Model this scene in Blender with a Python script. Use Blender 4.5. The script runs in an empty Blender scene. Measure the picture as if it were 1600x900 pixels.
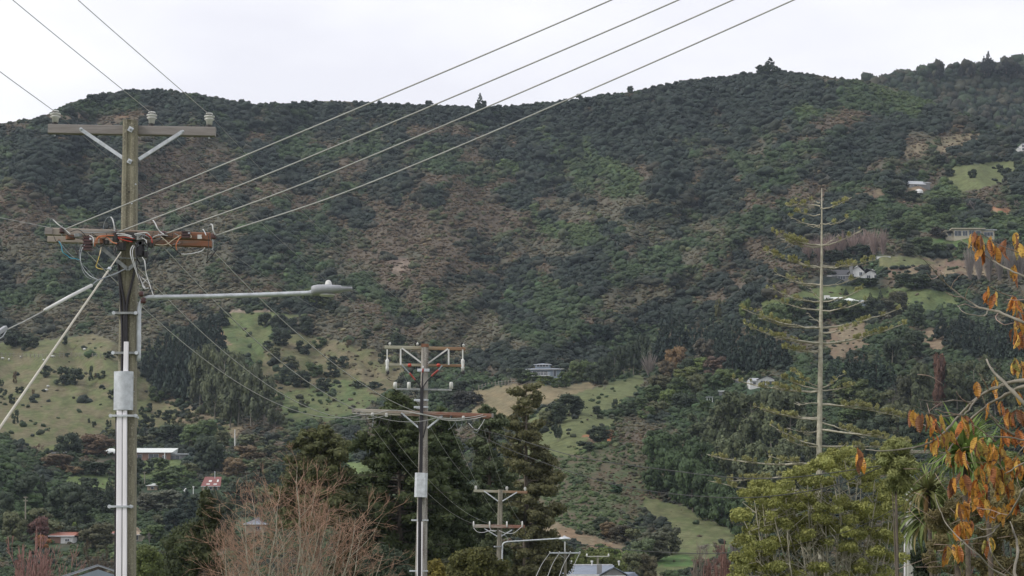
import bpy, bmesh, math, random
import numpy as np
from mathutils import Vector, Matrix

# ------------------------------------------------------------------ camera, world, sun, exposure
SC = bpy.context.scene
COL = SC.collection
F = 3200.0
EYE = Vector((0, 0, 5.0))
PITCH = math.atan(430 / F)
cam_d = bpy.data.cameras.new("camera")
cam = bpy.data.objects.new("camera", cam_d)
COL.objects.link(cam)
cam.location = EYE
cam.rotation_euler = (math.radians(90) + PITCH, 0, 0)
cam_d.sensor_width = 36
cam_d.lens = F / 1600 * 36
cam_d.clip_end = 12000
SC.camera = cam

SUN_EL, SUN_AZ = math.radians(38), math.radians(252)     # azimuth clockwise from +Y: light from behind-left
W = bpy.data.worlds.new("World"); SC.world = W; W.use_nodes = True
wn, wl = W.node_tree.nodes, W.node_tree.links
wn.clear()
wo = wn.new('ShaderNodeOutputWorld'); bg = wn.new('ShaderNodeBackground')
sky = wn.new('ShaderNodeTexSky'); sky.sky_type = 'NISHITA'; sky.sun_disc = False
sky.sun_elevation = SUN_EL; sky.sun_rotation = SUN_AZ
tc = wn.new('ShaderNodeTexCoord'); mp = wn.new('ShaderNodeMapping'); mp.inputs['Scale'].default_value = (3, 3, 7)
nz = wn.new('ShaderNodeTexNoise'); nz.inputs['Scale'].default_value = 1.3; nz.inputs['Detail'].default_value = 5
cr = wn.new('ShaderNodeValToRGB')
cr.color_ramp.elements[0].position = .40; cr.color_ramp.elements[0].color = (.765, .765, .825, 1)
cr.color_ramp.elements[1].position = .60; cr.color_ramp.elements[1].color = (.90, .90, .93, 1)
mul = wn.new('ShaderNodeMixRGB'); mul.blend_type = 'MULTIPLY'; mul.inputs[0].default_value = 1; mul.inputs[2].default_value = (11.6, 11.6, 11.6, 1)
mix = wn.new('ShaderNodeMixRGB'); mix.inputs[0].default_value = .94
wl.new(tc.outputs['Generated'], mp.inputs[0]); wl.new(mp.outputs[0], nz.inputs[0]); wl.new(nz.outputs[0], cr.inputs[0])
wl.new(cr.outputs[0], mul.inputs[1]); wl.new(sky.outputs[0], mix.inputs[1]); wl.new(mul.outputs[0], mix.inputs[2])
wl.new(mix.outputs[0], bg.inputs[0]); bg.inputs[1].default_value = .1
wl.new(bg.outputs[0], wo.inputs[0])
sd = bpy.data.lights.new("sun", 'SUN'); sd.energy = 2.0; sd.angle = math.radians(11); sd.color = (1, .96, .9)
so = bpy.data.objects.new("sun", sd); COL.objects.link(so)
_sv = Vector((math.sin(SUN_AZ) * math.cos(SUN_EL), math.cos(SUN_AZ) * math.cos(SUN_EL), math.sin(SUN_EL)))
so.rotation_euler = _sv.to_track_quat('Z', 'Y').to_euler()
SC.view_settings.view_transform = 'Standard'; SC.view_settings.look = 'None'
SC.view_settings.exposure = .12; SC.view_settings.gamma = 1
SC.render.engine = 'CYCLES'
SC.cycles.use_denoising = True
SC.cycles.max_bounces = 5; SC.cycles.diffuse_bounces = 2; SC.cycles.transparent_max_bounces = 6
SC.cycles.volume_bounces = 0

# ------------------------------------------------------------------ basic helpers
rnd = random.Random(5)
R = np.random.RandomState(11)
_ct, _st = math.cos(PITCH), math.sin(PITCH)

def P(px, py, Y):
    """the point at photo pixel (px, py) at world distance Y"""
    u = (450 - py) / F; x = (px - 800) / F
    t = Y / (_ct - u * _st)
    return Vector((t * x, Y, EYE.z + t * (u * _ct + _st)))

def Pn(px, py, Y):
    px, py, Y = [np.asarray(a, float) for a in (px, py, Y)]
    u = (450 - py) / F; x = (px - 800) / F
    t = Y / (_ct - u * _st)
    return np.stack([t * x, Y + 0 * t, EYE.z + t * (u * _ct + _st)], -1)

def pyz(z, Y):            # photo row of height z at distance Y
    k = (z - EYE.z) / Y
    return 450 - F * (k * _ct - _st) / (_ct + k * _st)

def tag(o, label=None, cat=None, group=None, kind=None):
    if label: o['label'] = label
    if cat: o['category'] = cat
    if group: o['group'] = group
    if kind: o['kind'] = kind
    return o

def empty(name, loc, label, cat, group=None, rz=0):
    o = bpy.data.objects.new(name, None); COL.objects.link(o)
    o.location = loc; o.rotation_euler = (0, 0, rz); o.empty_display_size = .2
    return tag(o, label, cat, group)

def mk(name, verts, faces, mat=None, fattr=None, smooth=False):
    """mesh from arrays; faces = (m,3) or (m,4) array or list of such arrays"""
    me = bpy.data.meshes.new(name)
    v = np.asarray(verts, np.float32).reshape(-1, 3)
    if isinstance(faces, np.ndarray): faces = [faces]
    faces = [np.asarray(f, np.int32) for f in faces if len(f)]
    nl = sum(f.size for f in faces); nf = sum(len(f) for f in faces)
    me.vertices.add(len(v)); me.vertices.foreach_set('co', v.ravel())
    me.loops.add(nl); me.polygons.add(nf)
    me.loops.foreach_set('vertex_index', np.concatenate([f.ravel() for f in faces]))
    tot = np.concatenate([np.full(len(f), f.shape[1], np.int32) for f in faces])
    st = np.concatenate([[0], np.cumsum(tot)[:-1]]).astype(np.int32)
    me.polygons.foreach_set('loop_start', st)
    me.polygons.foreach_set('loop_total', tot)
    if fattr is not None:
        a = me.attributes.new('v', 'FLOAT', 'FACE'); a.data.foreach_set('value', np.asarray(fattr, np.float32))
    if smooth: me.polygons.foreach_set('use_smooth', np.ones(nf, bool))
    me.update(calc_edges=True)
    if mat: me.materials.append(mat)
    return me

def wloc(o):
    l = Vector((0, 0, 0))
    while o is not None: l += o.location; o = o.parent
    return l

class MB:
    """collects simple solids in world coordinates, then links them as ONE object"""
    def __init__(s): s.v = []; s.f = []
    def add(s, vs, fs):
        n = len(s.v); s.v += [tuple(v) for v in vs]; s.f += [[n + i for i in f] for f in fs]; return s
    def box(s, c, size, M=None):
        c = Vector(c); hx, hy, hz = [a / 2 for a in size]
        vs = [Vector((x, y, z)) for x in (-hx, hx) for y in (-hy, hy) for z in (-hz, hz)]
        if M is not None: vs = [M @ v for v in vs]
        return s.add([c + v for v in vs], [(0, 1, 3, 2), (4, 6, 7, 5), (0, 4, 5, 1), (2, 3, 7, 6), (0, 2, 6, 4), (1, 5, 7, 3)])
    def beam(s, a, b, w, h, up=(0, 0, 1), taper=1, ch=.12):
        """chamfered rectangular bar from a to b; w across, h along up"""
        a, b = Vector(a), Vector(b); d = (b - a).normalized(); up = Vector(up)
        x = d.cross(up).normalized(); y = x.cross(d).normalized()
        vs = []
        for p, k in ((a, 1), (b, taper)):
            c = min(w, h) * ch
            for sx, sy in ((w/2-c, h/2), (w/2, h/2-c), (w/2, -h/2+c), (w/2-c, -h/2), (-w/2+c, -h/2), (-w/2, -h/2+c), (-w/2, h/2-c), (-w/2+c, h/2)):
                vs.append(p + x * sx * k + y * sy * k)
        fs = [(i, (i+1) % 8, 8+(i+1) % 8, 8+i) for i in range(8)] + [tuple(range(7, -1, -1)), tuple(range(8, 16))]
        return s.add(vs, fs)
    def tube(s, pts, r, n=6, cap=True):
        pts = [Vector(p) for p in pts]; m = len(pts)
        rr = r if isinstance(r, (list, tuple)) else [r] * m
        t = [(pts[min(i+1, m-1)] - pts[max(i-1, 0)]).normalized() for i in range(m)]
        u = t[0].orthogonal().normalized(); vs = []
        for i in range(m):
            u = (u - t[i] * u.dot(t[i]))
            u = u.normalized() if u.length > 1e-6 else t[i].orthogonal().normalized()
            w = t[i].cross(u)
            for k in range(n):
                a = 2 * math.pi * k / n
                vs.append(pts[i] + (u * math.cos(a) + w * math.sin(a)) * rr[i])
        fs = [(i*n+k, i*n+(k+1) % n, (i+1)*n+(k+1) % n, (i+1)*n+k) for i in range(m-1) for k in range(n)]
        if cap: fs += [tuple(range(n-1, -1, -1)), tuple(range((m-1)*n, m*n))]
        return s.add(vs, fs)
    def lathe(s, base, prof, axis=(0, 0, 1), n=10):
        """prof = [(radius, height)] from base along axis"""
        ax = Vector(axis).normalized(); base = Vector(base); u = ax.orthogonal().normalized(); w = ax.cross(u)
        vs = [base + ax * h + (u * math.cos(2*math.pi*k/n) + w * math.sin(2*math.pi*k/n)) * r for r, h in prof for k in range(n)]
        m = len(prof)
        fs = [(i*n+k, i*n+(k+1) % n, (i+1)*n+(k+1) % n, (i+1)*n+k) for i in range(m-1) for k in range(n)]
        fs += [tuple(range(n-1, -1, -1)), tuple(range((m-1)*n, m*n))]
        return s.add(vs, fs)
    def build(s, name, mat, parent=None, smooth=False, label=None):
        o0 = wloc(parent) if parent is not None else Vector((0, 0, 0))
        me = bpy.data.meshes.new(name)
        me.from_pydata([tuple(Vector(v) - o0) for v in s.v], [], s.f); me.update()
        if smooth: me.shade_smooth()
        me.materials.append(mat)
        o = bpy.data.objects.new(name, me); COL.objects.link(o); o.parent = parent
        if label: o['label'] = label
        return o

def cr_spline(pts, k=5):
    pts = [Vector(p) for p in pts]
    if len(pts) < 3: return pts
    out = []; q = [pts[0]*2 - pts[1]] + pts + [pts[-1]*2 - pts[-2]]
    for i in range(1, len(q)-2):
        for j in range(k):
            t = j / k; a, b, c, d = q[i-1:i+3]
            out.append(.5*((2*b) + (c-a)*t + (2*a-5*b+4*c-d)*t*t + (3*b-a-3*c+d)*t**3))
    return out + [pts[-1]]

def segs_mesh(S, n=3):
    """prisms for an array of segments (x0,y0,z0,x1,y1,z1,r0,r1)"""
    S = np.asarray(S, float); m = len(S)
    a, b = S[:, :3], S[:, 3:6]; d = b - a; L = np.linalg.norm(d, axis=1, keepdims=True) + 1e-9; d = d / L
    ref = np.where(np.abs(d[:, 2:3]) > .9, [[1., 0, 0]], [[0, 0, 1.]])
    u = np.cross(d, ref); u /= np.linalg.norm(u, axis=1, keepdims=True); w = np.cross(d, u)
    V = np.zeros((m, 2*n, 3))
    for k in range(n):
        c, s_ = math.cos(2*math.pi*k/n), math.sin(2*math.pi*k/n); o = u*c + w*s_
        V[:, k] = a + o * S[:, 6:7]; V[:, n+k] = b + o * S[:, 7:8]
    base = (np.arange(m) * 2*n)[:, None]
    Fc = np.concatenate([base + np.array([[k, (k+1) % n, n+(k+1) % n, n+k]]) for k in range(n)])
    return V.reshape(-1, 3), Fc

def _hash(ix, iy, s):
    h = (ix.astype(np.int64) * 374761393 + iy.astype(np.int64) * 668265263 + s * 1442695041) & 0xffffffff
    h = ((h ^ (h >> 13)) * 1274126177) & 0xffffffff
    return ((h ^ (h >> 16)) & 0xffff) / 65535.0
def vnoise(x, y, s=0):
    ix, iy = np.floor(x), np.floor(y); fx, fy = x - ix, y - iy
    fx = fx*fx*(3-2*fx); fy = fy*fy*(3-2*fy)
    a, b = _hash(ix, iy, s), _hash(ix+1, iy, s); c, d = _hash(ix, iy+1, s), _hash(ix+1, iy+1, s)
    return (a*(1-fx)+b*fx)*(1-fy) + (c*(1-fx)+d*fx)*fy
def fbm(x, y, s=0, o=4):
    r = 0; a = .5; t = 0
    for i in range(o):
        r = r + a * vnoise(x, y, s+i*7); t += a; a *= .55; x = x*2.03+3.1; y = y*2.03+1.7
    return r / t

# ------------------------------------------------------------------ materials
def nodes(m):
    m.use_nodes = True; nt = m.node_tree; return nt, nt.nodes['Principled BSDF']
def mat(name, col, rough=.7, metal=0, var=.25, scale=6., bump=0., col2=None, streak=None, thr=(.35, .65)):
    """base colour broken up by noise: col -> col2 (default darker)"""
    m = bpy.data.materials.new(name); nt, b = nodes(m); N, L = nt.nodes, nt.links
    b.inputs['Roughness'].default_value = rough; b.inputs['Metallic'].default_value = metal
    t = N.new('ShaderNodeTexCoord'); mp_ = N.new('ShaderNodeMapping')
    mp_.inputs['Scale'].default_value = streak or (1, 1, 1)
    n = N.new('ShaderNodeTexNoise'); n.inputs['Scale'].default_value = scale; n.inputs['Detail'].default_value = 6; n.inputs['Roughness'].default_value = .65
    r = N.new('ShaderNodeValToRGB')
    c2 = col2 or tuple(c * (1 - var) for c in col)
    c1 = col if col2 else tuple(min(1, c * (1 + var)) for c in col)
    r.color_ramp.elements[0].position = thr[0]; r.color_ramp.elements[0].color = (*c2, 1)
    r.color_ramp.elements[1].position = thr[1]; r.color_ramp.elements[1].color = (*c1, 1)
    L.new(t.outputs['Object'], mp_.inputs[0]); L.new(mp_.outputs[0], n.inputs[0]); L.new(n.outputs[0], r.inputs[0]); L.new(r.outputs[0], b.inputs['Base Color'])
    if bump:
        bp = N.new('ShaderNodeBump'); bp.inputs['Strength'].default_value = bump; bp.inputs['Distance'].default_value = .02
        L.new(n.outputs[0], bp.inputs['Height']); L.new(bp.outputs[0], b.inputs['Normal'])
    return m

def leafmat(name, mode='object', col=(1, 1, 1), lo=.55, hi=1.35, transl=.0, rough=.75, warm=(1.25, 1.05, .7)):
    """colour from the object (or the instancer attribute 'tint'), varied face by face"""
    m = bpy.data.materials.new(name); nt, b = nodes(m); N, L = nt.nodes, nt.links
    b.inputs['Roughness'].default_value = rough; b.inputs['Specular IOR Level'].default_value = .25
    if mode == 'object': src = N.new('ShaderNodeObjectInfo').outputs['Color']
    elif mode == 'inst':
        a0 = N.new('ShaderNodeAttribute'); a0.attribute_type = 'INSTANCER'; a0.attribute_name = 'tint'; src = a0.outputs['Color']
    else:
        rg = N.new('ShaderNodeRGB'); rg.outputs[0].default_value = (*col, 1); src = rg.outputs[0]
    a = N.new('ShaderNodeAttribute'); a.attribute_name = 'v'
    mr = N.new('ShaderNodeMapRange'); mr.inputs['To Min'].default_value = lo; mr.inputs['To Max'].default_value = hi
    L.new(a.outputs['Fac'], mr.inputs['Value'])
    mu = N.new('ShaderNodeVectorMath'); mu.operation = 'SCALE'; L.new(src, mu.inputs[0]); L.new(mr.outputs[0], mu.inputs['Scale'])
    # a warm or cool shift that wanders through the crown
    t = N.new('ShaderNodeTexCoord'); n = N.new('ShaderNodeTexNoise'); n.inputs['Scale'].default_value = 3.0
    L.new(t.outputs['Object'], n.inputs[0])
    mx = N.new('ShaderNodeMixRGB'); mx.blend_type = 'MULTIPLY'; mx.inputs[2].default_value = (*warm, 1)
    L.new(n.outputs[0], mx.inputs[0]); L.new(mu.outputs[0], mx.inputs[1]); L.new(mx.outputs[0], b.inputs['Base Color'])
    if transl:
        tr = N.new('ShaderNodeBsdfTranslucent'); L.new(mx.outputs[0], tr.inputs[0])
        ms = N.new('ShaderNodeMixShader'); ms.inputs[0].default_value = transl
        out = N['Material Output']; L.new(b.outputs[0], ms.inputs[1]); L.new(tr.outputs[0], ms.inputs[2]); L.new(ms.outputs[0], out.inputs[0])
    return m

M = {}
M['leaf'] = leafmat('foliage')
M['cover'] = leafmat('bush_foliage', 'inst', lo=.65, hi=1.3)
M['leaf_near'] = leafmat('near_foliage', 'object', transl=.25, lo=.5, hi=1.5)
M['bark'] = mat('bark', (.11, .09, .07), .9, scale=9, var=.4, streak=(1, 1, .2))
M['bark_pale'] = mat('pale_bark', (.30, .27, .22), .9, scale=5, var=.4, streak=(1, 1, .3), col2=(.13, .12, .09))
M['limb'] = mat('pale_limb_bark', (.46, .43, .34), .9, scale=4, col2=(.26, .24, .18))
M['twig'] = leafmat('twig_bark', 'object', warm=(1, 1, 1))
M['white'] = mat('white_paint', (.62, .62, .60), .5, scale=3, var=.12)
M['galv'] = mat('galvanised_steel', (.52, .545, .57), .45, .35, scale=8, var=.18)
M['galv_dull'] = mat('dull_galvanised_steel', (.26, .27, .27), .6, .2, scale=10, var=.3)
M['dark_metal'] = mat('dark_metal', (.035, .033, .033), .6, scale=14, var=.4)
M['rust'] = mat('rusty_steel', (.16, .075, .045), .85, scale=12, var=.5)
M['black'] = mat('black_rubber', (.016, .014, .018), .5, var=.3)
M['porc'] = mat('porcelain', (.58, .58, .55), .35, scale=5, var=.2)
M['porc_brown'] = mat('brown_porcelain', (.07, .028, .028), .35, scale=8, var=.35)
M['pvc'] = mat('pale_plastic_conduit', (.80, .775, .80), .5, scale=2.5, var=.10, streak=(3, 3, .4))
M['pvc_grey'] = mat('grey_plastic', (.33, .34, .36), .55, scale=3, var=.15, streak=(2, 2, .5))

def pole_mat(name, a, b_, c, scale=9):
    m = bpy.data.materials.new(name); nt, bs = nodes(m); N, L = nt.nodes, nt.links
    bs.inputs['Roughness'].default_value = .9
    t = N.new('ShaderNodeTexCoord'); mp_ = N.new('ShaderNodeMapping'); mp_.inputs['Scale'].default_value = (1.6, 1.6, .22)
    n1 = N.new('ShaderNodeTexNoise'); n1.inputs['Scale'].default_value = scale; n1.inputs['Detail'].default_value = 8
    n2 = N.new('ShaderNodeTexNoise'); n2.inputs['Scale'].default_value = 42; n2.inputs['Detail'].default_value = 3
    L.new(t.outputs['Object'], mp_.inputs[0]); L.new(mp_.outputs[0], n1.inputs[0]); L.new(t.outputs['Object'], n2.inputs[0])
    r = N.new('ShaderNodeValToRGB'); e = r.color_ramp.elements
    e[0].position = .33; e[0].color = (*b_, 1); e[1].position = .62; e[1].color = (*a, 1)
    r2 = N.new('ShaderNodeValToRGB'); e = r2.color_ramp.elements
    e[0].position = .50; e[0].color = (0, 0, 0, 1); e[1].position = .72; e[1].color = (1, 1, 1, 1)
    mx = N.new('ShaderNodeMixRGB'); mx.inputs[2].default_value = (*c, 1)
    L.new(n1.outputs[0], r.inputs[0]); L.new(n2.outputs[0], r2.inputs[0]); L.new(r2.outputs[0], mx.inputs[0]); L.new(r.outputs[0], mx.inputs[1])
    L.new(mx.outputs[0], bs.inputs['Base Color'])
    bp = N.new('ShaderNodeBump'); bp.inputs['Strength'].default_value = .5; bp.inputs['Distance'].default_value = .01
    L.new(n2.outputs[0], bp.inputs['Height']); L.new(bp.outputs[0], bs.inputs['Normal'])
    return m
M['pole1'] = pole_mat('weathered_concrete_pole', (.22, .205, .145), (.125, .115, .085), (.31, .29, .22))
M['pole2'] = pole_mat('flaking_painted_pole', (.33, .31, .28), (.10, .08, .065), (.46, .44, .41), 5)
M['pole3'] = pole_mat('grey_timber_pole', (.24, .22, .175), (.13, .12, .09), (.30, .28, .23))
M['pole5'] = pole_mat('pale_concrete_pole', (.42, .42, .37), (.28, .28, .24), (.50, .5, .45))
M['arm'] = mat('weathered_grey_timber', (.27, .25, .235), .9, scale=7, col2=(.20, .18, .168), streak=(.3, 2, 3), bump=.4)

def armmat(name, x0, x1, ca, cb, cc):
    """old timber arm: bleached grey towards one end, stained rust red towards the other (object X), with flaking patches"""
    m = bpy.data.materials.new(name); nt, bs = nodes(m); N, L = nt.nodes, nt.links
    bs.inputs['Roughness'].default_value = .85
    t = N.new('ShaderNodeTexCoord'); sp = N.new('ShaderNodeSeparateXYZ'); mr = N.new('ShaderNodeMapRange')
    mr.inputs['From Min'].default_value = x0; mr.inputs['From Max'].default_value = x1
    mp_ = N.new('ShaderNodeMapping'); mp_.inputs['Scale'].default_value = (.5, 3, 5)
    n = N.new('ShaderNodeTexNoise'); n.inputs['Scale'].default_value = 6; n.inputs['Detail'].default_value = 7; n.inputs['Roughness'].default_value = .7
    L.new(t.outputs['Object'], sp.inputs[0]); L.new(sp.outputs[0], mr.inputs[0]); L.new(t.outputs['Object'], mp_.inputs[0]); L.new(mp_.outputs[0], n.inputs[0])
    ad = N.new('ShaderNodeMath'); ad.operation = 'MULTIPLY_ADD'; L.new(n.outputs[0], ad.inputs[0]); ad.inputs[1].default_value = 1.6
    sb = N.new('ShaderNodeMath'); sb.operation = 'SUBTRACT'; L.new(mr.outputs[0], sb.inputs[0]); sb.inputs[1].default_value = .8; L.new(sb.outputs[0], ad.inputs[2])
    r = N.new('ShaderNodeValToRGB'); e = r.color_ramp.elements
    e[0].position = .25; e[0].color = (*ca, 1); e[1].position = .7; e[1].color = (*cb, 1)
    k = r.color_ramp.elements.new(.95); k.color = (*cc, 1)
    L.new(ad.outputs[0], r.inputs[0]); L.new(r.outputs[0], bs.inputs['Base Color'])
    return m
def plain(name, c, rough=.6):
    m = bpy.data.materials.new(name); nt, b = nodes(m)
    N, L = nt.nodes, nt.links
    n = N.new('ShaderNodeTexNoise'); n.inputs['Scale'].default_value = 20
    r = N.new('ShaderNodeValToRGB'); r.color_ramp.elements[0].color = (*[x*.75 for x in c], 1); r.color_ramp.elements[1].color = (*[min(1, x*1.2) for x in c], 1)
    L.new(n.outputs[0], r.inputs[0]); L.new(r.outputs[0], b.inputs['Base Color']); b.inputs['Roughness'].default_value = rough
    return m
for k, c in dict(w_white=(.62, .62, .62), w_grey=(.25, .27, .29), w_blue=(.05, .35, .5), w_yellow=(.6, .45, .12), w_orange=(.6, .2, .09),
                 w_red=(.42, .05, .03), w_cream=(.5, .44, .33), line=(.36, .36, .34), line_thin=(.20, .20, .19), line_dark=(.03, .03, .028), stay=(.52, .49, .42), tape=(.30, .05, .04)).items():
    M[k] = plain({'w_': 'insulated_wire_'}.get(k[:2], '') + k, c)
M['glass'] = mat('window_glass', (.05, .06, .07), .12, scale=1, var=.4)

# ------------------------------------------------------------------ terrain (the valley side)
CP = {-500: [(900, 330), (780, 470), (660, 620), (540, 750), (350, 960), (230, 1080)],
      0: [(900, 330), (850, 400), (780, 470), (700, 560), (660, 620), (600, 690), (540, 750), (450, 850), (350, 960), (250, 1070), (185, 1130)],
      225: [(900, 330), (840, 420), (760, 530), (710, 590), (660, 650), (600, 700), (520, 770), (430, 880), (300, 1020), (200, 1130), (135, 1200)],
      450: [(900, 330), (820, 440), (740, 540), (680, 600), (620, 680), (540, 770), (450, 860), (350, 960), (250, 1070), (155, 1180)],
      650: [(900, 330), (800, 450), (700, 560), (600, 700), (520, 790), (400, 930), (300, 1040), (200, 1140), (158, 1190)],
      850: [(900, 300), (820, 350), (740, 420), (660, 500), (600, 580), (570, 670), (500, 790), (400, 920), (300, 1040), (200, 1150), (155, 1200)],
      1000: [(900, 300), (820, 370), (740, 430), (680, 480), (620, 560), (585, 630), (550, 730), (450, 850), (350, 960), (250, 1070), (130, 1200)],
      1200: [(900, 300), (820, 380), (740, 430), (680, 480), (620, 530), (590, 560), (520, 640), (450, 720), (380, 800), (300, 900), (200, 1040), (110, 1180)],
      1400: [(900, 280), (800, 380), (700, 460), (600, 540), (520, 620), (470, 680), (420, 730), (360, 800), (290, 880), (200, 1010), (130, 1130)],
      1600: [(900, 280), (700, 450), (600, 530), (500, 640), (400, 740), (350, 790), (270, 880), (200, 980), (165, 1050)],
      2100: [(900, 280), (700, 450), (500, 640), (350, 790), (250, 900), (200, 980)]}
cp = np.array([(x, y, d) for x, l in CP.items() for y, d in l], float)
_A = cp[:, :2] * [.55, 1.]
_K = np.linalg.norm(_A[:, None] - _A[None], axis=-1)
_B = np.c_[np.ones(len(_A)), _A]
_S = np.linalg.solve(np.block([[_K, _B], [_B.T, np.zeros((3, 3))]]), np.r_[cp[:, 2], 0, 0, 0])
def rawY(px, py):
    q = np.stack([px * .55, py], -1); k = np.zeros(px.shape)
    for i in range(len(_A)): k += _S[i] * np.hypot(q[..., 0]-_A[i, 0], q[..., 1]-_A[i, 1])
    return k + _S[-3] + _S[-2]*q[..., 0] + _S[-1]*q[..., 1]
SKX = [-500, -200, 0, 30, 60, 85, 110, 150, 200, 240, 300, 340, 400, 450, 520, 600, 680, 740, 800, 850, 900, 960, 1020, 1080, 1140, 1200, 1240, 1300, 1360, 1400, 1440, 1500, 1540, 1600, 2100]
SKY = [250, 215, 193, 188, 186, 174, 161, 149, 142, 140, 147, 154, 164, 161, 158, 162, 165, 169, 166, 161, 156, 147, 137, 125, 119, 112, 114, 121, 128, 139, 153, 176, 190, 205, 260]
gx = np.arange(-500, 2101, 3.2)
NR = 256
tt = np.linspace(0, 1, NR)
sky_row = np.interp(gx, SKX, SKY) + 2.5 * (fbm(gx/22, gx*0+3, 5) - .5)
GPX = np.repeat(gx[:, None], NR, 1)
GPY = 905 + (sky_row[:, None] - 905) * tt[None]
GY = rawY(GPX, GPY)
rel = (fbm(GPX/170 + GPY/400, GPY/230, 3) - .5)*.13 + (np.abs(fbm(GPX/95 - GPY/150, GPY/140, 9, 3) - .5))*-.07
GY = GY * (1 + rel * np.clip((800-GPY)/250, 0, 1))
# gullies cut back into the hill, spurs stand out: (polyline in photo position, half width, metres)
FOLDS = [([(905, 215), (860, 320), (790, 430), (720, 540), (690, 600)], 34, 34), ([(440, 235), (520, 360), (610, 470), (690, 570)], 30, 26), ([(1330, 240), (1240, 340), (1130, 440), (1010, 520), (900, 570)], 34, 34), ([(150, 190), (120, 300), (190, 420), (300, 480)], 32, 24),
         ([(680, 220), (700, 330), (660, 430), (680, 500)], 42, -26), ([(300, 190), (360, 320), (450, 450), (560, 540)], 40, -22), ([(1050, 170), (1030, 300), (940, 430), (830, 530)], 44, -28), ([(1420, 160), (1370, 260), (1290, 380), (1170, 480)], 36, -22), ([(1120, 160), (1150, 260), (1090, 350)], 26, 20), ([(40, 260), (30, 380), (90, 480)], 34, -18), ([(560, 190), (590, 280), (560, 380)], 24, 16)]
def near_line(px, py, pl):
    d = np.full(px.shape, 1e9)
    for (x1, y1), (x2, y2) in zip(pl[:-1], pl[1:]):
        dx, dy = x2-x1, y2-y1; t = np.clip(((px-x1)*dx+(py-y1)*dy)/(dx*dx+dy*dy), 0, 1); d = np.minimum(d, np.hypot(px-x1-t*dx, py-y1-t*dy))
    return d
_wx = GPX + 40*(fbm(GPX/60, GPY/60, 101)-.5); _wy = GPY + 30*(fbm(GPX/60, GPY/60, 111)-.5)
for pl_, hw_, am_ in FOLDS: GY = GY + am_*np.exp(-(near_line(_wx, _wy, pl_)/hw_)**1.6)
for j in range(1, NR):                                          # always climbing away from the valley
    GY[:, j] = np.maximum(GY[:, j], GY[:, j-1] + .55)
def surfY(px, py):
    fx = (np.asarray(px, float) - gx[0]) / 3.2; fx = np.clip(fx, 0, len(gx)-1.001)
    ix = fx.astype(int); a = fx - ix
    sk = sky_row[ix]*(1-a) + sky_row[ix+1]*a
    fy = np.clip((np.asarray(py, float) - 905) / (sk - 905), 0, .9999) * (NR-1); iy = np.minimum(fy.astype(int), NR-2); b = fy - iy
    return (GY[ix, iy]*(1-a)+GY[ix+1, iy]*a)*(1-b) + (GY[ix, iy+1]*(1-a)+GY[ix+1, iy+1]*a)*b
def S1(px, py): return float(surfY(np.array([px]), np.array([py]))[0])

def inpoly(px, py, poly):
    r = np.zeros(np.shape(px), bool); n = len(poly)
    for i in range(n):
        (x1, y1), (x2, y2) = poly[i], poly[(i+1) % n]
        if y1 == y2: continue
        c = ((y1 > py) != (y2 > py)) & (px < (x2-x1)*(py-y1)/(y2-y1)+x1)
        r ^= c
    return r
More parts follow.
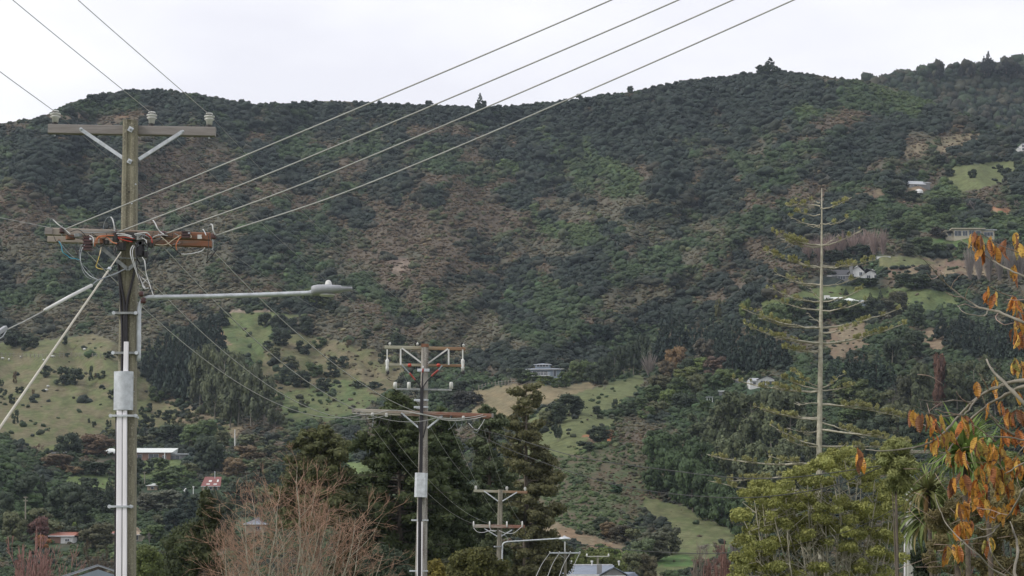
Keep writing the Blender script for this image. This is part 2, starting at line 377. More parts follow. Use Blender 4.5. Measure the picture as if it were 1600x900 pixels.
# open ground: (polygon, colour, second colour, how many shrubs grow in it)
OLIVE, GREEN, BRIGHT, TAN, RED = (.120, .134, .062), (.092, .122, .052), (.085, .145, .052), (.195, .160, .105), (.165, .115, .085)
OPEN = [
    ([(-80, 540), (60, 532), (150, 522), (190, 540), (225, 585), (245, 622), (320, 640), (352, 662), (300, 672), (225, 668), (180, 675), (120, 690), (95, 708), (60, 705), (-80, 640)], OLIVE, (.150, .135, .080), .02),
    ([(265, 612), (330, 640), (380, 672), (360, 690), (300, 675), (250, 650)], TAN, OLIVE, .2),
    ([(338, 495), (370, 485), (420, 487), (470, 495), (430, 508), (425, 530), (440, 560), (400, 570), (345, 545), (332, 515)], OLIVE, GREEN, .02),
    ([(425, 530), (470, 520), (520, 530), (580, 545), (640, 565), (625, 600), (560, 645), (450, 650), (400, 600), (410, 560)], (.115, .12, .06), (.15, .13, .08), .09),
    ([(430, 620), (500, 600), (560, 590), (590, 625), (540, 655), (450, 665)], GREEN, OLIVE, .08),
    ([(96, 767), (108, 746), (140, 738), (176, 742), (176, 760), (140, 772)], (.12, .16, .06), GREEN, .03),
    ([(70, 700), (100, 690), (110, 720), (75, 722)], (.14, .16, .06), OLIVE, .05),
    ([(205, 722), (260, 716), (300, 720), (270, 738), (240, 752), (210, 750)], (.12, .15, .06), GREEN, .1),
    ([(150, 838), (200, 838), (215, 850), (150, 852)], GREEN, OLIVE, .2),
    ([(735, 612), (800, 601), (880, 603), (925, 597), (925, 607), (880, 622), (840, 640), (820, 655), (740, 650)], (.20, .165, .10), (.17, .148, .09), .0),
    ([(860, 632), (890, 618), (960, 597), (1003, 585), (1006, 600), (962, 640), (930, 650), (968, 658), (925, 690), (900, 712), (830, 716), (800, 708), (815, 660)], (.118, .135, .064), OLIVE, .05),
    ([(800, 712), (860, 717), (930, 702), (1000, 692), (1016, 740), (1008, 782), (1002, 830), (985, 852), (900, 824), (850, 804), (800, 794)], (.078, .098, .050), (.105, .090, .060), .42),
    ([(905, 681), (955, 681), (955, 691), (925, 690)], (.36, .15, .075), RED, .0),
    ([(810, 798), (850, 808), (900, 828), (985, 858), (960, 864), (880, 845), (820, 835)], TAN, (.2, .14, .09), .03),
    ([(1006, 776), (1060, 788), (1110, 812), (1166, 838), (1160, 856), (1110, 872), (1090, 886), (1030, 900), (1000, 880), (1040, 855), (1050, 825), (1010, 800)], (.135, .142, .072), (.11, .13, .058), .008),
    ([(1030, 866), (1085, 868), (1085, 884), (1030, 884)], GREEN, BRIGHT, .02),
    ([(1185, 474), (1290, 446), (1380, 448), (1486, 455), (1500, 478), (1440, 492), (1400, 486), (1290, 482), (1205, 498)], (.12, .145, .06), GREEN, .03),
    ([(1372, 400), (1445, 402), (1470, 415), (1375, 422)], OLIVE, (.14, .14, .07), .03),
    ([(1378, 420), (1470, 412), (1430, 403), (1540, 408), (1545, 432), (1460, 435), (1390, 432)], RED, TAN, .12),
    ([(1486, 263), (1540, 254), (1592, 250), (1588, 274), (1545, 292), (1500, 302), (1480, 284)], (.125, .145, .065), OLIVE, .01),
    ([(1440, 374), (1500, 369), (1560, 372), (1556, 382), (1502, 390), (1452, 390)], BRIGHT, GREEN, .02),
    ([(1300, 508), (1350, 505), (1360, 540), (1300, 565), (1290, 540)], (.17, .125, .085), TAN, .1),
    ([(1425, 520), (1470, 510), (1490, 528), (1470, 548), (1420, 545)], (.2, .15, .10), TAN, .08),
    ([(1345, 300), (1400, 292), (1380, 306), (1350, 312)], (.2, .13, .095), TAN, .1),
    ([(1415, 290), (1450, 286), (1445, 300), (1425, 302)], (.2, .14, .10), TAN, .1),
    ([(1400, 232), (1470, 215), (1540, 205), (1545, 225), (1470, 240), (1420, 250)], (.14, .125, .08), TAN, .55),
    ([(1545, 322), (1580, 325), (1580, 333), (1548, 332)], (.32, .15, .08), TAN, .1),
    ([(540, 722), (580, 722), (580, 752), (548, 758)], (.13, .17, .07), GREEN, .0),
    ([(600, 400), (640, 404), (645, 424), (612, 424)], (.20, .16, .125), (.13, .10, .08), .5),
    ([(85, 176), (135, 176), (140, 188), (95, 190)], (.18, .14, .10), (.12, .10, .07), .5),
    ([(180, 180), (225, 178), (225, 194), (180, 194)], (.21, .14, .09), (.12, .10, .07), .5),
    ([(330, 505), (345, 505), (348, 530), (365, 538), (345, 540), (328, 525)], (.28, .17, .11), TAN, .0),
    ([(352, 484), (420, 484), (425, 488), (352, 489)], (.25, .2, .16), TAN, 0),
]
# ground kept clear of scrub in front of and under the buildings
CLEAR = [(222, 720, 72, 12), (329, 768, 26, 12), (238, 768, 18, 9), (193, 848, 34, 10), (157, 828, 10, 8), (94, 856, 18, 8), (95, 714, 26, 6), (849, 595, 40, 13), (913, 574, 8, 8), (1192, 609, 32, 15), (1154, 602, 8, 6), (1130, 619, 10, 6), (1109, 630, 8, 6),
         (1322, 441, 68, 11), (1320, 480, 42, 8), (1518, 374, 46, 12), (1436, 296, 26, 14), (1596, 238, 12, 8), (1375, 405, 14, 5), (392, 822, 26, 12), (367, 690, 5, 12), (40, 800, 5, 12), (300, 773, 16, 8)]
# vegetation character by place: (cx, cy, rx, ry, angle deg, kind, strength)
DK, GN, LG, BR, GY_ = 0, 1, 2, 3, 4
PAL = np.array([(.019, .031, .027), (.038, .066, .034), (.060, .095, .043), (.108, .088, .064), (.100, .096, .068)])
BL = [(200, 790, 280, 70, 0, GN, .8), (230, 820, 240, 50, 0, LG, .5), (1300, 650, 260, 90, 0, GN, .7), (400, 172, 170, 20, 2, DK, 1.), (90, 235, 110, 36, -4, DK, 1.), (130, 308, 80, 22, 25, DK, 1.6), (165, 275, 40, 16, 25, GN, 1.), (125, 333, 62, 12, 25, LG, .9), (35, 315, 50, 36, 0, BR, 1.1), (160, 184, 75, 12, -3, BR, 1.2), (160, 166, 45, 9, -8, GN, .9), (200, 150, 90, 8, 0, DK, .9),
      (285, 270, 80, 62, 0, BR, 1.1), (262, 238, 22, 12, 0, DK, 1.3), (340, 262, 22, 12, 0, DK, 1.1), (340, 318, 26, 12, 0, DK, .9), (372, 204, 50, 17, 8, DK, 1.4), (452, 270, 48, 20, 32, DK, 1.7), (415, 215, 22, 12, 0, BR, 1.1), (367, 325, 16, 9, 0, LG, 1.2), (490, 310, 80, 30, 15, BR, 1.1), (545, 332, 24, 16, 0, DK, 1.3), (455, 388, 75, 42, 10, GN, 1.1), (430, 400, 50, 26, 10, DK, 1.2), (330, 385, 50, 40, 0, GY_, 1.0),
      (35, 400, 60, 46, 0, GY_, 1.1), (22, 412, 26, 16, 0, DK, 1.5), (100, 430, 60, 30, 0, GN, .9), (250, 425, 60, 30, 0, GY_, 1.), (120, 500, 110, 26, 0, GY_, 1.7), (40, 505, 60, 16, 0, DK, .9), (300, 468, 70, 18, 0, GY_, 1.), (230, 540, 40, 30, 0, GY_, 1.4), (60, 470, 60, 14, 0, GN, 1.),
      (780, 172, 280, 24, 2, DK, 1.25), (570, 236, 38, 11, 0, GN, 1.1), (610, 215, 60, 12, 0, DK, .8), (705, 258, 42, 25, 20, GN, 1.4), (668, 224, 32, 12, 0, DK, 1.2), (545, 255, 40, 20, 0, BR, .9), (650, 305, 50, 24, 8, DK, 2.3), (573, 350, 24, 15, 0, DK, 2.0), (745, 380, 32, 17, -35, DK, 2.2), (690, 360, 120, 72, 0, BR, 1.9), (610, 430, 60, 30, 15, BR, 1.2), (738, 262, 30, 16, 0, BR, 1.4), (795, 222, 24, 13, 0, BR, 1.3), (715, 207, 50, 9, 0, BR, .9), (822, 236, 66, 34, 8, DK, 1.5),
      (915, 252, 85, 30, 32, LG, 1.6), (960, 290, 40, 16, 30, GN, 1.), (802, 264, 17, 11, 0, LG, 1.4), (824, 300, 22, 20, 50, DK, 1.7), (828, 338, 40, 11, 45, LG, 1.4), (902, 362, 38, 15, 5, LG, 1.5), (960, 326, 90, 20, 0, GY_, 1.4), (1020, 280, 28, 19, 60, BR, 1.6), (1020, 331, 26, 12, 0, DK, 1.9), (760, 408, 36, 12, -10, DK, 1.5), (890, 418, 62, 28, 0, DK, 1.7), (1010, 415, 60, 24, 0, GN, 1.4), (850, 385, 40, 16, 0, GY_, 1.0), (790, 460, 60, 30, 35, DK, 1.2), (700, 470, 40, 30, 0, GY_, 1.1),
      (1050, 185, 180, 58, -10, DK, 2.), (1180, 150, 140, 40, 0, DK, 1.6), (1247, 171, 30, 11, 0, LG, 1.7), (1310, 196, 48, 13, -5, BR, 1.3), (1415, 156, 60, 17, 22, LG, 1.5), (1355, 160, 40, 14, 10, GN, 1.), (1345, 228, 66, 28, -15, DK, 1.8), (1280, 225, 40, 14, -15, GN, 1.1), (1190, 272, 50, 26, 10, GN, 1.3), (1090, 292, 58, 34, 20, DK, 2.0), (1070, 314, 18, 26, 0, BR, 1.2), (1165, 318, 64, 15, 0, BR, 1.4), (1150, 368, 70, 30, 0, GN, 1.3), (1255, 298, 34, 19, 0, BR, 1.2), (1320, 318, 24, 16, -35, DK, 1.6), (1080, 375, 60, 24, 0, GY_, .9),
      (1170, 398, 66, 13, -32, DK, 2.0), (1110, 442, 40, 12, -32, DK, 1.7), (1140, 372, 50, 14, -30, GN, .8), (1130, 425, 90, 22, -32, BR, 1.3), (1190, 448, 80, 14, -28, DK, 1.5), (1060, 450, 60, 24, 0, GY_, 1.1), (970, 470, 70, 30, 0, GY_, 1.0), (1010, 490, 90, 22, 0, DK, .9), (900, 490, 80, 30, 0, GN, .7), (1270, 400, 50, 20, -20, BR, 1.2), (1500, 195, 90, 26, 15, DK, 1.2), (1480, 222, 70, 14, -15, BR, 1.1),
      (1390, 322, 50, 16, 0, GN, 1.0), (1440, 305, 35, 14, 0, BR, 1.2), (1470, 318, 40, 22, -30, LG, 1.6), (1360, 335, 50, 14, -15, LG, .8), (1560, 310, 70, 20, 0, BR, .8), (1500, 345, 120, 14, 0, LG, 1.), (1310, 350, 50, 20, 0, DK, 1.2), (1430, 355, 40, 20, 0, GN, 1.), (1560, 380, 60, 25, 0, GN, 1.), (1240, 470, 60, 20, 0, BR, .8),
      (660, 462, 40, 18, 10, LG, 1.3), (590, 470, 90, 22, 35, GN, .9), (540, 430, 60, 40, 35, GY_, 1.1), (610, 500, 70, 30, 30, BR, .9), (560, 550, 90, 50, 30, GY_, .7), (700, 590, 60, 30, 0, GN, 1.), (650, 540, 60, 30, 0, GY_, 1.1), (740, 520, 60, 34, 0, GY_, 1.2), (780, 560, 60, 20, 0, DK, 1.), (900, 560, 100, 24, -10, DK, 1.), (880, 530, 90, 20, 0, GN, 1.),
      (980, 620, 60, 40, 0, GN, 1.3), (1000, 700, 70, 50, 0, GY_, 1.4), (920, 712, 90, 30, 0, LG, 1.2), (960, 690, 80, 12, 0, BR, 1.6), (890, 760, 90, 46, 0, LG, 1.5), (880, 740, 60, 20, 20, GN, 1.1), (990, 760, 70, 30, 0, BR, 1.3), (930, 800, 60, 26, 0, LG, 1.2), (1440, 560, 140, 40, 0, GN, .8)]
def cover(px, py):
    """weights of the five vegetation characters at the photo position of a piece of ground"""
    w = np.stack([.42+0*px, .40+0*px, .08+0*px, .32+0*px, .30+0*px], -1)
    wx = px + 46*(fbm(px/50, py/50, 21)-.5); wy = py + 36*(fbm(px/50, py/50, 31)-.5)
    for cx, cy, rx, ry, an, k, s in BL:
        a = math.radians(an); dx, dy = wx-cx, wy-cy
        u = dx*math.cos(a)+dy*math.sin(a); v = -dx*math.sin(a)+dy*math.cos(a)
        w[..., k] += 1.9*s*np.exp(-((u/rx)**2+(v/ry)**2)**1.5)
    nn = [fbm(px/34, py/20, 41+i*5, 4) for i in range(5)]
    for i in range(5): w[..., i] *= np.exp(6.5*(nn[i]-.5))
    w = w**3.2
    return w / w.sum(-1, keepdims=True)
def opened(px, py, jit=5):
    qx = px + jit*2*(fbm(px/9, py/9, 61)-.5); qy = py + jit*1.4*(fbm(px/9, py/9, 71)-.5)
    idx = np.full(np.shape(px), -1)
    for i, (poly, *_r) in enumerate(OPEN): idx[inpoly(qx, qy, poly)] = i
    return idx

def terrain():
    V = Pn(GPX, GPY, GY)                                       # visible face
    cols, rows = V.shape[:2]
    back = []
    for k, (dy, dz) in enumerate(((25, -2), (70, -14), (160, -50), (420, -190))):   # far side of the ridge
        b_ = V[:, -1].copy(); b_[:, 1] += dy; b_[:, 0] *= 1 + dy / GY[:, -1]; b_[:, 2] += dz; back.append(b_[:, None])
    front = V[:, 0].copy(); front[:, 1] -= 60; front[:, 2] = -3
    V = np.concatenate([front[:, None], V] + back, 1)
    rows = V.shape[1]
    I = np.arange(cols*rows).reshape(cols, rows)
    Fc = np.stack([I[:-1, :-1], I[1:, :-1], I[1:, 1:], I[:-1, 1:]], -1).reshape(-1, 4)
    w = cover(GPX, GPY); base = w @ (PAL * .9 + .010)
    op = opened(GPX, GPY)
    nn = fbm(GPX/14, GPY/7, 81, 4)[..., None]; n3 = fbm(GPX/9+GPY/14, GPY/2.4, 91, 3)[..., None]
    for i, (poly, c1, c2, _d) in enumerate(OPEN):
        k = np.clip((nn-.38)*4.5, 0, 1)
        c = np.array(c1)*(1-k) + np.array(c2)*k
        c = c*(.76+.48*n3)
        base = np.where((op == i)[..., None], c, base)
    colr = np.ones((cols, rows, 4), np.float32)
    colr[:, 1:1+NR, :3] = base; colr[:, 0, :3] = base[:, 0]; colr[:, 1+NR:, :3] = base[:, -1:]
    me = mk('hillside', V.reshape(-1, 3), Fc, None, smooth=True)
    a = me.color_attributes.new('cover', 'FLOAT_COLOR', 'POINT'); a.data.foreach_set('color', colr.ravel())
    m = bpy.data.materials.new('hillside_ground'); nt, b = nodes(m); N, L = nt.nodes, nt.links
    b.inputs['Roughness'].default_value = 1; b.inputs['Specular IOR Level'].default_value = .1
    at = N.new('ShaderNodeAttribute'); at.attribute_name = 'cover'; t = N.new('ShaderNodeTexCoord')
    n1 = N.new('ShaderNodeTexNoise'); n1.inputs['Scale'].default_value = .45; n1.inputs['Detail'].default_value = 8; n1.inputs['Roughness'].default_value = .75
    mr = N.new('ShaderNodeMapRange'); mr.inputs['From Min'].default_value = .3; mr.inputs['From Max'].default_value = .7; mr.inputs['To Min'].default_value = .62; mr.inputs['To Max'].default_value = 1.38
    sc_ = N.new('ShaderNodeVectorMath'); sc_.operation = 'SCALE'
    L.new(t.outputs['Object'], n1.inputs[0]); L.new(n1.outputs[0], mr.inputs[0]); L.new(at.outputs['Color'], sc_.inputs[0]); L.new(mr.outputs[0], sc_.inputs['Scale'])
    L.new(sc_.outputs[0], b.inputs['Base Color'])
    bp = N.new('ShaderNodeBump'); bp.inputs['Strength'].default_value = .6; bp.inputs['Distance'].default_value = .6
    L.new(n1.outputs[0], bp.inputs['Height']); L.new(bp.outputs[0], b.inputs['Normal'])
    me.materials.append(m)
    o = bpy.data.objects.new('hillside', me); COL.objects.link(o); tag(o, kind='structure')
    return m
hill_mat = terrain()

def ground():
    xs = np.concatenate([np.linspace(-4000, -300, 12), np.linspace(-240, 240, 61), np.linspace(300, 4000, 12)])
    ys = np.concatenate([np.linspace(-3000, -60, 8), np.linspace(-40, 60, 41), np.linspace(70, 420, 20), [800, 2000, 5000]])
    X, Y_ = np.meshgrid(xs, ys, indexing='ij')
    d = np.hypot(X, Y_)
    Z = 3.4*(1-np.clip((d-7)/14, 0, 1)**1)**2 + .25*(fbm(X/14, Y_/14, 3)-.5) - 3.0*np.clip((Y_-75)/60, 0, 1)
    I = np.arange(X.size).reshape(X.shape)
    Fc = np.stack([I[:-1, :-1], I[1:, :-1], I[1:, 1:], I[:-1, 1:]], -1).reshape(-1, 4)
    g = mat('valley_grass', (.09, .11, .045), 1, scale=.25, var=.35)
    o = bpy.data.objects.new('ground', mk('ground', np.stack([X, Y_, Z], -1).reshape(-1, 3), Fc, g, smooth=True)); COL.objects.link(o); tag(o, kind='structure')
ground()

def dome(name, cx, cy, rx, ry, h, z0, colr, n=70):
    """a rounded hill: world centre, radii, height"""
    u = np.linspace(-1, 1, n); U, V_ = np.meshgrid(u, u, indexing='ij')
    r = np.hypot(U, V_)
    Z = z0 + h*np.cos(np.clip(r, 0, 1)*math.pi/2)**1.15 + h*.10*(fbm(U*4+9, V_*4, 4)-.5)*(r < .95)
    Z = np.where(r > 1, z0-4, Z)
    X, Y_ = cx+U*rx, cy+V_*ry
    I = np.arange(X.size).reshape(X.shape)
    Fc = np.stack([I[:-1, :-1], I[1:, :-1], I[1:, 1:], I[:-1, 1:]], -1).reshape(-1, 4)
    g = mat(name+'_soil', colr, 1, scale=.3, var=.4)
    o = bpy.data.objects.new(name, mk(name, np.stack([X, Y_, Z], -1).reshape(-1, 3), Fc, g, smooth=True)); COL.objects.link(o); tag(o, kind='structure')
    return X.ravel(), Y_.ravel(), Z.ravel(), r.ravel()

# ------------------------------------------------------------------ vegetation meshes
_bm = bmesh.new(); bmesh.ops.create_icosphere(_bm, subdivisions=2, radius=1)
ICO_V = np.array([v.co[:] for v in _bm.verts]); ICO_F = np.array([[v.index for v in f.verts] for f in _bm.faces]); _bm.free()
_bm = bmesh.new(); bmesh.ops.create_icosphere(_bm, subdivisions=1, radius=1)
ICO1_V = np.array([v.co[:] for v in _bm.verts]); ICO1_F = np.array([[v.index for v in f.verts] for f in _bm.faces]); _bm.free()

def leafquads(C, N_, size, rs, aspect=1.6, flat=.5):
    """small leaf quads at centres C facing roughly N_; size scalar or array"""
    n = len(C); d = N_ + rs.normal(0, flat, (n, 3)); d /= np.linalg.norm(d, axis=1, keepdims=True)+1e-9
    r = rs.normal(size=(n, 3)); u = np.cross(d, r); u /= np.linalg.norm(u, axis=1, keepdims=True)+1e-9; w = np.cross(d, u)
    s = (np.ones(n)*size*rs.uniform(.6, 1.4, n))[:, None]
    a, b = u*s*aspect*.5, w*s*.5
    V = np.stack([C-a, C+b*.9-a*.1, C+a, C-b*.9+a*.1], 1).reshape(-1, 3)
    return V, np.arange(4*n).reshape(-1, 4)

def foliage(cent, rad, nleaf, leaf, rs, core=True, squash=.8, flat=.6, aspect=1.6):
    """clumps: for each centre a lumpy core and leaves over it; returns verts, [tris, quads], v"""
    V, T, vt = [], [], []; off = 0
    cent = np.asarray(cent, float); rad = np.asarray(rad, float)
    cv = rs.uniform(.15, .85, len(cent))
    if core:
        for c, r, k in zip(cent, rad, cv):
            jit = 1 + rs.normal(0, .13, len(ICO1_V))
            v = ICO1_V * jit[:, None] * r * .80 * [1, 1, squash] + c
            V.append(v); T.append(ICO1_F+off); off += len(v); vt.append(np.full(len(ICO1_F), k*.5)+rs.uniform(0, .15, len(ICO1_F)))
    p = rad**2; cnt = np.maximum(3, (nleaf*p/p.sum()).astype(int))
    idx = np.repeat(np.arange(len(cent)), cnt); n = len(idx)
    d = rs.normal(size=(n, 3)); d /= np.linalg.norm(d, axis=1, keepdims=True)
    rr = rad[idx]*rs.uniform(.72, 1.12, n)
    C = cent[idx] + d*rr[:, None]*[1, 1, squash]
    lv, lf = leafquads(C, d+[0, 0, .3], leaf, rs, flat=flat, aspect=aspect)
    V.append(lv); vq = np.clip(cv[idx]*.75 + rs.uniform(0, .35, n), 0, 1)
    return np.concatenate(V), ([np.concatenate(T)] if T else []) + [lf+off], np.concatenate(vt+[vq])

def crown_round(rs, nl=26, nleaf=1500, leaf=.055, lo=.16, shape=1.0):
    c, r = [], []
    for i in range(nl):
        a = rs.uniform(0, 2*math.pi); t = rs.uniform(0, 1)**.8; z = lo+.12+(.78-lo)*t
        rad = .36*math.sqrt(max(.05, 1-((z-.5)/.5)**2*.85))*shape; q = math.sqrt(rs.uniform(.15, 1))
        c.append((rad*q*math.cos(a), rad*q*math.sin(a), z)); r.append(rs.uniform(.10, .19))
    return foliage(c, r, nleaf, leaf, rs)
def crown_cone(rs, nleaf=1500, leaf=.05, base=.06, wide=.42, tiers=13):
    c, r = [], []
    for i in range(tiers):
        t = i/(tiers-1); z = base+.05+(.90-base)*t; rad = wide*(1-t)**.85
        n = max(1, int(2+8*(1-t)))
        for k in range(n):
            a = 2*math.pi*(k+rs.uniform(-.35, .35))/n; q = rs.uniform(.55, 1.05)
            c.append((rad*q*math.cos(a), rad*q*math.sin(a), z+rs.uniform(-.03, .03)-.03*q)); r.append(rs.uniform(.05, .09)*(1.25-.7*t))
    return foliage(c, r, nleaf, leaf, rs, squash=.75)
def crown_tall(rs, nleaf=1800, leaf=.045):
    c, r = [], []
    for i in range(34):
        z = rs.uniform(.2, .93); rad = .30*math.sqrt(max(.06, 1-((z-.55)/.48)**2)); a = rs.uniform(0, 6.28); q = math.sqrt(rs.uniform(.1, 1))
        c.append((rad*q*math.cos(a), rad*q*math.sin(a), z)); r.append(rs.uniform(.07, .13))
    return foliage(c, r, nleaf, leaf, rs, squash=1.25)
def grow(rs, p, d, L, r, depth, out, spread=.5, up=.15, kids=(2, 4), shrink=.72, steps=3, rmin=0.0):
    """recursive limbs: fills out with segments"""
    p = np.array(p, float); d = np.array(d, float); d /= np.linalg.norm(d)
    for s_ in range(steps):
        d = d + rs.normal(0, .10, 3) + [0, 0, up*.35]; d /= np.linalg.norm(d)
        q = p + d*L/steps; r1 = max(rmin, r*(1-.28/steps))
        out.append((*p, *q, r, r1)); p, r = q, r1
    if depth <= 0: return
    for k in range(rs.randint(kids[0], kids[1]+1)):
        e = rs.normal(size=3); e -= d*e.dot(d); e /= np.linalg.norm(e)
        nd = d + e*spread*rs.uniform(.5, 1.3) + [0, 0, up]
        grow(rs, p, nd, L*shrink*rs.uniform(.75, 1.2), max(rmin, r*.68), depth-1, out, spread, up, kids, shrink, max(2, steps-1), rmin)
def bare_unit(rs, depth=5, spread=.55, rmin=.0028, kids=(2, 4), up=.12, r=.018):
    out = []
    grow(rs, (0, 0, 0), (0, 0, 1), .24, r, depth, out, spread, up, kids, .74, 3, rmin)
    S = np.array(out)
    h = S[:, [2, 5]].max(); w = max(np.abs(S[:, [0, 1, 3, 4]]).max()*2, .1)
    S[:, [2, 5]] /= h; S[:, [0, 1, 3, 4]] /= w
    V, Fq = segs_mesh(S, 3)
    return V, Fq, S

def brush_unit(rs, n=170):
    out = []
    for i in range(n):
        a = rs.uniform(0, 6.28); q = rs.uniform(0, 1)**.7; h0 = rs.uniform(0, .45)*(i > 8); h1 = min(1, h0+rs.uniform(.3, .6)); w0 = .16*q*(.3+h0); w1 = .42*q*min(1, .35+h1)*(1 if h1 < .9 else .8)
        out.append((w0*math.cos(a), w0*math.sin(a), h0-.02, w1*math.cos(a), w1*math.sin(a), h1, .010 if i > 8 else .016, .004))
    return segs_mesh(out, 3)
def trunk_mesh(name, m, branches=True, seed=0, h=.8):
    rs = np.random.RandomState(seed); out = []
    p = np.array([0, 0, -.06]); r = .028
    for i in range(6):
        q = p + [rs.normal(0, .012), rs.normal(0, .012), (h+.06)/6]; out.append((*p, *q, r, r*.78))
        if branches and i > 1:
            for k in range(2):
                a = rs.uniform(0, 6.28); e = q + np.array([math.cos(a)*.22, math.sin(a)*.22, .12]); out.append((*q, *e, r*.5, r*.15))
        p, r = q, r*.78
    V, Fq = segs_mesh(out, 5)
    return mk(name, V, Fq, m)

LIB = {}
def lib(kind, n, fn):
    LIB[kind] = []
    for i in range(n):
        rs = np.random.RandomState(100+i+len(kind)*7)
        V, Fc, v = fn(rs)
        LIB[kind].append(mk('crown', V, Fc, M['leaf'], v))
lib('round', 4, lambda rs: crown_round(rs, nl=40, nleaf=1700, leaf=.05, lo=-.06, shape=1.12))
lib('bushy', 4, lambda rs: crown_round(rs, nl=18, nleaf=900, leaf=.075, lo=-.05, shape=1.15))
lib('cone', 3, lambda rs: crown_cone(rs))
lib('tall', 3, lambda rs: crown_tall(rs))
TRUNK = {'round': trunk_mesh('trunk', M['bark'], True, 1, .6), 'bushy': trunk_mesh('trunk', M['bark'], True, 2, .4), 'cone': trunk_mesh('trunk', M['bark'], False, 3, .85), 'tall': trunk_mesh('trunk', M['bark_pale'], True, 4, .8)}
LIB['bare'] = []
for i in range(4):
    V, Fq, S = bare_unit(np.random.RandomState(300+i), 5, .5 if i % 2 else .38, .0075)
    LIB['bare'].append(mk('branches', V, Fq, M['twig'], np.random.RandomState(i).uniform(.2, .9, len(Fq))))

LIB['brush'] = []
for i in range(3):
    V, Fq = brush_unit(np.random.RandomState(330+i)); LIB['brush'].append(mk('branches', V, Fq, M['twig'], np.random.RandomState(i).uniform(.2, .9, len(Fq))))
LAND = [(200, 560, 'the left pole'), (225, 708, 'the white farmhouse'), (330, 752, 'the skylight house'), (93, 843, 'the orange outbuilding'),
        (190, 828, 'the tan walled house'), (380, 520, 'the bald knoll'), (655, 590, 'the middle pole'), (850, 578, 'the blue grey house'), (1195, 594, 'the white gabled cottage'),
        (1350, 425, 'the steep gabled house'), (1320, 468, 'the low terrace house'), (1515, 360, 'the modern hilltop house'), (1435, 282, 'the grey hillside shed'),
        (1283, 420, 'the upper araucaria trunk'), (1283, 640, 'the lower araucaria trunk'), (1540, 272, 'the high paddock'), (915, 885, 'the grey gabled house'), (1085, 830, 'the low paddock'), (925, 685, 'the clay slip'),
        (960, 620, 'the pasture spur'), (750, 150, 'the middle skyline'), (1205, 105, 'the highest skyline'), (1545, 95, 'the right skyline'), (150, 850, 'the corrugated roof'), (110, 590, 'the sheep pasture'),
        (450, 850, 'the willow clump'), (1300, 800, 'the yellow tree'), (480, 560, 'the knoll side slope'), (1110, 618, 'the open carport'), (1470, 640, 'the orange leaves'), (30, 720, 'the left bushy spur'), (140, 755, 'the grass strip'), (367, 685, 'the white far pole')]
def cname(c):
    r, g, b = c[:3]; m = max(c[:3])
    if r > g*1.25: return 'reddish' if r > .09 else 'dark brown'
    if r > g*1.02: return 'tawny' if m > .1 else 'brownish'
    if m > .1: return 'light green'
    if m > .06: return 'mid green'
    if b > .8*g: return 'blackish green'
    return 'dark green'
LABQ = []
def autolabel(kindword, px, py, c, hpx, o):
    l = min(LAND, key=lambda q: (q[0]-px)**2+(q[1]-py)**2); dx, dy = px-l[0], py-l[1]
    if abs(dx) > 1.6*abs(dy): r = 'right of' if dx > 0 else 'left of'
    elif abs(dy) > 1.6*abs(dx): r = 'below' if dy > 0 else 'above'
    else: r = ('below' if dy > 0 else 'above') + (' right of' if dx > 0 else ' left of')
    d = math.hypot(dx, dy); far = 'just ' if d < 26 else ('well ' if d > 70 else '')
    sz = 'tiny' if hpx < 14 else 'small' if hpx < 26 else 'medium' if hpx < 45 else 'large'
    LABQ.append((px, o, f'{sz} {cname(c)} {kindword} {far}{r} {l[2]}'))
ORD = 'leftmost second third fourth fifth sixth seventh eighth ninth tenth eleventh twelfth thirteenth fourteenth fifteenth sixteenth'.split()
def name_trees():
    by = {}
    for px, o, s in sorted(LABQ, key=lambda q: q[0]): by.setdefault(s, []).append(o)
    for s, l in by.items():
        for i, o in enumerate(l):
            o['label'] = s if len(l) == 1 else f'{s}, {ORD[min(i, 15)]}' + ('' if i == 0 else ' from left')
KW = {'round': ('broadleaf_tree', 'tree', 'rounded tree'), 'bushy': ('shrub', 'shrub', 'rounded shrub'), 'cone': ('conifer_tree', 'conifer', 'pointed conifer'), 'tall': ('gum_tree', 'tree', 'feathery tree'), 'bare': ('bare_tree', 'tree', 'leafless tree'), 'brush': ('bare_tree', 'tree', 'leafless poplar')}
def tree(kind, px, py, wpx, hpx, c, Y=None, label=None, group=None, seed=None, dup=0):
    """one far tree standing on the ground at photo (px, py)"""
    if Y is None: Y = S1(px, py)
    base = P(px, py, Y); s = Y/F
    nm, cat, kw = KW[kind]
    rs = rnd.random()
    o = empty(nm, base, label, cat, group or {'bushy': 'shrubs dotted over the slopes', 'cone': 'dark conifers on the slopes', 'bare': 'leafless trees in the valley', 'round': 'rounded trees of the valley and slopes', 'tall': 'tall feathery trees', 'brush': 'leafless poplars in rows'}[kind], rnd.uniform(0, 6.28))
    if not label: autolabel(kw, px, py-hpx/2, c, hpx, o)
    wk = {'round': .95, 'bushy': .95, 'cone': .92, 'tall': .75, 'bare': .9, 'brush': .8}[kind]
    o.scale = (wpx*s/wk, wpx*s/wk, hpx*s/.99)
    cs = LIB[kind]; me = cs[int(rs*len(cs))]
    k = rnd.uniform(.85, 1.18) * (1.28 if py > 680 else 1.18 if py > 545 else 1)
    cc = (c[0]*k, c[1]*k, c[2]*k, 1)
    if kind in ('bare', 'brush'):
        b = bpy.data.objects.new('branches', me); COL.objects.link(b); b.parent = o; b.color = cc
    else:
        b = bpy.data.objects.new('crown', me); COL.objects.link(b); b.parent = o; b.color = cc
        t = bpy.data.objects.new('trunk', TRUNK[kind]); COL.objects.link(t); t.parent = o
    return o

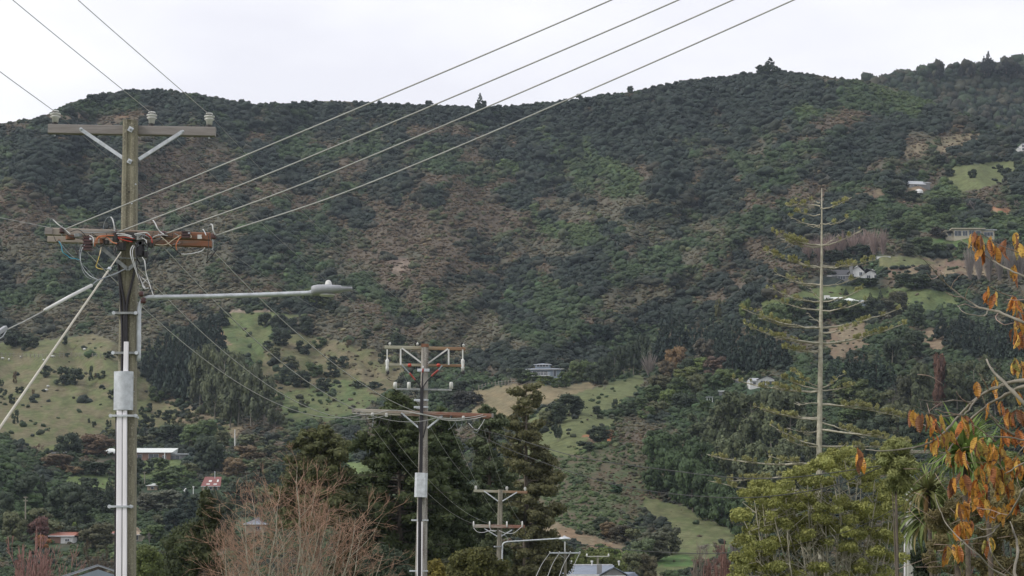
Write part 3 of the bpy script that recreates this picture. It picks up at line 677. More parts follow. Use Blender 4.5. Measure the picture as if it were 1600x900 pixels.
# ------------------------------------------------------------------ the bush that clothes the hill (nobody could count it)
BUSH = bpy.data.collections.new('bush_sources')
def bush_variant(i):
    rs = np.random.RandomState(500+i); V, T, v = [], [], []; off = 0
    for k in range(rs.randint(4, 7)):
        a = rs.uniform(0, 6.28); r = rs.uniform(.22, .42); q = rs.uniform(0, .30)
        c = np.array([q*math.cos(a), q*math.sin(a), rs.uniform(.18, .55)])
        nn = 1 + .20*(fbm(ICO_V[:, 0]*2.5+9*k, ICO_V[:, 1]*2.5+ICO_V[:, 2]*2.1+i*3, 7)-.5)*2 + rs.normal(0, .10, len(ICO_V))
        V.append(ICO_V*nn[:, None]*r*[1, 1, .85]+c); T.append(ICO_F+off); off += len(ICO_V); v.append(np.full(len(ICO_F), rs.uniform(.2, .7))+rs.uniform(-.2, .2, len(ICO_F)))
    n = 240; ci = rs.randint(0, len(V), n); pts = np.array([V[j][rs.randint(len(ICO_V))] for j in ci])
    lv, lf = leafquads(pts, rs.normal(size=(n, 3)), .085, rs)
    me = mk('bush', np.concatenate(V+[lv]), [np.concatenate(T), lf+off], M['cover'], np.clip(np.concatenate(v+[rs.uniform(.1, .85, n)]), 0, 1))
    return me
for i in range(6):
    o = bpy.data.objects.new('bush_source_%s' % 'abcdef'[i], bush_variant(i)); BUSH.objects.link(o)
def scatter_group():
    g = bpy.data.node_groups.new('bush_scatter', 'GeometryNodeTree')
    g.interface.new_socket('Geometry', in_out='INPUT', socket_type='NodeSocketGeometry'); g.interface.new_socket('Geometry', in_out='OUTPUT', socket_type='NodeSocketGeometry')
    N, L = g.nodes, g.links
    gi, go = N.new('NodeGroupInput'), N.new('NodeGroupOutput'); ip = N.new('GeometryNodeInstanceOnPoints')
    ci = N.new('GeometryNodeCollectionInfo'); ci.inputs['Collection'].default_value = BUSH; ci.inputs['Separate Children'].default_value = True; ci.inputs['Reset Children'].default_value = True
    def na(name, t):
        n = N.new('GeometryNodeInputNamedAttribute'); n.data_type = t; n.inputs['Name'].default_value = name; return n.outputs['Attribute']
    ip.inputs['Pick Instance'].default_value = True
    L.new(gi.outputs[0], ip.inputs['Points']); L.new(ci.outputs[0], ip.inputs['Instance']); L.new(na('vid', 'INT'), ip.inputs['Instance Index'])
    er = N.new('FunctionNodeEulerToRotation'); L.new(na('rot', 'FLOAT_VECTOR'), er.inputs[0]); L.new(er.outputs[0], ip.inputs['Rotation'])
    L.new(na('scl', 'FLOAT_VECTOR'), ip.inputs['Scale']); L.new(ip.outputs[0], go.inputs[0])
    return g
SG = scatter_group()
def scatter(name, pts, size, hk, colr, label=None):
    n = len(pts); me = bpy.data.meshes.new(name); me.vertices.add(n); me.vertices.foreach_set('co', np.asarray(pts, np.float32).ravel())
    def at(nm, t, key, d): a = me.attributes.new(nm, t, 'POINT'); a.data.foreach_set(key, d)
    at('vid', 'INT', 'value', R.randint(0, 6, n).astype(np.int32))
    rot = np.stack([R.normal(0, .12, n), R.normal(0, .12, n), R.uniform(0, 6.28, n)], -1); at('rot', 'FLOAT_VECTOR', 'vector', rot.astype(np.float32).ravel())
    scl = np.stack([size*R.uniform(.85, 1.2, n), size*R.uniform(.85, 1.2, n), size*hk], -1); at('scl', 'FLOAT_VECTOR', 'vector', scl.astype(np.float32).ravel())
    at('tint', 'FLOAT_COLOR', 'color', np.c_[colr, np.ones(n)].astype(np.float32).ravel())
    o = bpy.data.objects.new(name, me); COL.objects.link(o); md = o.modifiers.new('scatter', 'NODES'); md.node_group = SG
    tag(o, label, None, None, 'stuff'); return o
def bush_points(n_try, xr=(-450, 2050)):
    px = R.uniform(*xr, n_try); py = R.uniform(0, 1, n_try)
    sk = np.interp(px, gx, sky_row); py = sk + .5 + (905-sk)*py
    Y = surfY(px, py)
    w = cover(px, py); op = opened(px, py)
    kind = (R.uniform(0, 1, n_try)[:, None] > np.cumsum(w, -1)).sum(-1).clip(0, 4)
    big = np.array([3.5, 2.8, 2.1, 1.35, 1.6])[kind]
    size = big*R.lognormal(0, .42, n_try)
    odd = (kind >= 3) & (R.uniform(0, 1, n_try) < .07); kind = np.where(odd, R.randint(0, 3, n_try), kind); size = np.where(odd, size*1.6, size)
    size = np.minimum(size, big*1.9) * np.clip((Y/900)**1.25, .24, 1.12)
    size *= np.clip((py-sk)/28+.45, .5, 1)
    spx = size/Y*F
    dens = np.array([32., 23., 18., 9., 10.])[kind]
    acc = R.uniform(0, 1, n_try) < np.clip(dens/spx**2, 0, 1)
    dsp = np.array([q[3] for q in OPEN]+[1.])[op]
    acc &= R.uniform(0, 1, n_try) < dsp
    for ex, ey, rx, ry in CLEAR: acc &= ((px-ex)/rx)**2 + ((py-ey)/ry)**2 > 1
    px, py, Y, kind, size, op = [a[acc] for a in (px, py, Y, kind, size, op)]
    c = PAL[kind] * R.lognormal(0, .17, len(px))[:, None] * (1+R.normal(0, .05, (len(px), 3)))
    c *= np.where(fbm(px/60, py/40, 77)[:, None] > .5, 1.06, .94)
    # the middle of the kinds blends with its surroundings
    c = .6*c + .4*(w[acc] @ PAL)
    c *= np.where(R.uniform(0, 1, len(px)) < .05, 1.55, 1)[:, None]
    pts = Pn(px, py, Y); pts[:, 2] -= size*.12
    hk = np.array([.84, .9, .85, .7, .72])[kind]*R.uniform(.8, 1.15, len(px))
    return pts, size, hk, np.clip(c, .01, .5)
def _cover():
    pts, size, hk, c = bush_points(520000)
    scatter('hillside_bush', pts, size, hk, c, 'mixed native bush and scrub covering the steep hillside')
_cover()
# a farther ridge behind on the right
def far_ridge():
    xs = np.arange(1250, 2300, 6.); top = np.interp(xs, [1250, 1375, 1400, 1420, 1460, 1500, 1530, 1560, 1600, 2300], [160, 133, 125, 121, 114, 112, 108, 107, 104, 95]) + 3*(fbm(xs/20, xs*0, 8)-.5)
    n = 60; t = np.linspace(0, 1, n)
    PX = np.repeat(xs[:, None], n, 1); PY = 330 + (top[:, None]-330)*t[None]; YY = 1235 + 175*t[None] + 60*(fbm(PX/80, PY/80, 2)-.5)*t[None] + 0*PX
    V = Pn(PX, PY, YY); b_ = V[:, -1].copy(); b_[:, 1] += 200; b_[:, 2] -= 80; V = np.concatenate([V, b_[:, None]], 1)
    I = np.arange(V.shape[0]*V.shape[1]).reshape(V.shape[:2]); Fc = np.stack([I[:-1, :-1], I[1:, :-1], I[1:, 1:], I[:-1, 1:]], -1).reshape(-1, 4)
    me = mk('far_ridge', V.reshape(-1, 3), Fc, mat('far_ridge_ground', (.04, .046, .04), 1, scale=.02, var=.3), smooth=True)
    o = bpy.data.objects.new('far_ridge', me); COL.objects.link(o); tag(o, kind='structure')
    m = 9000; i = R.uniform(0, len(xs)-1.01, m); j = n-1-(R.uniform(0, 1, m)**1.3)*(n-2)*.75
    ii, jj = i.astype(int), j.astype(int); pts = V[ii, jj]*(1-(i-ii))[:, None] + V[ii+1, jj]*(i-ii)[:, None]
    size = np.minimum(6*R.lognormal(0, .3, m), 10); k = R.randint(0, 5, m)
    c = (.7*PAL[0]+.3*PAL[k])*R.lognormal(0, .2, m)[:, None]
    scatter('far_ridge_bush', pts, size, R.uniform(.8, 1.4, m), c, 'dark bush on the farther ridge at upper right')
far_ridge()
# the nearer bush covered spur at lower left
def left_spur():
    c = P(-190, 880, 470); X, Y_, Z, r = dome('left_spur', c.x, 470, 47, 60, 24, 14, (.022, .032, .018))
    ok = np.where(r < .995)[0]; m = 11000; pw = .25+2*r[ok]**4; i = R.choice(ok, m, p=pw/pw.sum()); n = 70
    pts = np.stack([X[i]+R.uniform(-.6, .6, m), Y_[i]+R.uniform(-1, 1, m), Z[i]-.3], -1)
    s = 1.6*np.minimum(R.lognormal(0, .3, m), 1.8); k = R.choice([0, 1, 1, 1, 2], m); col_ = (PAL[k]*.5+PAL[1]*.5)*R.lognormal(0, .25, m)[:, None]*[1, 1.06, .95]
    scatter('spur_bush', pts, s, R.uniform(.6, .9, m), col_, 'low green bush clothing the near spur at lower left')
left_spur()
# ------------------------------------------------------------------ houses
def house_mats():
    d = dict(r_white=(.64, .67, .64), r_red=(.19, .06, .05), r_orange=(.30, .11, .07), r_grey=(.17, .18, .21), r_lightgrey=(.34, .36, .38), r_blue=(.17, .20, .25), r_dark=(.045, .045, .05),
             w_cream=(.40, .36, .27), w_brick=(.24, .14, .10), w_bluegrey=(.24, .29, .34), w_white=(.60, .60, .58), w_grey=(.22, .22, .22), w_tan=(.30, .23, .16), trim=(.62, .62, .62), clay=(.25, .12, .08))
    for k, c in d.items():
        M['h_'+k] = mat({'r': 'roof_', 'w': 'wall_'}.get(k[0], '')+k.split('_')[-1]+'_paint', c, .6, scale=.7, var=.12, streak=(3, 3, 1))
house_mats()
def house(px, py, Y, label, name='house', cat='house', rz=0):
    if Y < 200: return empty(name, P(px, py, Y), label, cat, None, rz)
    Yt = S1(px, py); o = empty(name, P(px, py, Yt), label, cat, None, rz); o.scale = (Yt/Y,)*3; return o
def lbox(parent, name, c, s, m, loc=None):
    b = MB(); b.box(c, s); me = bpy.data.meshes.new(name); me.from_pydata([tuple(v) for v in b.v], [], b.f); me.materials.append(m)
    o = bpy.data.objects.new(name, me); COL.objects.link(o); o.parent = parent; return o
def lmesh(parent, name, vs, fs, m):
    me = bpy.data.meshes.new(name); me.from_pydata([tuple(v) for v in vs], [], fs); me.materials.append(m)
    o = bpy.data.objects.new(name, me); COL.objects.link(o); o.parent = parent; return o
def window(parent, x, z, w, h, y, n=1, frame='trim'):
    f = lbox(parent, 'window', (x, y-.04, z+h/2), (w+.16, .12, h+.16), M['h_'+frame])
    k = (w - .08*(n-1))/n
    for i in range(n):
        lbox(f, 'pane', (x-w/2+k/2+i*(k+.08), y-.115, z+h/2), (k, .04, h), M['glass'])
def block(parent, x, z, w, d, h, wall, wins=(), y=0):
    """a wall block, front face at y (towards the camera = -y)"""
    o = lbox(parent, 'wall', (x, y+d/2, z+h/2-1.2), (w, d, h+2.4), M['h_'+wall])
    for (wx, wz, ww, wh, *n) in wins: window(parent, x+wx, z+wz, ww, wh, y, n[0] if n else 1)
    return o
def roof(parent, x, z, w, d, h, m, kind='hip', y=0, ov=.6, t=.18, ridge=None, skew=0):
    x0, x1, y0, y1 = x-w/2-ov, x+w/2+ov, y-ov, y+d+ov; ym = (y0+y1)/2
    if kind == 'hip': rx0, rx1 = x0+(ridge or (y1-y0)/2), x1-(ridge or (y1-y0)/2)
    if kind == 'gable': rx0, rx1 = x0, x1
    if kind in ('hip', 'gable'):
        T = [(x0, y0, z), (x1, y0, z), (x1, y1, z), (x0, y1, z), (rx0+skew, ym, z+h), (rx1+skew, ym, z+h)]
        Fs = [(0, 1, 5, 4), (2, 3, 4, 5), (1, 2, 5), (3, 0, 4), (3, 2, 1, 0)]
    elif kind == 'front':      # gable end towards the camera
        T = [(x0, y0, z), (x1, y0, z), (x1, y1, z), (x0, y1, z), (x+skew, y0, z+h), (x+skew, y1, z+h)]
        T2 = [(a, b, c+t) for a, b, c in T]
        return lmesh(parent, 'roof', T+T2, [(0, 4, 10, 6), (4, 1, 7, 10), (6, 10, 11, 9), (10, 7, 8, 11), (0, 3, 5, 4), (1, 4, 5, 2), (3, 9, 11, 5), (5, 11, 8, 2), (0, 6, 9, 3), (1, 2, 8, 7)], m)
    elif kind == 'flat':
        return lbox(parent, 'roof', ((x0+x1)/2, ym, z+h/2), (x1-x0, y1-y0, h), m)
    elif kind == 'mono':       # slopes down towards the camera
        T = [(x0, y0, z), (x1, y0, z), (x1, y1, z), (x0, y1, z), (x0+skew, y1, z+h), (x1+skew*.2, y1, z+h)]
        Fs = [(0, 1, 5, 4), (2, 3, 4, 5), (1, 2, 5), (3, 0, 4), (3, 2, 1, 0)]
    o = lmesh(parent, 'roof', T, Fs, m)
    g = lbox(o, 'gutter', ((x0+x1)/2, y0-.02, z-.06), (x1-x0, .12, .14), M['h_trim'])
    return o
def gable_end(parent, x, z, w, h, y, m, t=.3):
    return lmesh(parent, 'gable', [(x-w/2, y, z), (x+w/2, y, z), (x, y, z+h), (x-w/2, y+t, z), (x+w/2, y+t, z), (x, y+t, z+h)], [(0, 1, 2), (5, 4, 3), (0, 3, 4, 1), (1, 4, 5, 2), (2, 5, 3, 0)], m)
def metres(px, Y): return px*Y/F

def Y_S(px, py): return S1(px, py)
def houses():
    # long white roofed farmhouse
    Y = 590; k = Y/F; h = house(222, 719, Y, 'long single storey farmhouse with pale white roofs below the left pasture', 'farmhouse')
    block(h, -9.8, 0, 7, 7, 2.0, 'w_brick', [(-2, .3, 1.4, 1.1)]); roof(h, -9.6, 2.0, 8, 7, 1.6, M['h_r_white'], 'hip')
    block(h, 2.2, 0, 12, 8, 2.2, 'w_brick', [(-2.8, .2, 1.2, 1.4), (1.2, 0, 2.8, 1.7, 2), (4.2, .3, 1, 1)], -.5); roof(h, 1.9, 2.2, 12.6, 8, 1.7, M['h_r_white'], 'mono', -.5, skew=1.2)
    block(h, 10, 0, 5.2, 6, 1.6, 'w_grey', [(-.6, .2, 2.6, 1.1, 2)], .5); roof(h, 10, 1.6, 5.4, 6, .35, M['h_r_lightgrey'], 'flat', .5)
    lbox(h, 'post', (6.6, -.9, 1), (.3, .3, 2.2), M['h_trim'])
    # red house with skylights
    Y = 500; h = house(329, 766, Y, 'small house with dark red roof and four pale skylights among valley trees', rz=.12)
    block(h, 0, 0, 4.2, 5, 1.0, 'w_tan', [(-1.2, .2, .7, .6), (0, .2, .7, .6), (1.2, .2, .7, .6)]); r = roof(h, 0, 1.0, 3.9, 5, 2.5, M['h_r_red'], 'mono', skew=.8, ov=.4)
    for x, y, w, d in ((-.7, .7, .8, .45), (1.0, .7, .8, .45), (-.2, 2.6, .7, .9), (1.6, 2.8, .4, 1.3)):
        zz = 1.0 + (y+.4)/5.8*2.5+.05
        o = lmesh(r, 'skylight', [(x-w/2, y-d/2, zz-d*.21), (x+w/2, y-d/2, zz-d*.21), (x+w/2+.1, y+d/2, zz+d*.21+.04), (x-w/2+.1, y+d/2, zz+d*.21+.04)]+[(x-w/2, y-d/2, zz-d*.21-.1), (x+w/2, y-d/2, zz-d*.21-.1), (x+w/2+.1, y+d/2, zz+d*.21-.1), (x-w/2+.1, y+d/2, zz+d*.21-.1)], [(0, 1, 2, 3), (7, 6, 5, 4), (0, 4, 5, 1), (1, 5, 6, 2), (2, 6, 7, 3), (3, 7, 4, 0)], M['h_r_white'])
    c = MB(); c.lathe((.9, 3, 3), [(.09, 0), (.09, 1.5), (.16, 1.5), (.16, 1.7)]); lm = lmesh(h, 'chimney', c.v, c.f, M['galv'])
    # a white conservatory cone and post near it
    h2 = house(302, 772, 495, 'slim white post with small cap beside the red roofed house with skylights', 'garden_post', 'post'); b = MB(); b.lathe((0, 0, -1), [(.12, 0), (.1, 2.6), (.22, 2.6), (.2, 2.9)]); lmesh(h2, 'shaft', b.v, b.f, M['white'])
    h2 = house(290, 768, 500, 'small white pointed canopy left of the red roofed house with skylights', 'canopy', 'canopy'); b = MB(); b.lathe((0, 0, -.5), [(.7, 0), (.7, .6), (.1, 1.3)], n=6); lmesh(h2, 'cover', b.v, b.f, M['white'])
    # tan house with pale roof up from it
    Y = 520; h = house(238, 766, Y, 'tan cottage with little white roof behind bushes right of the left pole', 'cottage', rz=-.1)
    block(h, 0, 0, 2.6, 4, 1.2, 'w_tan', [(0, .3, .7, .5)]); roof(h, 0, 1.2, 2.6, 4, .6, M['h_r_white'], 'hip', ov=.3)
    # red roofed house behind pole
    Y = 430; h = house(193, 845, Y, 'house with weathered red roofs partly hidden behind the left pole')
    block(h, -2.2, 0, 3.0, 5, 1.5, 'w_tan', [(-.5, .4, .7, .7)]); roof(h, -2.2, 1.5, 2.8, 5, .55, M['h_r_orange'], 'gable', ov=.3)
    block(h, 2.2, 0, 3.6, 5, 1.3, 'w_cream', [(.2, .2, 1.2, .9, 2)]); roof(h, 1.8, 1.3, 3.6, 5, 1.5, M['h_w_tan'], 'hip'); roof(h, 1.0, 1.35, 2.6, 1.2, .5, M['h_r_red'], 'mono', -1.3, ov=.1)
    h = house(157, 826, 440, 'tiny cream shed with flat roof left of the left pole', 'shed', 'shed'); block(h, 0, 0, 1.7, 2, .9, 'w_cream', [(.3, .2, .4, .4)]); roof(h, 0, .9, 1.7, 2, .15, M['h_r_white'], 'flat', ov=.1)
    Y = 380; h = house(96, 849, Y, 'low building with orange red roof and white end wall at lower left', 'outbuilding', 'building')
    block(h, -.4, 0, 2.4, 3, 1.0, 'clay' if 0 else 'w_brick'); block(h, .7, 0, 1.6, 3, .85, 'w_white', [(.1, .3, .5, .28, 2)], -.06); roof(h, 0, 1.05, 3.1, 3, .55, M['h_r_orange'], 'mono', ov=.25); h.scale = (1.35*Y_S(96, 849)/380,)*3
    h = house(97, 712, 560, 'low pale farm shed beside dark open bay at edge of left pasture', 'farm_shed', 'shed'); block(h, .9, 0, 2.6, 3, .9, 'w_grey'); roof(h, .9, .9, 2.6, 3, .4, M['h_r_lightgrey'], 'mono', ov=.15)
    block(h, -2.1, 0, 2.6, 3, 1.0, 'r_dark' if 0 else 'w_grey', [(-.3, 0, 1.6, .7)]); roof(h, -2.1, 1.0, 2.7, 3, .15, M['h_r_dark'], 'flat', ov=.1)
    # blue grey two tier house
    Y = 640; h = house(849, 589, Y, 'blue grey hilltop house with wide eaves, upper storey and white balcony rail', rz=-.08)
    block(h, 0, 0, 11, 9, 2.4, 'w_bluegrey', [(-4.3, .5, 1.5, 1.2), (-1, .6, 4.6, 1.2, 4), (3.6, .2, .8, 1.8)])
    roof(h, -.1, 2.4, 11, 9, .9, M['h_r_blue'], 'hip', ov=1.1)
    block(h, -.4, 3.0, 4.6, 4, 1.0+.3, 'w_bluegrey', [(0, .45, 3.6, .6, 4)], 2.4); roof(h, -.4, 4.15, 4.6, 4, .55, M['h_r_blue'], 'hip', 2.4, ov=.5)
    dk = lbox(h, 'balcony', (-1.6, -1.2, .2), (7.6, 2.2, .16), M['h_trim'])
    for i in range(16): lbox(dk, 'baluster', (-5.3+i*.5, -2.2, .65), (.07, .07, .85), M['h_trim'])
    lbox(dk, 'handrail', (-1.6, -2.25, 1.1), (7.7, .1, .1), M['h_trim'])
    h = house(913, 572, 660, 'small pale shed half hidden by shrubs right of the blue grey house', 'shed', 'shed'); block(h, 0, 0, 2.4, 2, 1.0, 'w_white', [(.4, .3, .5, .4)]); roof(h, 0, 1.0, 2.4, 2, .3, M['h_r_lightgrey'], 'gable', ov=.2)
    # white gabled cottage
    Y = 560; h = house(1196, 603, Y, 'small white gabled cottage with dark window openings on the right spur', 'cottage', rz=.1)
    block(h, .6, 0, 4.8, 5, 1.7, 'w_white', [(-1.3, .2, 1.2, 1.2, 2), (1.1, .3, 1.7, 1.0)]); g = gable_end(h, .6, 1.7, 4.8, 1.0, 0, M['h_w_white']); roof(h, .6, 1.7, 4.8, 5, 1.05, M['h_r_dark'], 'front', ov=.35)
    block(h, -2.9, 0, 2.4, 4, 1.5, 'w_white', [(0, .4, .8, .7)], .8); roof(h, -2.6, 1.5, 2.6, 4, 1.1, M['h_r_lightgrey'], 'mono', .8, skew=1.0, ov=.3)
    h = house(1154, 600, 570, 'round pale water tank left of the small white gabled cottage', 'water_tank', 'tank'); b = MB(); b.lathe((0, 0, -1), [(1.0, 0), (1.0, 2.2), (.1, 2.6)], n=14); lmesh(h, 'shell', b.v, b.f, M['h_w_grey'])
    h = house(1130, 617, 545, 'flat white roofed garden shed below the small white cottage', 'garden_shed', 'shed'); block(h, 0, 0, 2.0, 2, 1.0, 'w_grey'); roof(h, 0, 1.0, 2.0, 2, .3, M['h_r_white'], 'mono', ov=.2)
    h = house(1109, 628, 540, 'small open carport with thin white posts below the cottage garden', 'carport', 'carport')
    for x in (-.7, 0, .7): lbox(h, 'post', (x, 0, .3), (.12, .12, 1.9), M['h_trim'])
    lbox(h, 'roof', (0, .8, 1.3), (1.9, 2, .12), M['h_r_lightgrey'])
    # steep gabled white house
    Y = 700; h = house(1332, 437, Y, 'white house with steep asymmetric gables and long dark roofed wing on the right hillside')
    block(h, -10.2, 0, 5.5, 5, 1.2, 'w_cream', [(0, .2, 1.2, .8)], .5); roof(h, -10.2, 1.2, 5, 5, .9, M['h_w_tan'], 'hip', .5)
    block(h, -4.4, 0, 8, 6, 1.6, 'w_grey', [(-2.4, .3, 1.5, .9, 2), (.8, .3, 2.4, 1.0, 3)], 1); roof(h, -4.6, 1.6, 8.4, 6, 2.9, M['h_r_dark'], 'mono', 1, ov=.3)
    block(h, 1.7, 0, 5.2, 6, 2.6, 'w_white', [(-1.7, .4, 1.0, 1.6), (1.2, 1.4, 1.0, 1.2, 2)]); gable_end(h, 1.7, 2.6, 5.2, 2.4, 0, M['h_w_white']); roof(h, 1.7, 2.6, 5.2, 6, 2.4, M['h_r_dark'], 'front', skew=1.2, ov=.4)
    lbox(h, 'chimney', (-.4, .0, 3.0), (1.0, .9, 5.0), M['h_w_grey'])
    block(h, 7.0, 0, 5.4, 6, 2.0, 'w_white', [(-1.4, .2, 1.1, 1.3, 2), (1.0, .2, .8, 1.4), (2.1, .2, .5, 1.4)], .3); gable_end(h, 7.0, 2.0, 5.4, 1.7, .3, M['h_w_white']); roof(h, 7.0, 2.0, 5.4, 6, 1.8, M['h_r_dark'], 'front', .3, skew=-2.2, ov=.5)
    # low white house on the terrace
    Y = 665; h = house(1318, 477, Y, 'low white house with pale grey roofs half sunk behind trees on the terrace', rz=-.15)
    block(h, -5.3, 0, 2.0, 4, 3.4, 'w_white', [(0, .6, 1.0, 1.4)]); block(h, -2.8, 0, 3.0, 5, 1.9, 'w_bluegrey', [(.1, .3, 2.0, 1.3, 2)]); roof(h, -2.2, 2.2, 3.8, 5, 1.2, M['h_r_white'], 'mono', skew=-.6, ov=.2)
    block(h, 1.8, 0, 5.6, 6, 1.3, 'w_white', [(-1.4, .2, 1.5, .8, 2), (1.2, .2, 1.6, .8, 2)]); roof(h, 1.8, 1.3, 5.8, 6, 1.5, M['h_r_white'], 'hip', ov=.5)
    block(h, 6.2, -.6, 3.0, 5, 1.3, 'w_bluegrey'); roof(h, 6.2, .7, 3.2, 5, 1.2, M['h_r_lightgrey'], 'hip', ov=.5)
    # long modern house
    Y = 790; h = house(1518, 370, Y, 'long flat roofed modern house with big white framed windows behind orange leaves')
    block(h, -8.3, 0, 3, 7, 2.3, 'w_cream', [(0, .6, 1.2, 1.2)], 1); roof(h, -8.3, 2.3, 3.2, 7, .3, M['h_w_cream'], 'flat', 1, ov=.5)
    block(h, -1.5, 0, 10.8, 8, 3.0, 'w_cream', [(-3.8, .4, 2.6, 1.9, 2), (-1.0, .4, 1.8, 1.9, 2), (1.6, .3, 2.0, 2.2, 2), (4.2, .4, 1.8, 1.9)]); roof(h, -1.2, 3.0, 11.6, 8, .4, M['h_w_cream'], 'flat', ov=.8)
    block(h, 6.6, 0, 5, 7, 2.6, 'w_cream', [(.2, .4, 3.4, 1.5, 3)], .6); roof(h, 6.8, 2.6, 5.6, 7, .35, M['h_r_lightgrey'], 'flat', .6, ov=.5)
    # grey shed high up
    Y = 895; h = house(1434, 291, Y, 'grey mono pitch shed roof high on the right hillside', 'hill_shed', 'shed', rz=.18)
    block(h, 0, 0, 7, 4, .9, 'w_grey', [(-1, .1, 1.5, .6)]); roof(h, 0, .9, 7.2, 4, 2.2, M['h_r_lightgrey'], 'mono', skew=1.2, ov=.3); block(h, 5.0, 1.2, 2.5, 3, .7, 'w_grey', y=1); roof(h, 5.2, 1.9, 3.0, 3, .9, M['h_r_grey'], 'mono', 1, ov=.2)
    h = house(1436, 301, 880, 'small white domed water tank below the grey hillside shed', 'water_tank', 'tank'); b = MB(); b.lathe((0, 0, -.4), [(1.8, 0), (1.8, 1.0), (1.2, 1.7), (.2, 2.0)], n=14); lmesh(h, 'shell', b.v, b.f, M['white'])
    h = house(1599, 236, 960, 'white two storey house cut by the right edge of the picture', 'villa'); block(h, .8, 0, 3.4, 5, 3.2, 'w_white', [(-.9, .4, .8, 1), (-.9, 2, .8, .8)]); roof(h, .8, 3.2, 3.4, 5, 1, M['h_r_lightgrey'], 'hip', ov=.3)
    block(h, -1.6, 0, 1.6, 4, 1.5, 'w_white', y=.5); roof(h, -1.6, 1.5, 1.6, 4, .2, M['h_w_white'], 'flat', .5, ov=.1)
    h = house(1372, 404, 735, 'long low white retaining wall above the tan terrace', 'garden_wall', 'wall'); lbox(h, 'wall', (2, 0, .2), (5, .3, .9), M['h_w_white']); lbox(h, 'cap', (2, 0, .7), (5.1, .4, .1), M['h_trim'])
    # roof at lower left
    Y = 74; k = Y/F; h = house(148, 1096, Y, 'grey corrugated gable roof of a nearby house at the bottom left corner', 'bungalow', rz=.2)
    z0 = pyz(0, Y); zr = P(148, 884, Y).z - h.location.z; w = 6.5; d = 7
    block(h, 0, 1.2, w, d, zr-1.2-1.15, 'w_cream', [(-1.6, 1, 1.2, 1.1, 2), (1.6, 1, 1.2, 1.1, 2)])
    r = roof(h, 0, zr-1.12, w-.2, d, 1.1, M['h_r_lightgrey'], 'front', ov=.12, t=.05)
    gable_end(h, 0, zr-1.15, w-.3, 1.02, -.135, M['h_w_bluegrey'], t=.1)
    for i in range(34):                     # ribs of the roofing running down both slopes
        y = -.3 + i*.23
        for s in (-1, 1):
            b = MB(); b.beam((0, y, zr+.03), (s*(w/2+.2), y, zr-1.08), .05, .03, (0, 0, 1)); lmesh(r, 'rib', b.v, b.f, M['h_r_grey'])
    # gabled house at the bottom middle
    Y = 165; h = house(920, 1022, Y, 'grey roofed house with white trimmed cross gable at the bottom beneath the power poles', 'gabled_house')
    z8 = P(0, 884, Y).z - h.location.z
    block(h, 0, 0, 5.4, 6, z8-.75, 'w_cream', [(-1.6, z8-1.55, .7, .6), (-.4, z8-1.55, .5, .6), (.5, z8-1.55, .7, .6)], .5)
    roof(h, -.4, z8-.7, 4.6, 6, .75, M['h_r_blue'], 'gable', .5, ov=.3)
    block(h, 2.0, 0, 1.9, 2, z8-.75, 'w_white', [(0, z8-1.45, .8, .5, 2)], -.6); gable_end(h, 2.0, z8-.75, 1.9, .6, -.6, M['h_w_grey']); roof(h, 2.0, z8-.75, 1.9, 2.5, .62, M['h_r_blue'], 'front', -.6, ov=.2, t=.06)
    roof(h, 3.0, z8-1.3, 2.4, 4, .8, M['h_r_blue'], 'hip', .2, ov=.3); lbox(h, 'chimney', (.9, .6, z8-.3), (.4, .4, .8), M['h_w_grey'])
    for x in (-1.3, .4, 2.6): b = MB(); b.lathe((x, 3, z8+.02), [(.05, 0), (.05, .25), (.1, .25), (.1, .4)]); lmesh(h, 'roof_vent', b.v, b.f, M['white'])
    lbox(h, 'ridge_cap', (-.4, 3.5, z8+.08), (5, .22, .08), M['h_trim'])
    # half seen grey roof behind the willow
    h = house(398, 836, 410, 'grey hip roofed house half hidden behind the orange willow clump', 'hidden_house')
    block(h, 0, 0, 3.8, 5, 2.2, 'w_tan', [(.6, 1, .9, .7, 2)]); roof(h, 0, 2.2, 3.8, 5, 1.3, M['h_r_grey'], 'hip', ov=.4)
houses()

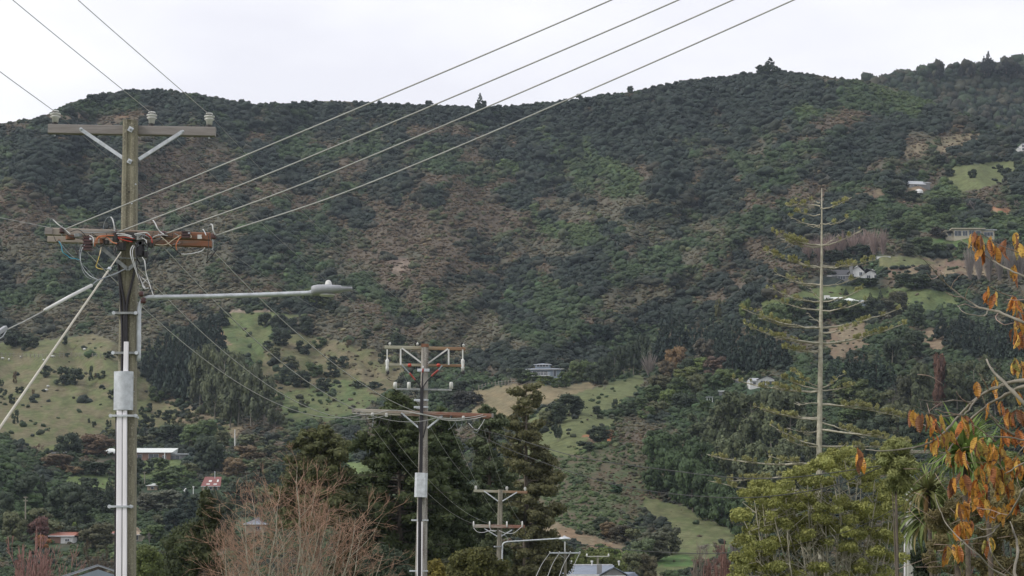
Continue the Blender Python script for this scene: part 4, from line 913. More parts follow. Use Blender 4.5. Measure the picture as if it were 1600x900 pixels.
# ------------------------------------------------------------------ trees and shrubs one can tell apart
def trees():
    D, G_, L_, B, E = (.032, .048, .033), (.058, .090, .042), (.092, .135, .048), (.11, .088, .058), (.082, .098, .058)
    PI_ = (.020, .034, .030); FE = (.064, .082, .050); RB = (.14, .085, .07); GB = (.17, .15, .13); RD = (.12, .05, .04)
    T = []
    a = T.append
    # left pasture shrubs
    for px, py, w, h, c in ((72, 590, 18, 20, D), (98, 602, 30, 29, D), (119, 602, 28, 28, D), (142, 595, 8, 24, D), (158, 592, 16, 13, D), (150, 590, 8, 8, B), (30, 615, 14, 12, D), (23, 600, 7, 22, B),
        (18, 632, 12, 18, D), (24, 662, 12, 22, D), (4, 622, 14, 16, D), (2, 604, 8, 12, D), (52, 616, 7, 8, B), (105, 558, 8, 7, D), (171, 560, 20, 12, D), (175, 624, 14, 17, D), (170, 668, 9, 13, D),
        (147, 668, 9, 10, D), (139, 661, 5, 8, D), (76, 674, 5, 6, D), (40, 548, 24, 20, D), (25, 542, 40, 26, D), (52, 545, 20, 18, D), (101, 539, 10, 14, D),
        (220, 648, 11, 13, D), (233, 643, 11, 14, D), (232, 670, 22, 25, D), (247, 653, 12, 14, D), (263, 656, 22, 16, D), (280, 652, 19, 18, D), (290, 650, 10, 10, D), (275, 666, 18, 16, E), (262, 668, 10, 12, D),
        (243, 628, 26, 24, G_), (258, 625, 22, 20, D), (300, 660, 22, 20, E), (219, 668, 8, 12, D), (196, 668, 10, 14, D)):
        a(('bushy', px, py, w, h, c))
    # hedge line under the pasture, valley trees left
    for px, py, w, h, c, k in ((108, 722, 44, 46, D, 'round'), (55, 715, 26, 22, RB, 'bare'), (150, 712, 60, 34, (.10, .075, .055), 'round'), (170, 690, 34, 20, E, 'bushy'), (185, 700, 30, 26, D, 'bushy'), 
        (226, 700, 40, 22, (.085, .10, .065), 'bushy'), (245, 692, 30, 24, D, 'round'), (268, 695, 46, 32, D, 'round'), (300, 700, 40, 36, G_, 'round'), (280, 680, 24, 20, E, 'bushy'), (215, 690, 20, 24, D, 'bushy'),
        (322, 690, 40, 34, G_, 'round'), (340, 735, 26, 24, G_, 'cone'), (325, 738, 48, 58, D, 'round'), (345, 700, 34, 30, E, 'bushy'), (356, 735, 34, 26, D, 'round'), (390, 725, 50, 30, B, 'bushy'), (365, 745, 40, 30, B, 'round'),
        (150, 742, 50, 20, D, 'round'), (130, 742, 30, 22, D, 'bushy'), (90, 735, 50, 26, (.10, .08, .06), 'round'), (115, 742, 30, 14, B, 'bushy'), 
        (141, 775, 38, 30, D, 'bushy'), (110, 790, 50, 36, D, 'round'), (150, 800, 56, 44, D, 'cone'), (170, 790, 22, 50, D, 'cone'), (200, 760, 40, 40, D, 'round'), (225, 740, 34, 26, D, 'bushy'), (250, 735, 30, 20, G_, 'bushy'),
        (262, 765, 50, 30, G_, 'round'), (285, 755, 40, 28, G_, 'bushy'), (300, 745, 30, 22, E, 'bushy'), (230, 800, 46, 30, (.085, .095, .08), 'round'), (262, 800, 60, 34, (.08, .095, .08), 'round'), (210, 790, 24, 40, D, 'cone'),
        (290, 815, 50, 52, PI_, 'cone'), (275, 835, 40, 40, PI_, 'round'), (320, 850, 60, 90, (.045, .065, .032), 'cone'), (345, 860, 50, 90, (.042, .055, .032), 'round'), (290, 860, 44, 40, D, 'round'),
        (65, 800, 40, 60, D, 'cone'), (30, 800, 60, 60, D, 'round'), (100, 815, 60, 60, D, 'round'), (125, 830, 60, 60, D, 'round'), (5, 830, 40, 60, D, 'round'),
        (35, 835, 40, 36, G_, 'round'), (60, 835, 44, 40, E, 'round'), (20, 850, 40, 50, E, 'round'), (70, 845, 50, 34, E, 'round'), (60, 848, 36, 40, (.10, .06, .06), 'round'), (62, 850, 16, 34, RD, 'bare'), (55, 852, 16, 20, (.05, .07, .05), 'bushy'),
        (98, 842, 24, 26, (.07, .085, .065), 'bushy'), (110, 845, 20, 24, (.065, .085, .065), 'bushy'), (66, 858, 26, 24, (.24, .12, .055), 'bushy'), (118, 838, 14, 22, L_, 'bushy'), (152, 862, 60, 44, (.05, .055, .036), 'round'), (140, 845, 60, 30, D, 'round'),
        (240, 850, 40, 30, G_, 'round'), (255, 830, 40, 26, (.07, .085, .06), 'round'), (235, 862, 26, 30, (.10, .09, .08), 'bare'), (225, 880, 40, 30, (.085, .12, .05), 'round'), (240, 905, 50, 40, L_, 'round'), (220, 905, 40, 30, G_, 'bushy'), (215, 868, 34, 16, E, 'round'),
        (375, 740, 30, 26, G_, 'round'), (410, 745, 40, 30, E, 'bushy'), (420, 775, 50, 40, (.035, .055, .035), 'cone'), (440, 760, 40, 50, (.03, .05, .035), 'cone'), (400, 765, 34, 26, D, 'round'), (448, 730, 30, 20, (.09, .10, .06), 'bushy'), (425, 715, 40, 20, E, 'bushy'),
        (395, 700, 40, 22, E, 'bushy'), (460, 705, 40, 24, D, 'round'), (380, 790, 60, 40, D, 'round'), (420, 800, 60, 40, E, 'round'), (310, 800, 40, 30, D, 'round'), (335, 790, 34, 30, (.035, .05, .035), 'cone'),
        (300, 750, 20, 14, G_, 'bushy'), (270, 740, 20, 12, G_, 'bushy')):
        a((k, px, py, w, h, c))
    # dark pine block beside the knoll
    for px, py, w, h in ((232, 590, 26, 60), (245, 600, 30, 78), (258, 612, 34, 95), (272, 618, 34, 105), (286, 622, 34, 110), (300, 628, 36, 118), (312, 600, 30, 100), (325, 590, 30, 100), (340, 560, 30, 72), (330, 530, 34, 44), (345, 510, 24, 30), (312, 540, 30, 50), (296, 570, 30, 72), (262, 580, 30, 65), (280, 600, 30, 90)):
        a(('cone', px, py, w*1.25, h, PI_))
    for px, py, w, h in ((312, 640, 40, 95), (330, 648, 44, 105), (350, 656, 44, 112), (372, 665, 44, 108), (392, 668, 46, 96), (412, 668, 44, 80), (336, 660, 40, 80), (360, 668, 44, 72), (430, 670, 30, 44)):
        a(('tall', px, py, w, h, (.068, .086, .056)))
    # grassy slope right of the knoll
    for px, py, w, h, c in ((413, 512, 22, 24, D), (435, 512, 26, 22, D), (455, 516, 22, 20, D), (478, 524, 26, 30, D), (440, 540, 30, 26, D), (418, 548, 18, 16, D), (428, 560, 24, 18, E), (473, 552, 26, 20, D), (500, 545, 24, 20, G_), (520, 570, 20, 14, D), (537, 575, 18, 20, D), (570, 545, 12, 14, D),
        (490, 590, 30, 24, G_), (470, 605, 36, 26, D), (445, 600, 30, 26, D), (520, 590, 24, 20, D), (455, 575, 26, 18, E), (560, 607, 18, 12, D), (585, 608, 22, 12, D), (600, 565, 20, 18, D), (620, 550, 30, 30, D), (640, 575, 30, 24, D), (575, 530, 20, 16, D), (545, 540, 12, 10, B), (505, 612, 26, 22, D), (430, 630, 26, 20, G_), (490, 478, 40, 30, L_), (507, 484, 30, 24, (.075, .10, .045)), (520, 492, 24, 24, D), (475, 636, 20, 12, E)):
        a(('bushy' if h < 22 else 'round', px, py, w, h, c))
    # round the blue grey house and the spur
    for px, py, w, h, c, k in ((815, 600, 30, 26, D, 'round'), (832, 596, 30, 14, G_, 'bushy'), (855, 600, 34, 12, L_, 'bushy'), (882, 606, 22, 26, G_, 'round'), (900, 598, 26, 34, (.07, .10, .05), 'round'), (920, 596, 30, 34, G_, 'round'), (868, 606, 16, 14, G_, 'bushy'),
        (930, 601, 34, 32, D, 'round'), (945, 598, 26, 40, D, 'tall'), (960, 592, 26, 44, D, 'tall'), (975, 590, 30, 50, D, 'tall'), (990, 586, 30, 52, D, 'tall'), (1005, 580, 30, 54, D, 'tall'), (940, 538, 40, 34, (.02, .04, .032), 'round'), (890, 650, 46, 34, D, 'round'), (868, 662, 40, 32, D, 'round'), (872, 690, 16, 40, D, 'tall'), (855, 668, 30, 26, E, 'round'),
        (932, 648, 16, 14, D, 'bushy'), (961, 645, 12, 22, D, 'bushy'), (972, 645, 12, 14, D, 'bushy'), (963, 660, 12, 8, D, 'bushy'), (985, 650, 26, 22, D, 'bushy'), (1015, 588, 30, 38, (.22, .19, .17), 'brush'), (935, 690, 34, 24, D, 'round'), (952, 685, 26, 14, B, 'bushy'), (915, 705, 30, 16, D, 'bushy'),
        (730, 640, 50, 30, (.03, .034, .032), 'round'), (705, 635, 40, 24, D, 'round'), (720, 615, 30, 20, D, 'round'), (745, 608, 26, 16, D, 'bushy'),
        (1056, 585, 34, 46, (.12, .085, .05), 'round'), (1042, 592, 26, 30, (.08, .07, .05), 'round'), (1075, 590, 34, 30, D, 'round'), (1100, 570, 34, 42, (.075, .075, .065), 'round'), (1120, 590, 44, 34, (.11, .085, .075), 'round'), (1095, 585, 40, 26, L_, 'round'), (1072, 600, 40, 28, (.09, .115, .045), 'round'),
        (1132, 606, 34, 30, (.075, .11, .045), 'round'), (1146, 600, 26, 24, G_, 'round'), (1110, 612, 34, 30, (.055, .09, .05), 'round'), (1088, 618, 30, 36, E, 'round'), (1060, 622, 36, 34, G_, 'round'), (1030, 612, 40, 28, (.06, .065, .04), 'round'), (1020, 628, 34, 26, G_, 'round'), (1045, 636, 34, 28, L_, 'round'), (1065, 640, 34, 26, D, 'round'), (1030, 650, 34, 24, E, 'round'), (1085, 640, 24, 28, D, 'cone'), (1000, 640, 30, 20, G_, 'bushy'), (1010, 655, 34, 20, G_, 'bushy'), (1100, 645, 26, 20, G_, 'bushy'),
        (1020, 876, 60, 44, (.062, .072, .054), 'round'), (1045, 866, 40, 44, (.055, .066, .050), 'round'), (1005, 880, 40, 40, (.06, .085, .05), 'round'), (950, 840, 30, 24, B, 'round'), (970, 846, 34, 26, (.045, .045, .036), 'round'), (940, 830, 30, 22, D, 'round'), (990, 850, 30, 24, E, 'bushy'), (962, 770, 26, 14, (.03, .065, .035), 'bushy'),
        (1100, 880, 34, 30, GB, 'bare'), (1115, 884, 40, 34, (.1, .09, .07), 'bare'), (1130, 895, 40, 44, RB, 'bare'), (1080, 900, 50, 30, RB, 'bare'), (1105, 905, 60, 36, RB, 'bare'), (1145, 905, 40, 60, (.13, .12, .11), 'bare'), (985, 905, 40, 40, E, 'round'), (1010, 905, 36, 40, (.07, .07, .045), 'round'), (955, 880, 30, 26, L_, 'bushy'), (975, 885, 30, 24, L_, 'bushy'), (935, 870, 30, 22, G_, 'bushy'), (1000, 890, 34, 30, G_, 'round')):
        a((k, px, py, w, h, c))
    # dark pine wood in the middle right
    for px, py, w, h in ((1035, 565, 30, 70), (1048, 560, 34, 80), (1062, 556, 32, 72), (1080, 552, 30, 64), (1098, 556, 34, 62), (1115, 560, 36, 70), (1135, 570, 36, 76), (1152, 575, 36, 80), (1170, 582, 36, 80), (1188, 580, 34, 80), (1205, 575, 34, 72), (1222, 575, 30, 60), (1125, 585, 34, 60), (1145, 592, 30, 60)):
        a(('cone', px, py, w*1.25, h, PI_))
    for px, py, w, h in ((1310, 612, 40, 56), (1330, 612, 42, 68), (1350, 612, 44, 72), (1372, 612, 44, 66), (1392, 616, 36, 50), (1300, 600, 30, 40)):
        a(('cone', px, py, w*1.2, h, (.026, .045, .036)))
    for px, py, w, h in ((1488, 540, 26, 44), (1500, 545, 26, 50), (1515, 552, 28, 56), (1530, 556, 28, 60), (1545, 560, 30, 62), (1560, 562, 30, 64), (1575, 562, 30, 66), (1592, 562, 30, 66), (1472, 530, 26, 46), (1505, 520, 26, 40), (1580, 520, 30, 40)):
        a(('cone', px, py, w*1.25, h, (.022, .036, .032)))
    # grey green gum slope
    for px, py, w, h in ((1125, 700, 50, 70), (1150, 700, 56, 84), (1175, 705, 56, 90), (1205, 705, 56, 92), (1235, 700, 56, 90), (1120, 740, 50, 66), (1145, 760, 56, 80), (1175, 780, 56, 90), (1205, 790, 60, 96), (1235, 780, 60, 92), (1108, 720, 40, 46), (1090, 690, 44, 44), (1130, 660, 36, 36), (1265, 740, 50, 90), (1180, 655, 50, 40), (1225, 660, 50, 50)):
        a(('tall', px, py, w, h, FE if px % 2 else (.058, .078, .046)))
    for px, py, w, h in ((1025, 740, 44, 60), (1045, 770, 50, 70), (1060, 785, 50, 80), (1082, 800, 50, 84), (1020, 772, 36, 46), (1105, 812, 50, 80), (1070, 735, 50, 60), (1095, 765, 50, 76), (1130, 822, 50, 70), (1155, 838, 50, 70), (1045, 720, 44, 44), (1028, 705, 40, 34)):
        a(('round', px, py, w, h, (.036, .062, .030)))
    # right hand side
    for px, py, w, h, c, k in ((1330, 640, 60, 50, (.065, .09, .038), 'round'), (1358, 650, 44, 44, (.06, .08, .038), 'round'), (1340, 665, 60, 30, G_, 'round'), (1395, 660, 50, 50, E, 'tall'), (1415, 650, 44, 60, (.055, .065, .045), 'tall'), (1470, 650, 30, 92, (.105, .062, .052), 'tall'), (1440, 660, 44, 90, FE, 'tall'), (1495, 650, 50, 80, FE, 'tall'), (1525, 650, 54, 88, (.06, .075, .046), 'tall'), (1555, 650, 54, 96, FE, 'tall'), (1590, 655, 54, 96, (.06, .075, .046), 'tall'), (1395, 650, 22, 50, (.2, .19, .17), 'brush'),
        (1400, 690, 60, 60, E, 'round'), (1430, 700, 50, 60, D, 'round'), (1370, 700, 50, 50, D, 'round'), (1345, 720, 56, 60, D, 'tall'), (1385, 740, 60, 60, D, 'round'), (1480, 700, 60, 60, D, 'tall'), (1530, 710, 60, 70, FE, 'tall'), (1585, 710, 60, 70, FE, 'tall'), (1320, 700, 50, 40, D, 'round'),
        (1400, 495, 44, 40, (.05, .055, .038), 'round'), (1300, 500, 50, 34, G_, 'round'), (1260, 498, 44, 34, D, 'round'), (1330, 500, 44, 32, G_, 'round'), (1365, 500, 40, 34, D, 'round'), (1240, 505, 34, 40, (.05, .08, .04), 'round'), (1210, 515, 40, 44, G_, 'round'), (1185, 530, 34, 40, (.055, .085, .045), 'round'), (1430, 510, 34, 36, (.045, .07, .045), 'round'), (1410, 540, 34, 34, (.04, .065, .04), 'round'), (1425, 560, 44, 44, D, 'round'), (1395, 575, 34, 44, D, 'tall'),
        (1260, 500, 26, 26, (.05, .055, .04), 'bushy'), (1165, 500, 20, 34, L_, 'round'), (1122, 500, 14, 34, (.09, .10, .05), 'tall'), (1322, 462, 10, 12, D, 'cone'), (1360, 472, 12, 16, D, 'cone'), (1376, 470, 12, 18, D, 'cone'), (1250, 478, 22, 8, G_, 'bushy'),
        (1430, 452, 54, 26, (.035, .055, .03), 'round'), (1408, 446, 24, 18, (.04, .06, .03), 'bushy'), (1352, 447, 50, 12, G_, 'bushy'), (1335, 447, 30, 14, D, 'bushy'), (1345, 408, 44, 26, D, 'round'), (1300, 410, 30, 20, D, 'round'), (1320, 410, 24, 14, D, 'bushy'),
        (1440, 396, 40, 26, G_, 'round'), (1418, 400, 26, 20, (.055, .07, .05), 'round'), (1468, 398, 24, 20, G_, 'round'), (1502, 396, 26, 18, G_, 'bushy'), (1540, 400, 40, 20, G_, 'round'), (1470, 372, 34, 18, (.05, .05, .05), 'bushy'), (1410, 372, 40, 30, G_, 'round'),
        (1520, 278, 16, 14, D, 'round'), (1484, 276, 17, 14, D, 'round'), (1562, 270, 12, 14, D, 'round'), (1572, 275, 18, 14, D, 'round'), (1588, 280, 16, 10, D, 'bushy'), (1552, 254, 20, 16, (.10, .10, .09), 'bare'), (1533, 254, 16, 12, D, 'bushy'), (1590, 262, 14, 12, D, 'round'), (1470, 262, 26, 20, D, 'round'), (1485, 263, 16, 16, (.12, .11, .10), 'bare'), (1505, 258, 26, 16, D, 'round'), (1555, 232, 16, 14, D, 'bushy'),
        (1400, 312, 34, 20, D, 'round'), (1425, 316, 26, 18, (.03, .045, .03), 'round'), (1390, 306, 20, 14, D, 'bushy'), (1470, 334, 34, 26, (.03, .05, .03), 'round'), (1490, 325, 26, 18, D, 'round'), (1450, 340, 26, 22, G_, 'round'), (1480, 352, 26, 16, G_, 'round'), (1525, 338, 26, 26, (.15, .13, .12), 'bare'), (1593, 335, 16, 24, (.18, .15, .13), 'bare'),
        (1425, 360, 30, 22, G_, 'round'), (1400, 350, 30, 22, D, 'round')):
        a((k, px, py, w, h, c))
    # pinkish bare poplars
    for px, py, w, h in ((1262, 408, 24, 36), (1280, 408, 26, 42), (1298, 406, 26, 44), (1316, 404, 26, 46), (1334, 402, 26, 46), (1350, 400, 26, 44), (1366, 400, 24, 46), (1380, 398, 20, 44), (1516, 440, 22, 60), (1530, 440, 20, 56), (1546, 440, 24, 64), (1562, 440, 24, 66), (1578, 440, 24, 60), (1594, 440, 24, 60)):
        a(('brush', px, py, w, h, (.30, .225, .20) if px < 1400 else (.27, .235, .21)))
    # skyline trees
    for px, py, w, h, c in ((750, 170, 17, 27, D), (757, 169, 8, 12, D), (1204, 118, 40, 30, D), (1190, 115, 20, 14, D), (670, 168, 14, 12, D), (905, 158, 12, 12, D), (985, 144, 12, 10, D)):
        a(('cone' if px in (750, 1204) else 'round', px, py, w, h, c))
    for px, py, w, h, Y in ((1545, 112, 24, 34, 1385), (1538, 114, 20, 28, 1385), (1518, 116, 16, 18, 1385), (1502, 118, 18, 16, 1385), (1468, 120, 18, 20, 1385), (1452, 122, 14, 14, 1385), (1572, 114, 34, 24, 1385), (1590, 114, 24, 18, 1385)):
        T.append(('cone', px, py, w, h, (.026, .03, .034), Y))
    seen_order = sorted(T, key=lambda t: t[1])
    for t in seen_order:
        tree(*t[:6], Y=t[6] if len(t) > 6 else None)
    name_trees()
trees()

def sheep():
    proto = None
    pos = [(68, 565), (14, 564), (75, 606), (72, 612), (82, 559), (32, 560), (4, 562), (132, 548)]
    names = ['on the fence line left of the three joined shrubs', 'near the left edge on the upper pasture', 'upper one of a pair in the open left pasture', 'lower one of a pair in the open left pasture', 'farthest right on the upper left pasture', 'between others high on the left pasture', 'cut close to the left picture edge', 'high on the pasture near the left pole']
    for (px, py), nm in zip(pos, names):
        Y = S1(px, py); o = empty('sheep', P(px, py, Y), 'white grazing sheep '+nm, 'sheep', 'sheep on the left pasture', rnd.uniform(0, 6.28))
        if proto is None:
            V = ICO_V*[.62, .30, .34]+[0, 0, .62]; bm_ = mk('body', V, ICO_F, M['white'], smooth=True)
            hv = ICO1_V*[.17, .10, .12]+[.72, 0, .66]; hm = mk('head', hv, ICO1_F, M['h_w_cream'], smooth=True)
            lv, lf = segs_mesh([(x, y, .45, x, y, -.05, .05, .04) for x in (-.35, .35) for y in (-.14, .14)], 5); lm_ = mk('legs', lv, lf, M['h_w_grey']); proto = (bm_, hm, lm_)
        for nm2, me in zip(('body', 'head', 'legs'), proto):
            c = bpy.data.objects.new(nm2, me); COL.objects.link(c); c.parent = o
sheep()
def farm_fence(pts, n, label):
    Y0 = S1(*pts[0]); x0, x1 = pts[0][0], pts[-1][0]
    o = empty('farm_fence', P(*pts[0], Y0), label, 'fence')
    me = None; prev = None; b = MB()
    for i in range(n):
        px = x0+(x1-x0)*i/(n-1); py = np.interp(px, [p[0] for p in pts], [p[1] for p in pts]); p = P(px, py, S1(px, py))
        if me is None:
            q = MB(); q.tube([(0, 0, -.3), (0, 0, 1.5)], .14, 5); me = bpy.data.meshes.new('post'); me.from_pydata([tuple(v) for v in q.v], [], q.f); me.materials.append(M['bark_pale'])
        c = bpy.data.objects.new('post', me); COL.objects.link(c); c.parent = o; c.location = p - o.location
        if prev is not None:
            for z in (.6, 1.2): b.tube([prev+Vector((0, 0, z)), p+Vector((0, 0, z))], .03, 3)
        prev = p
    b.build('wire', M['galv_dull'], o)
farm_fence([(738, 612), (760, 606), (785, 602), (815, 600)], 16, 'post and wire farm fence along the crest of the tan pasture')
farm_fence([(-30, 556), (60, 559), (120, 557), (183, 560)], 34, 'thin post and wire fence crossing the upper left sheep pasture')
def far_poles():
    for px, pyb, h, arm, Y, lb in ((40, 803, 27, 7, 400, 'small far power pole with double crossarm on the lower left hillside'), (226, 750, 13, 5, 520, 'short far power pole with tiny crossarm right of the left pole'), (367, 697, 26, 0, 560, 'thin white far pole standing alone above the valley trees'), (349, 700, 5, 0, 560, 'tiny white marker post left of the thin white far pole')):
        s = Y/F; o = empty('far_pole', P(px, pyb, Y), lb, 'pole'); b = MB(); t = h*s
        b.tube([P(px, pyb, Y)-Vector((0, 0, 1)), P(px, pyb-h, Y)], [.17, .12], 6); b.build('shaft', M['white'] if arm == 0 else M['pole3'], o)
        if arm:
            for dz in ((0, 5.5) if px == 40 else (0,)):
                b = MB(); b.beam(P(px-arm/2, pyb-h+1+dz, Y), P(px+arm/2, pyb-h+1+dz, Y), .2, .2); b.build('crossarm', M['pole3'], o)
far_poles()
# ------------------------------------------------------------------ power poles, wires, street lamps
def PX(pts, Y): return [P(p[0], p[1], p[2] if len(p) > 2 else Y) for p in pts]
def wire(parent, name, pts, Y, r, m, k=5, n=5, label=None):
    """a bent cable through photo points (px, py[, Y]); r in metres"""
    b = MB(); b.tube(cr_spline(PX(pts, Y), k), r, n); return b.build(name, M[m], parent, True, label)
def bolt(parent, p, r=.03, L=.05, m='galv'):
    b = MB(); b.lathe(Vector(p)+Vector((0, 0, 0)), [(r*1.6, 0), (r*1.6, .012), (r, .012), (r, L)], (0, -1, 0), 6); return b.build('bolt', M[m], parent)
def pin_insulator(parent, px, py_top, py_bot, Y, w, m='porc', pin=True):
    """a stacked-skirt pin insulator, w = width in metres"""
    a, t = P(px, py_bot, Y), P(px, py_top, Y); h = (t-a).length; r = w/2
    b = MB(); b.lathe(a, [(r*.55, 0), (r*.62, h*.35), (r*.9, h*.42), (r*.95, h*.50), (r*.55, h*.54), (r*.60, h*.60), (r*1.0, h*.66), (r*1.0, h*.74), (r*.5, h*.80), (r*.5, h*.86), (r*.72, h*.90), (r*.6, h)], n=14)
    o = b.build('insulator', M[m], parent, True)
    if pin:
        q = MB(); q.tube([a-Vector((0, 0, .22)), a+Vector((0, 0, .02))], .012, 5); q.build('pin', M['galv'], o)
        q = MB(); q.lathe(t-Vector((0, 0, h*.16)), [(r*.62, 0), (r*.62, h*.05)], n=10); q.build('tie_wire', M['dark_metal'], o)
    return o
def band(parent, px0, px1, py, Y, h, front=.2, m='galv_dull'):
    a, c = P(px0, py, Y), P(px1, py, Y); w = (c-a).length; cx = (a+c)/2
    b = MB(); b.box(cx+Vector((0, -front, 0)), (w, .02, h)); b.box(cx+Vector((0, front, 0)), (w, .02, h))
    for p in (a, c): b.box(p, (.02, 2*front, h)); b.box(p+Vector((.03 if p is c else -.03, -front*.6, 0)), (.05, .03, h*1.2))
    o = b.build('clamp', M[m], parent)
    for p, s in ((a, -1), (c, 1)):
        q = MB(); q.lathe(p+Vector((s*.03, -front*.6, 0)), [(.022, 0), (.022, .05), (.03, .05), (.03, .075)], (0, -1, 0), 6); q.build('bolt', M['galv'], o)
    return o

def pole_one():
    Y = 31.0; k = Y/F
    base = Vector((P(191, 880, Y).x, Y, 0)); o = empty('power_pole', base, 'tall weathered concrete power pole in the left foreground with tangled wires and two crossarms', 'power pole')
    # the shaft: a chamfered, tapering post with a shallow recess down its face
    b = MB(); x0, x1 = P(190.5, pyz(0, Y), Y), P(204, 190, Y); rows = []
    for p, w in ((x0 - Vector((0, 0, .6)), 37*k), (x1, 21.5*k)):
        h = w/2; c = w*.14; g = w*.17; d = .018
        rows.append([p+Vector(q) for q in ((-h+c, -h, 0), (-g, -h, 0), (-g+.012, -h+d, 0), (g-.012, -h+d, 0), (g, -h, 0), (h-c, -h, 0), (h, -h+c, 0), (h, h-c, 0), (h-c, h, 0), (-h+c, h, 0), (-h, h-c, 0), (-h, -h+c, 0))])
    n = 12; b.add(rows[0]+rows[1], [(i, (i+1) % n, n+(i+1) % n, n+i) for i in range(n)]+[tuple(range(n-1, -1, -1)), tuple(range(n, 2*n))]); b.build('shaft', M['pole1'], o)
    b = MB(); b.beam(x1, x1+Vector((0, 0, .012)), 21*k, 21*k, (0, 1, 0)); b.build('cap', M['pole1'], o)
    fr = lambda py: Y - .5*k*np.interp(py, [190, 900], [21.5, 34]) - .004        # front face of the shaft
    for py, s in ((202, .085), (252, .075)):
        q = MB(); q.box(P(204-(py-202)*.03, py, fr(py)-.006), (s*.9, .012, s*.9), Matrix.Rotation(.5, 3, 'Y')); pl = q.build('washer_plate', M['galv'], o)
        q = MB(); q.lathe(P(204-(py-202)*.03, py, fr(py)-.012), [(.02, 0), (.02, .05), (.012, .05), (.012, .08)], (0, -1, 0), 6); q.build('bolt', M['galv'], pl)
    for px, py in ((202, 300), (212, 288), (206, 318)):
        q = MB(); q.lathe(P(px, py, fr(py)+.002), [(.013, 0), (.013, .012)], (0, -1, 0), 8); q.build('bolt_hole', M['black'] if px == 202 else M['galv'], o)
    # upper crossarm (behind the shaft)
    Ya = Y + .17
    b = MB(); b.beam(P(76, 202, Ya), P(337, 206.5, Ya), .115, .142, (0, 0, 1), ch=.06); b.build('upper_crossarm', M['arm'], o)
    for a, c in (((126, 202), (194, 248)), ((285, 206), (217, 249))):
        q = MB(); A, C_ = P(*a, Y-.03), P(*c, Y-.05); q.beam(A, C_, .035, .055, (0, 0, 1), ch=.05); s = q.build('brace', M['galv'], o); bolt(s, A+Vector((.01, -.02, 0)), .016, .04)
    for px, pt, pb in ((86.5, 173, 191), (237, 175, 193), (327, 177, 195)):
        pin_insulator(o, px, pt, pb, Ya, 17*k)
        q = MB(); q.lathe(P(px-.8, pb+3, Ya), [(.05, -.03), (.05, .02), (.02, .03)], n=8); q.build('mount', M['dark_metal'], o)
        q = MB(); q.lathe(P(px-1, 211 if px < 100 else 214, Ya), [(.018, 0), (.018, .05)], (0, 0, 1), 6); q.build('nut', M['galv_dull'], o)
    # lower crossarms: one in front of and one behind the shaft
    m1 = armmat('stained_timber_front', P(70, 370, Y).x-base.x, P(332, 370, Y).x-base.x, (.31, .27, .23), (.17, .115, .085), (.23, .098, .056))
    M['arm1'] = m1
    b = MB(); b.beam(P(72, 362, Y-.22), P(329, 370, Y-.22), .11, .115, (0, 0, 1), ch=.1); b.build('lower_crossarm', m1, o)
    b = MB(); b.beam(P(75, 374, Y+.20), P(331, 381.5, Y+.20), .10, .10, (0, 0, 1), ch=.1); b.build('lower_crossarm', m1, o)
    q = MB(); q.box(P(76, 361, Y-.285), (12*k, .02, 10*k)); q.build('end_plate', M['arm'], o)
    q = MB(); q.box(P(312, 370, Y-.285), (7*k, .012, 6.5*k)); q.build('label_plate', M['white'], o)
    q = MB(); q.box(P(206.5, 370, Y-.2), (19*k, .16, 12*k)); q.build('saddle', M['dark_metal'], o)
    for a, c in (((157, 386), (200, 421)), ((200, 421), (242, 388))):
        q = MB(); q.beam(P(*a, Y-.20), P(*c, Y-.20), .02, .055, (0, 0, 1), ch=.05); q.build('brace', M['galv_dull'], o)
    q = MB(); q.tube(PX([(184, 403), (205, 404), (216, 403)], Y-.22), .012, 5); q.build('strap', M['galv_dull'], o)
    # line terminations on the front arm
    for px, py in ((97, 360), (180, 364), (255, 366), (334, 369)):
        q = MB(); c = P(px, py, Y-.29); q.lathe(c+Vector((0, 0, -.045)), [(.03, 0), (.045, .015), (.03, .04), (.045, .065), (.03, .09)], n=10); q.build('shackle_insulator', M['porc_brown'], o, True)
        q = MB(); q.tube([c+Vector((0, 0, -.09)), c+Vector((0, 0, .08))], .009, 5); q.build('shackle_bolt', M['galv_dull'], o)
    # fuse carriers hanging from the arm
    for cx, cy, w, h, nf in ((137, 381, 11, 24, 5), (291, 367, 11, 12, 3)):
        q = MB(); q.box(P(cx, cy, Y-.34), (w*k, .09, h*k*.86)); f = q.build('fuse_box', M['porc_brown'], o)
        for i in range(nf):
            q = MB(); q.box(P(cx, cy-h/2+h*(i+.5)/nf, Y-.35), (w*k*1.22, .12, h*k/nf*.42)); q.build('fin', M['porc_brown'], f)
        q = MB(); q.box(P(cx+w*.4, cy-h*.3, Y-.39), (.03, .03, .05)); q.build('terminal', M['galv'], f)
    # dark clutter at the middle
    for cx, cy, w, h, m in ((190, 385, 13, 12, 'dark_metal'), (220, 370, 12, 11, 'galv_dull'), (219, 389, 13, 22, 'black'), (222, 380, 15, 6, 'dark_metal'), (181, 372, 9, 10, 'dark_metal'), (228, 398, 6, 9, 'black'), (160, 377, 7, 8, 'rust'), (167, 379, 6, 6, 'dark_metal'), (236, 383, 7, 6, 'dark_metal'), (122, 368, 12, 5, 'galv_dull'), (110, 371, 14, 6, 'rust')):
        q = MB(); q.beam(P(cx, cy-h/2, Y-.30), P(cx, cy+h/2, Y-.30), w*k, .12, (0, 1, 0), ch=.25); q.build('connector_block', M[m], o)
    yw = Y-.38
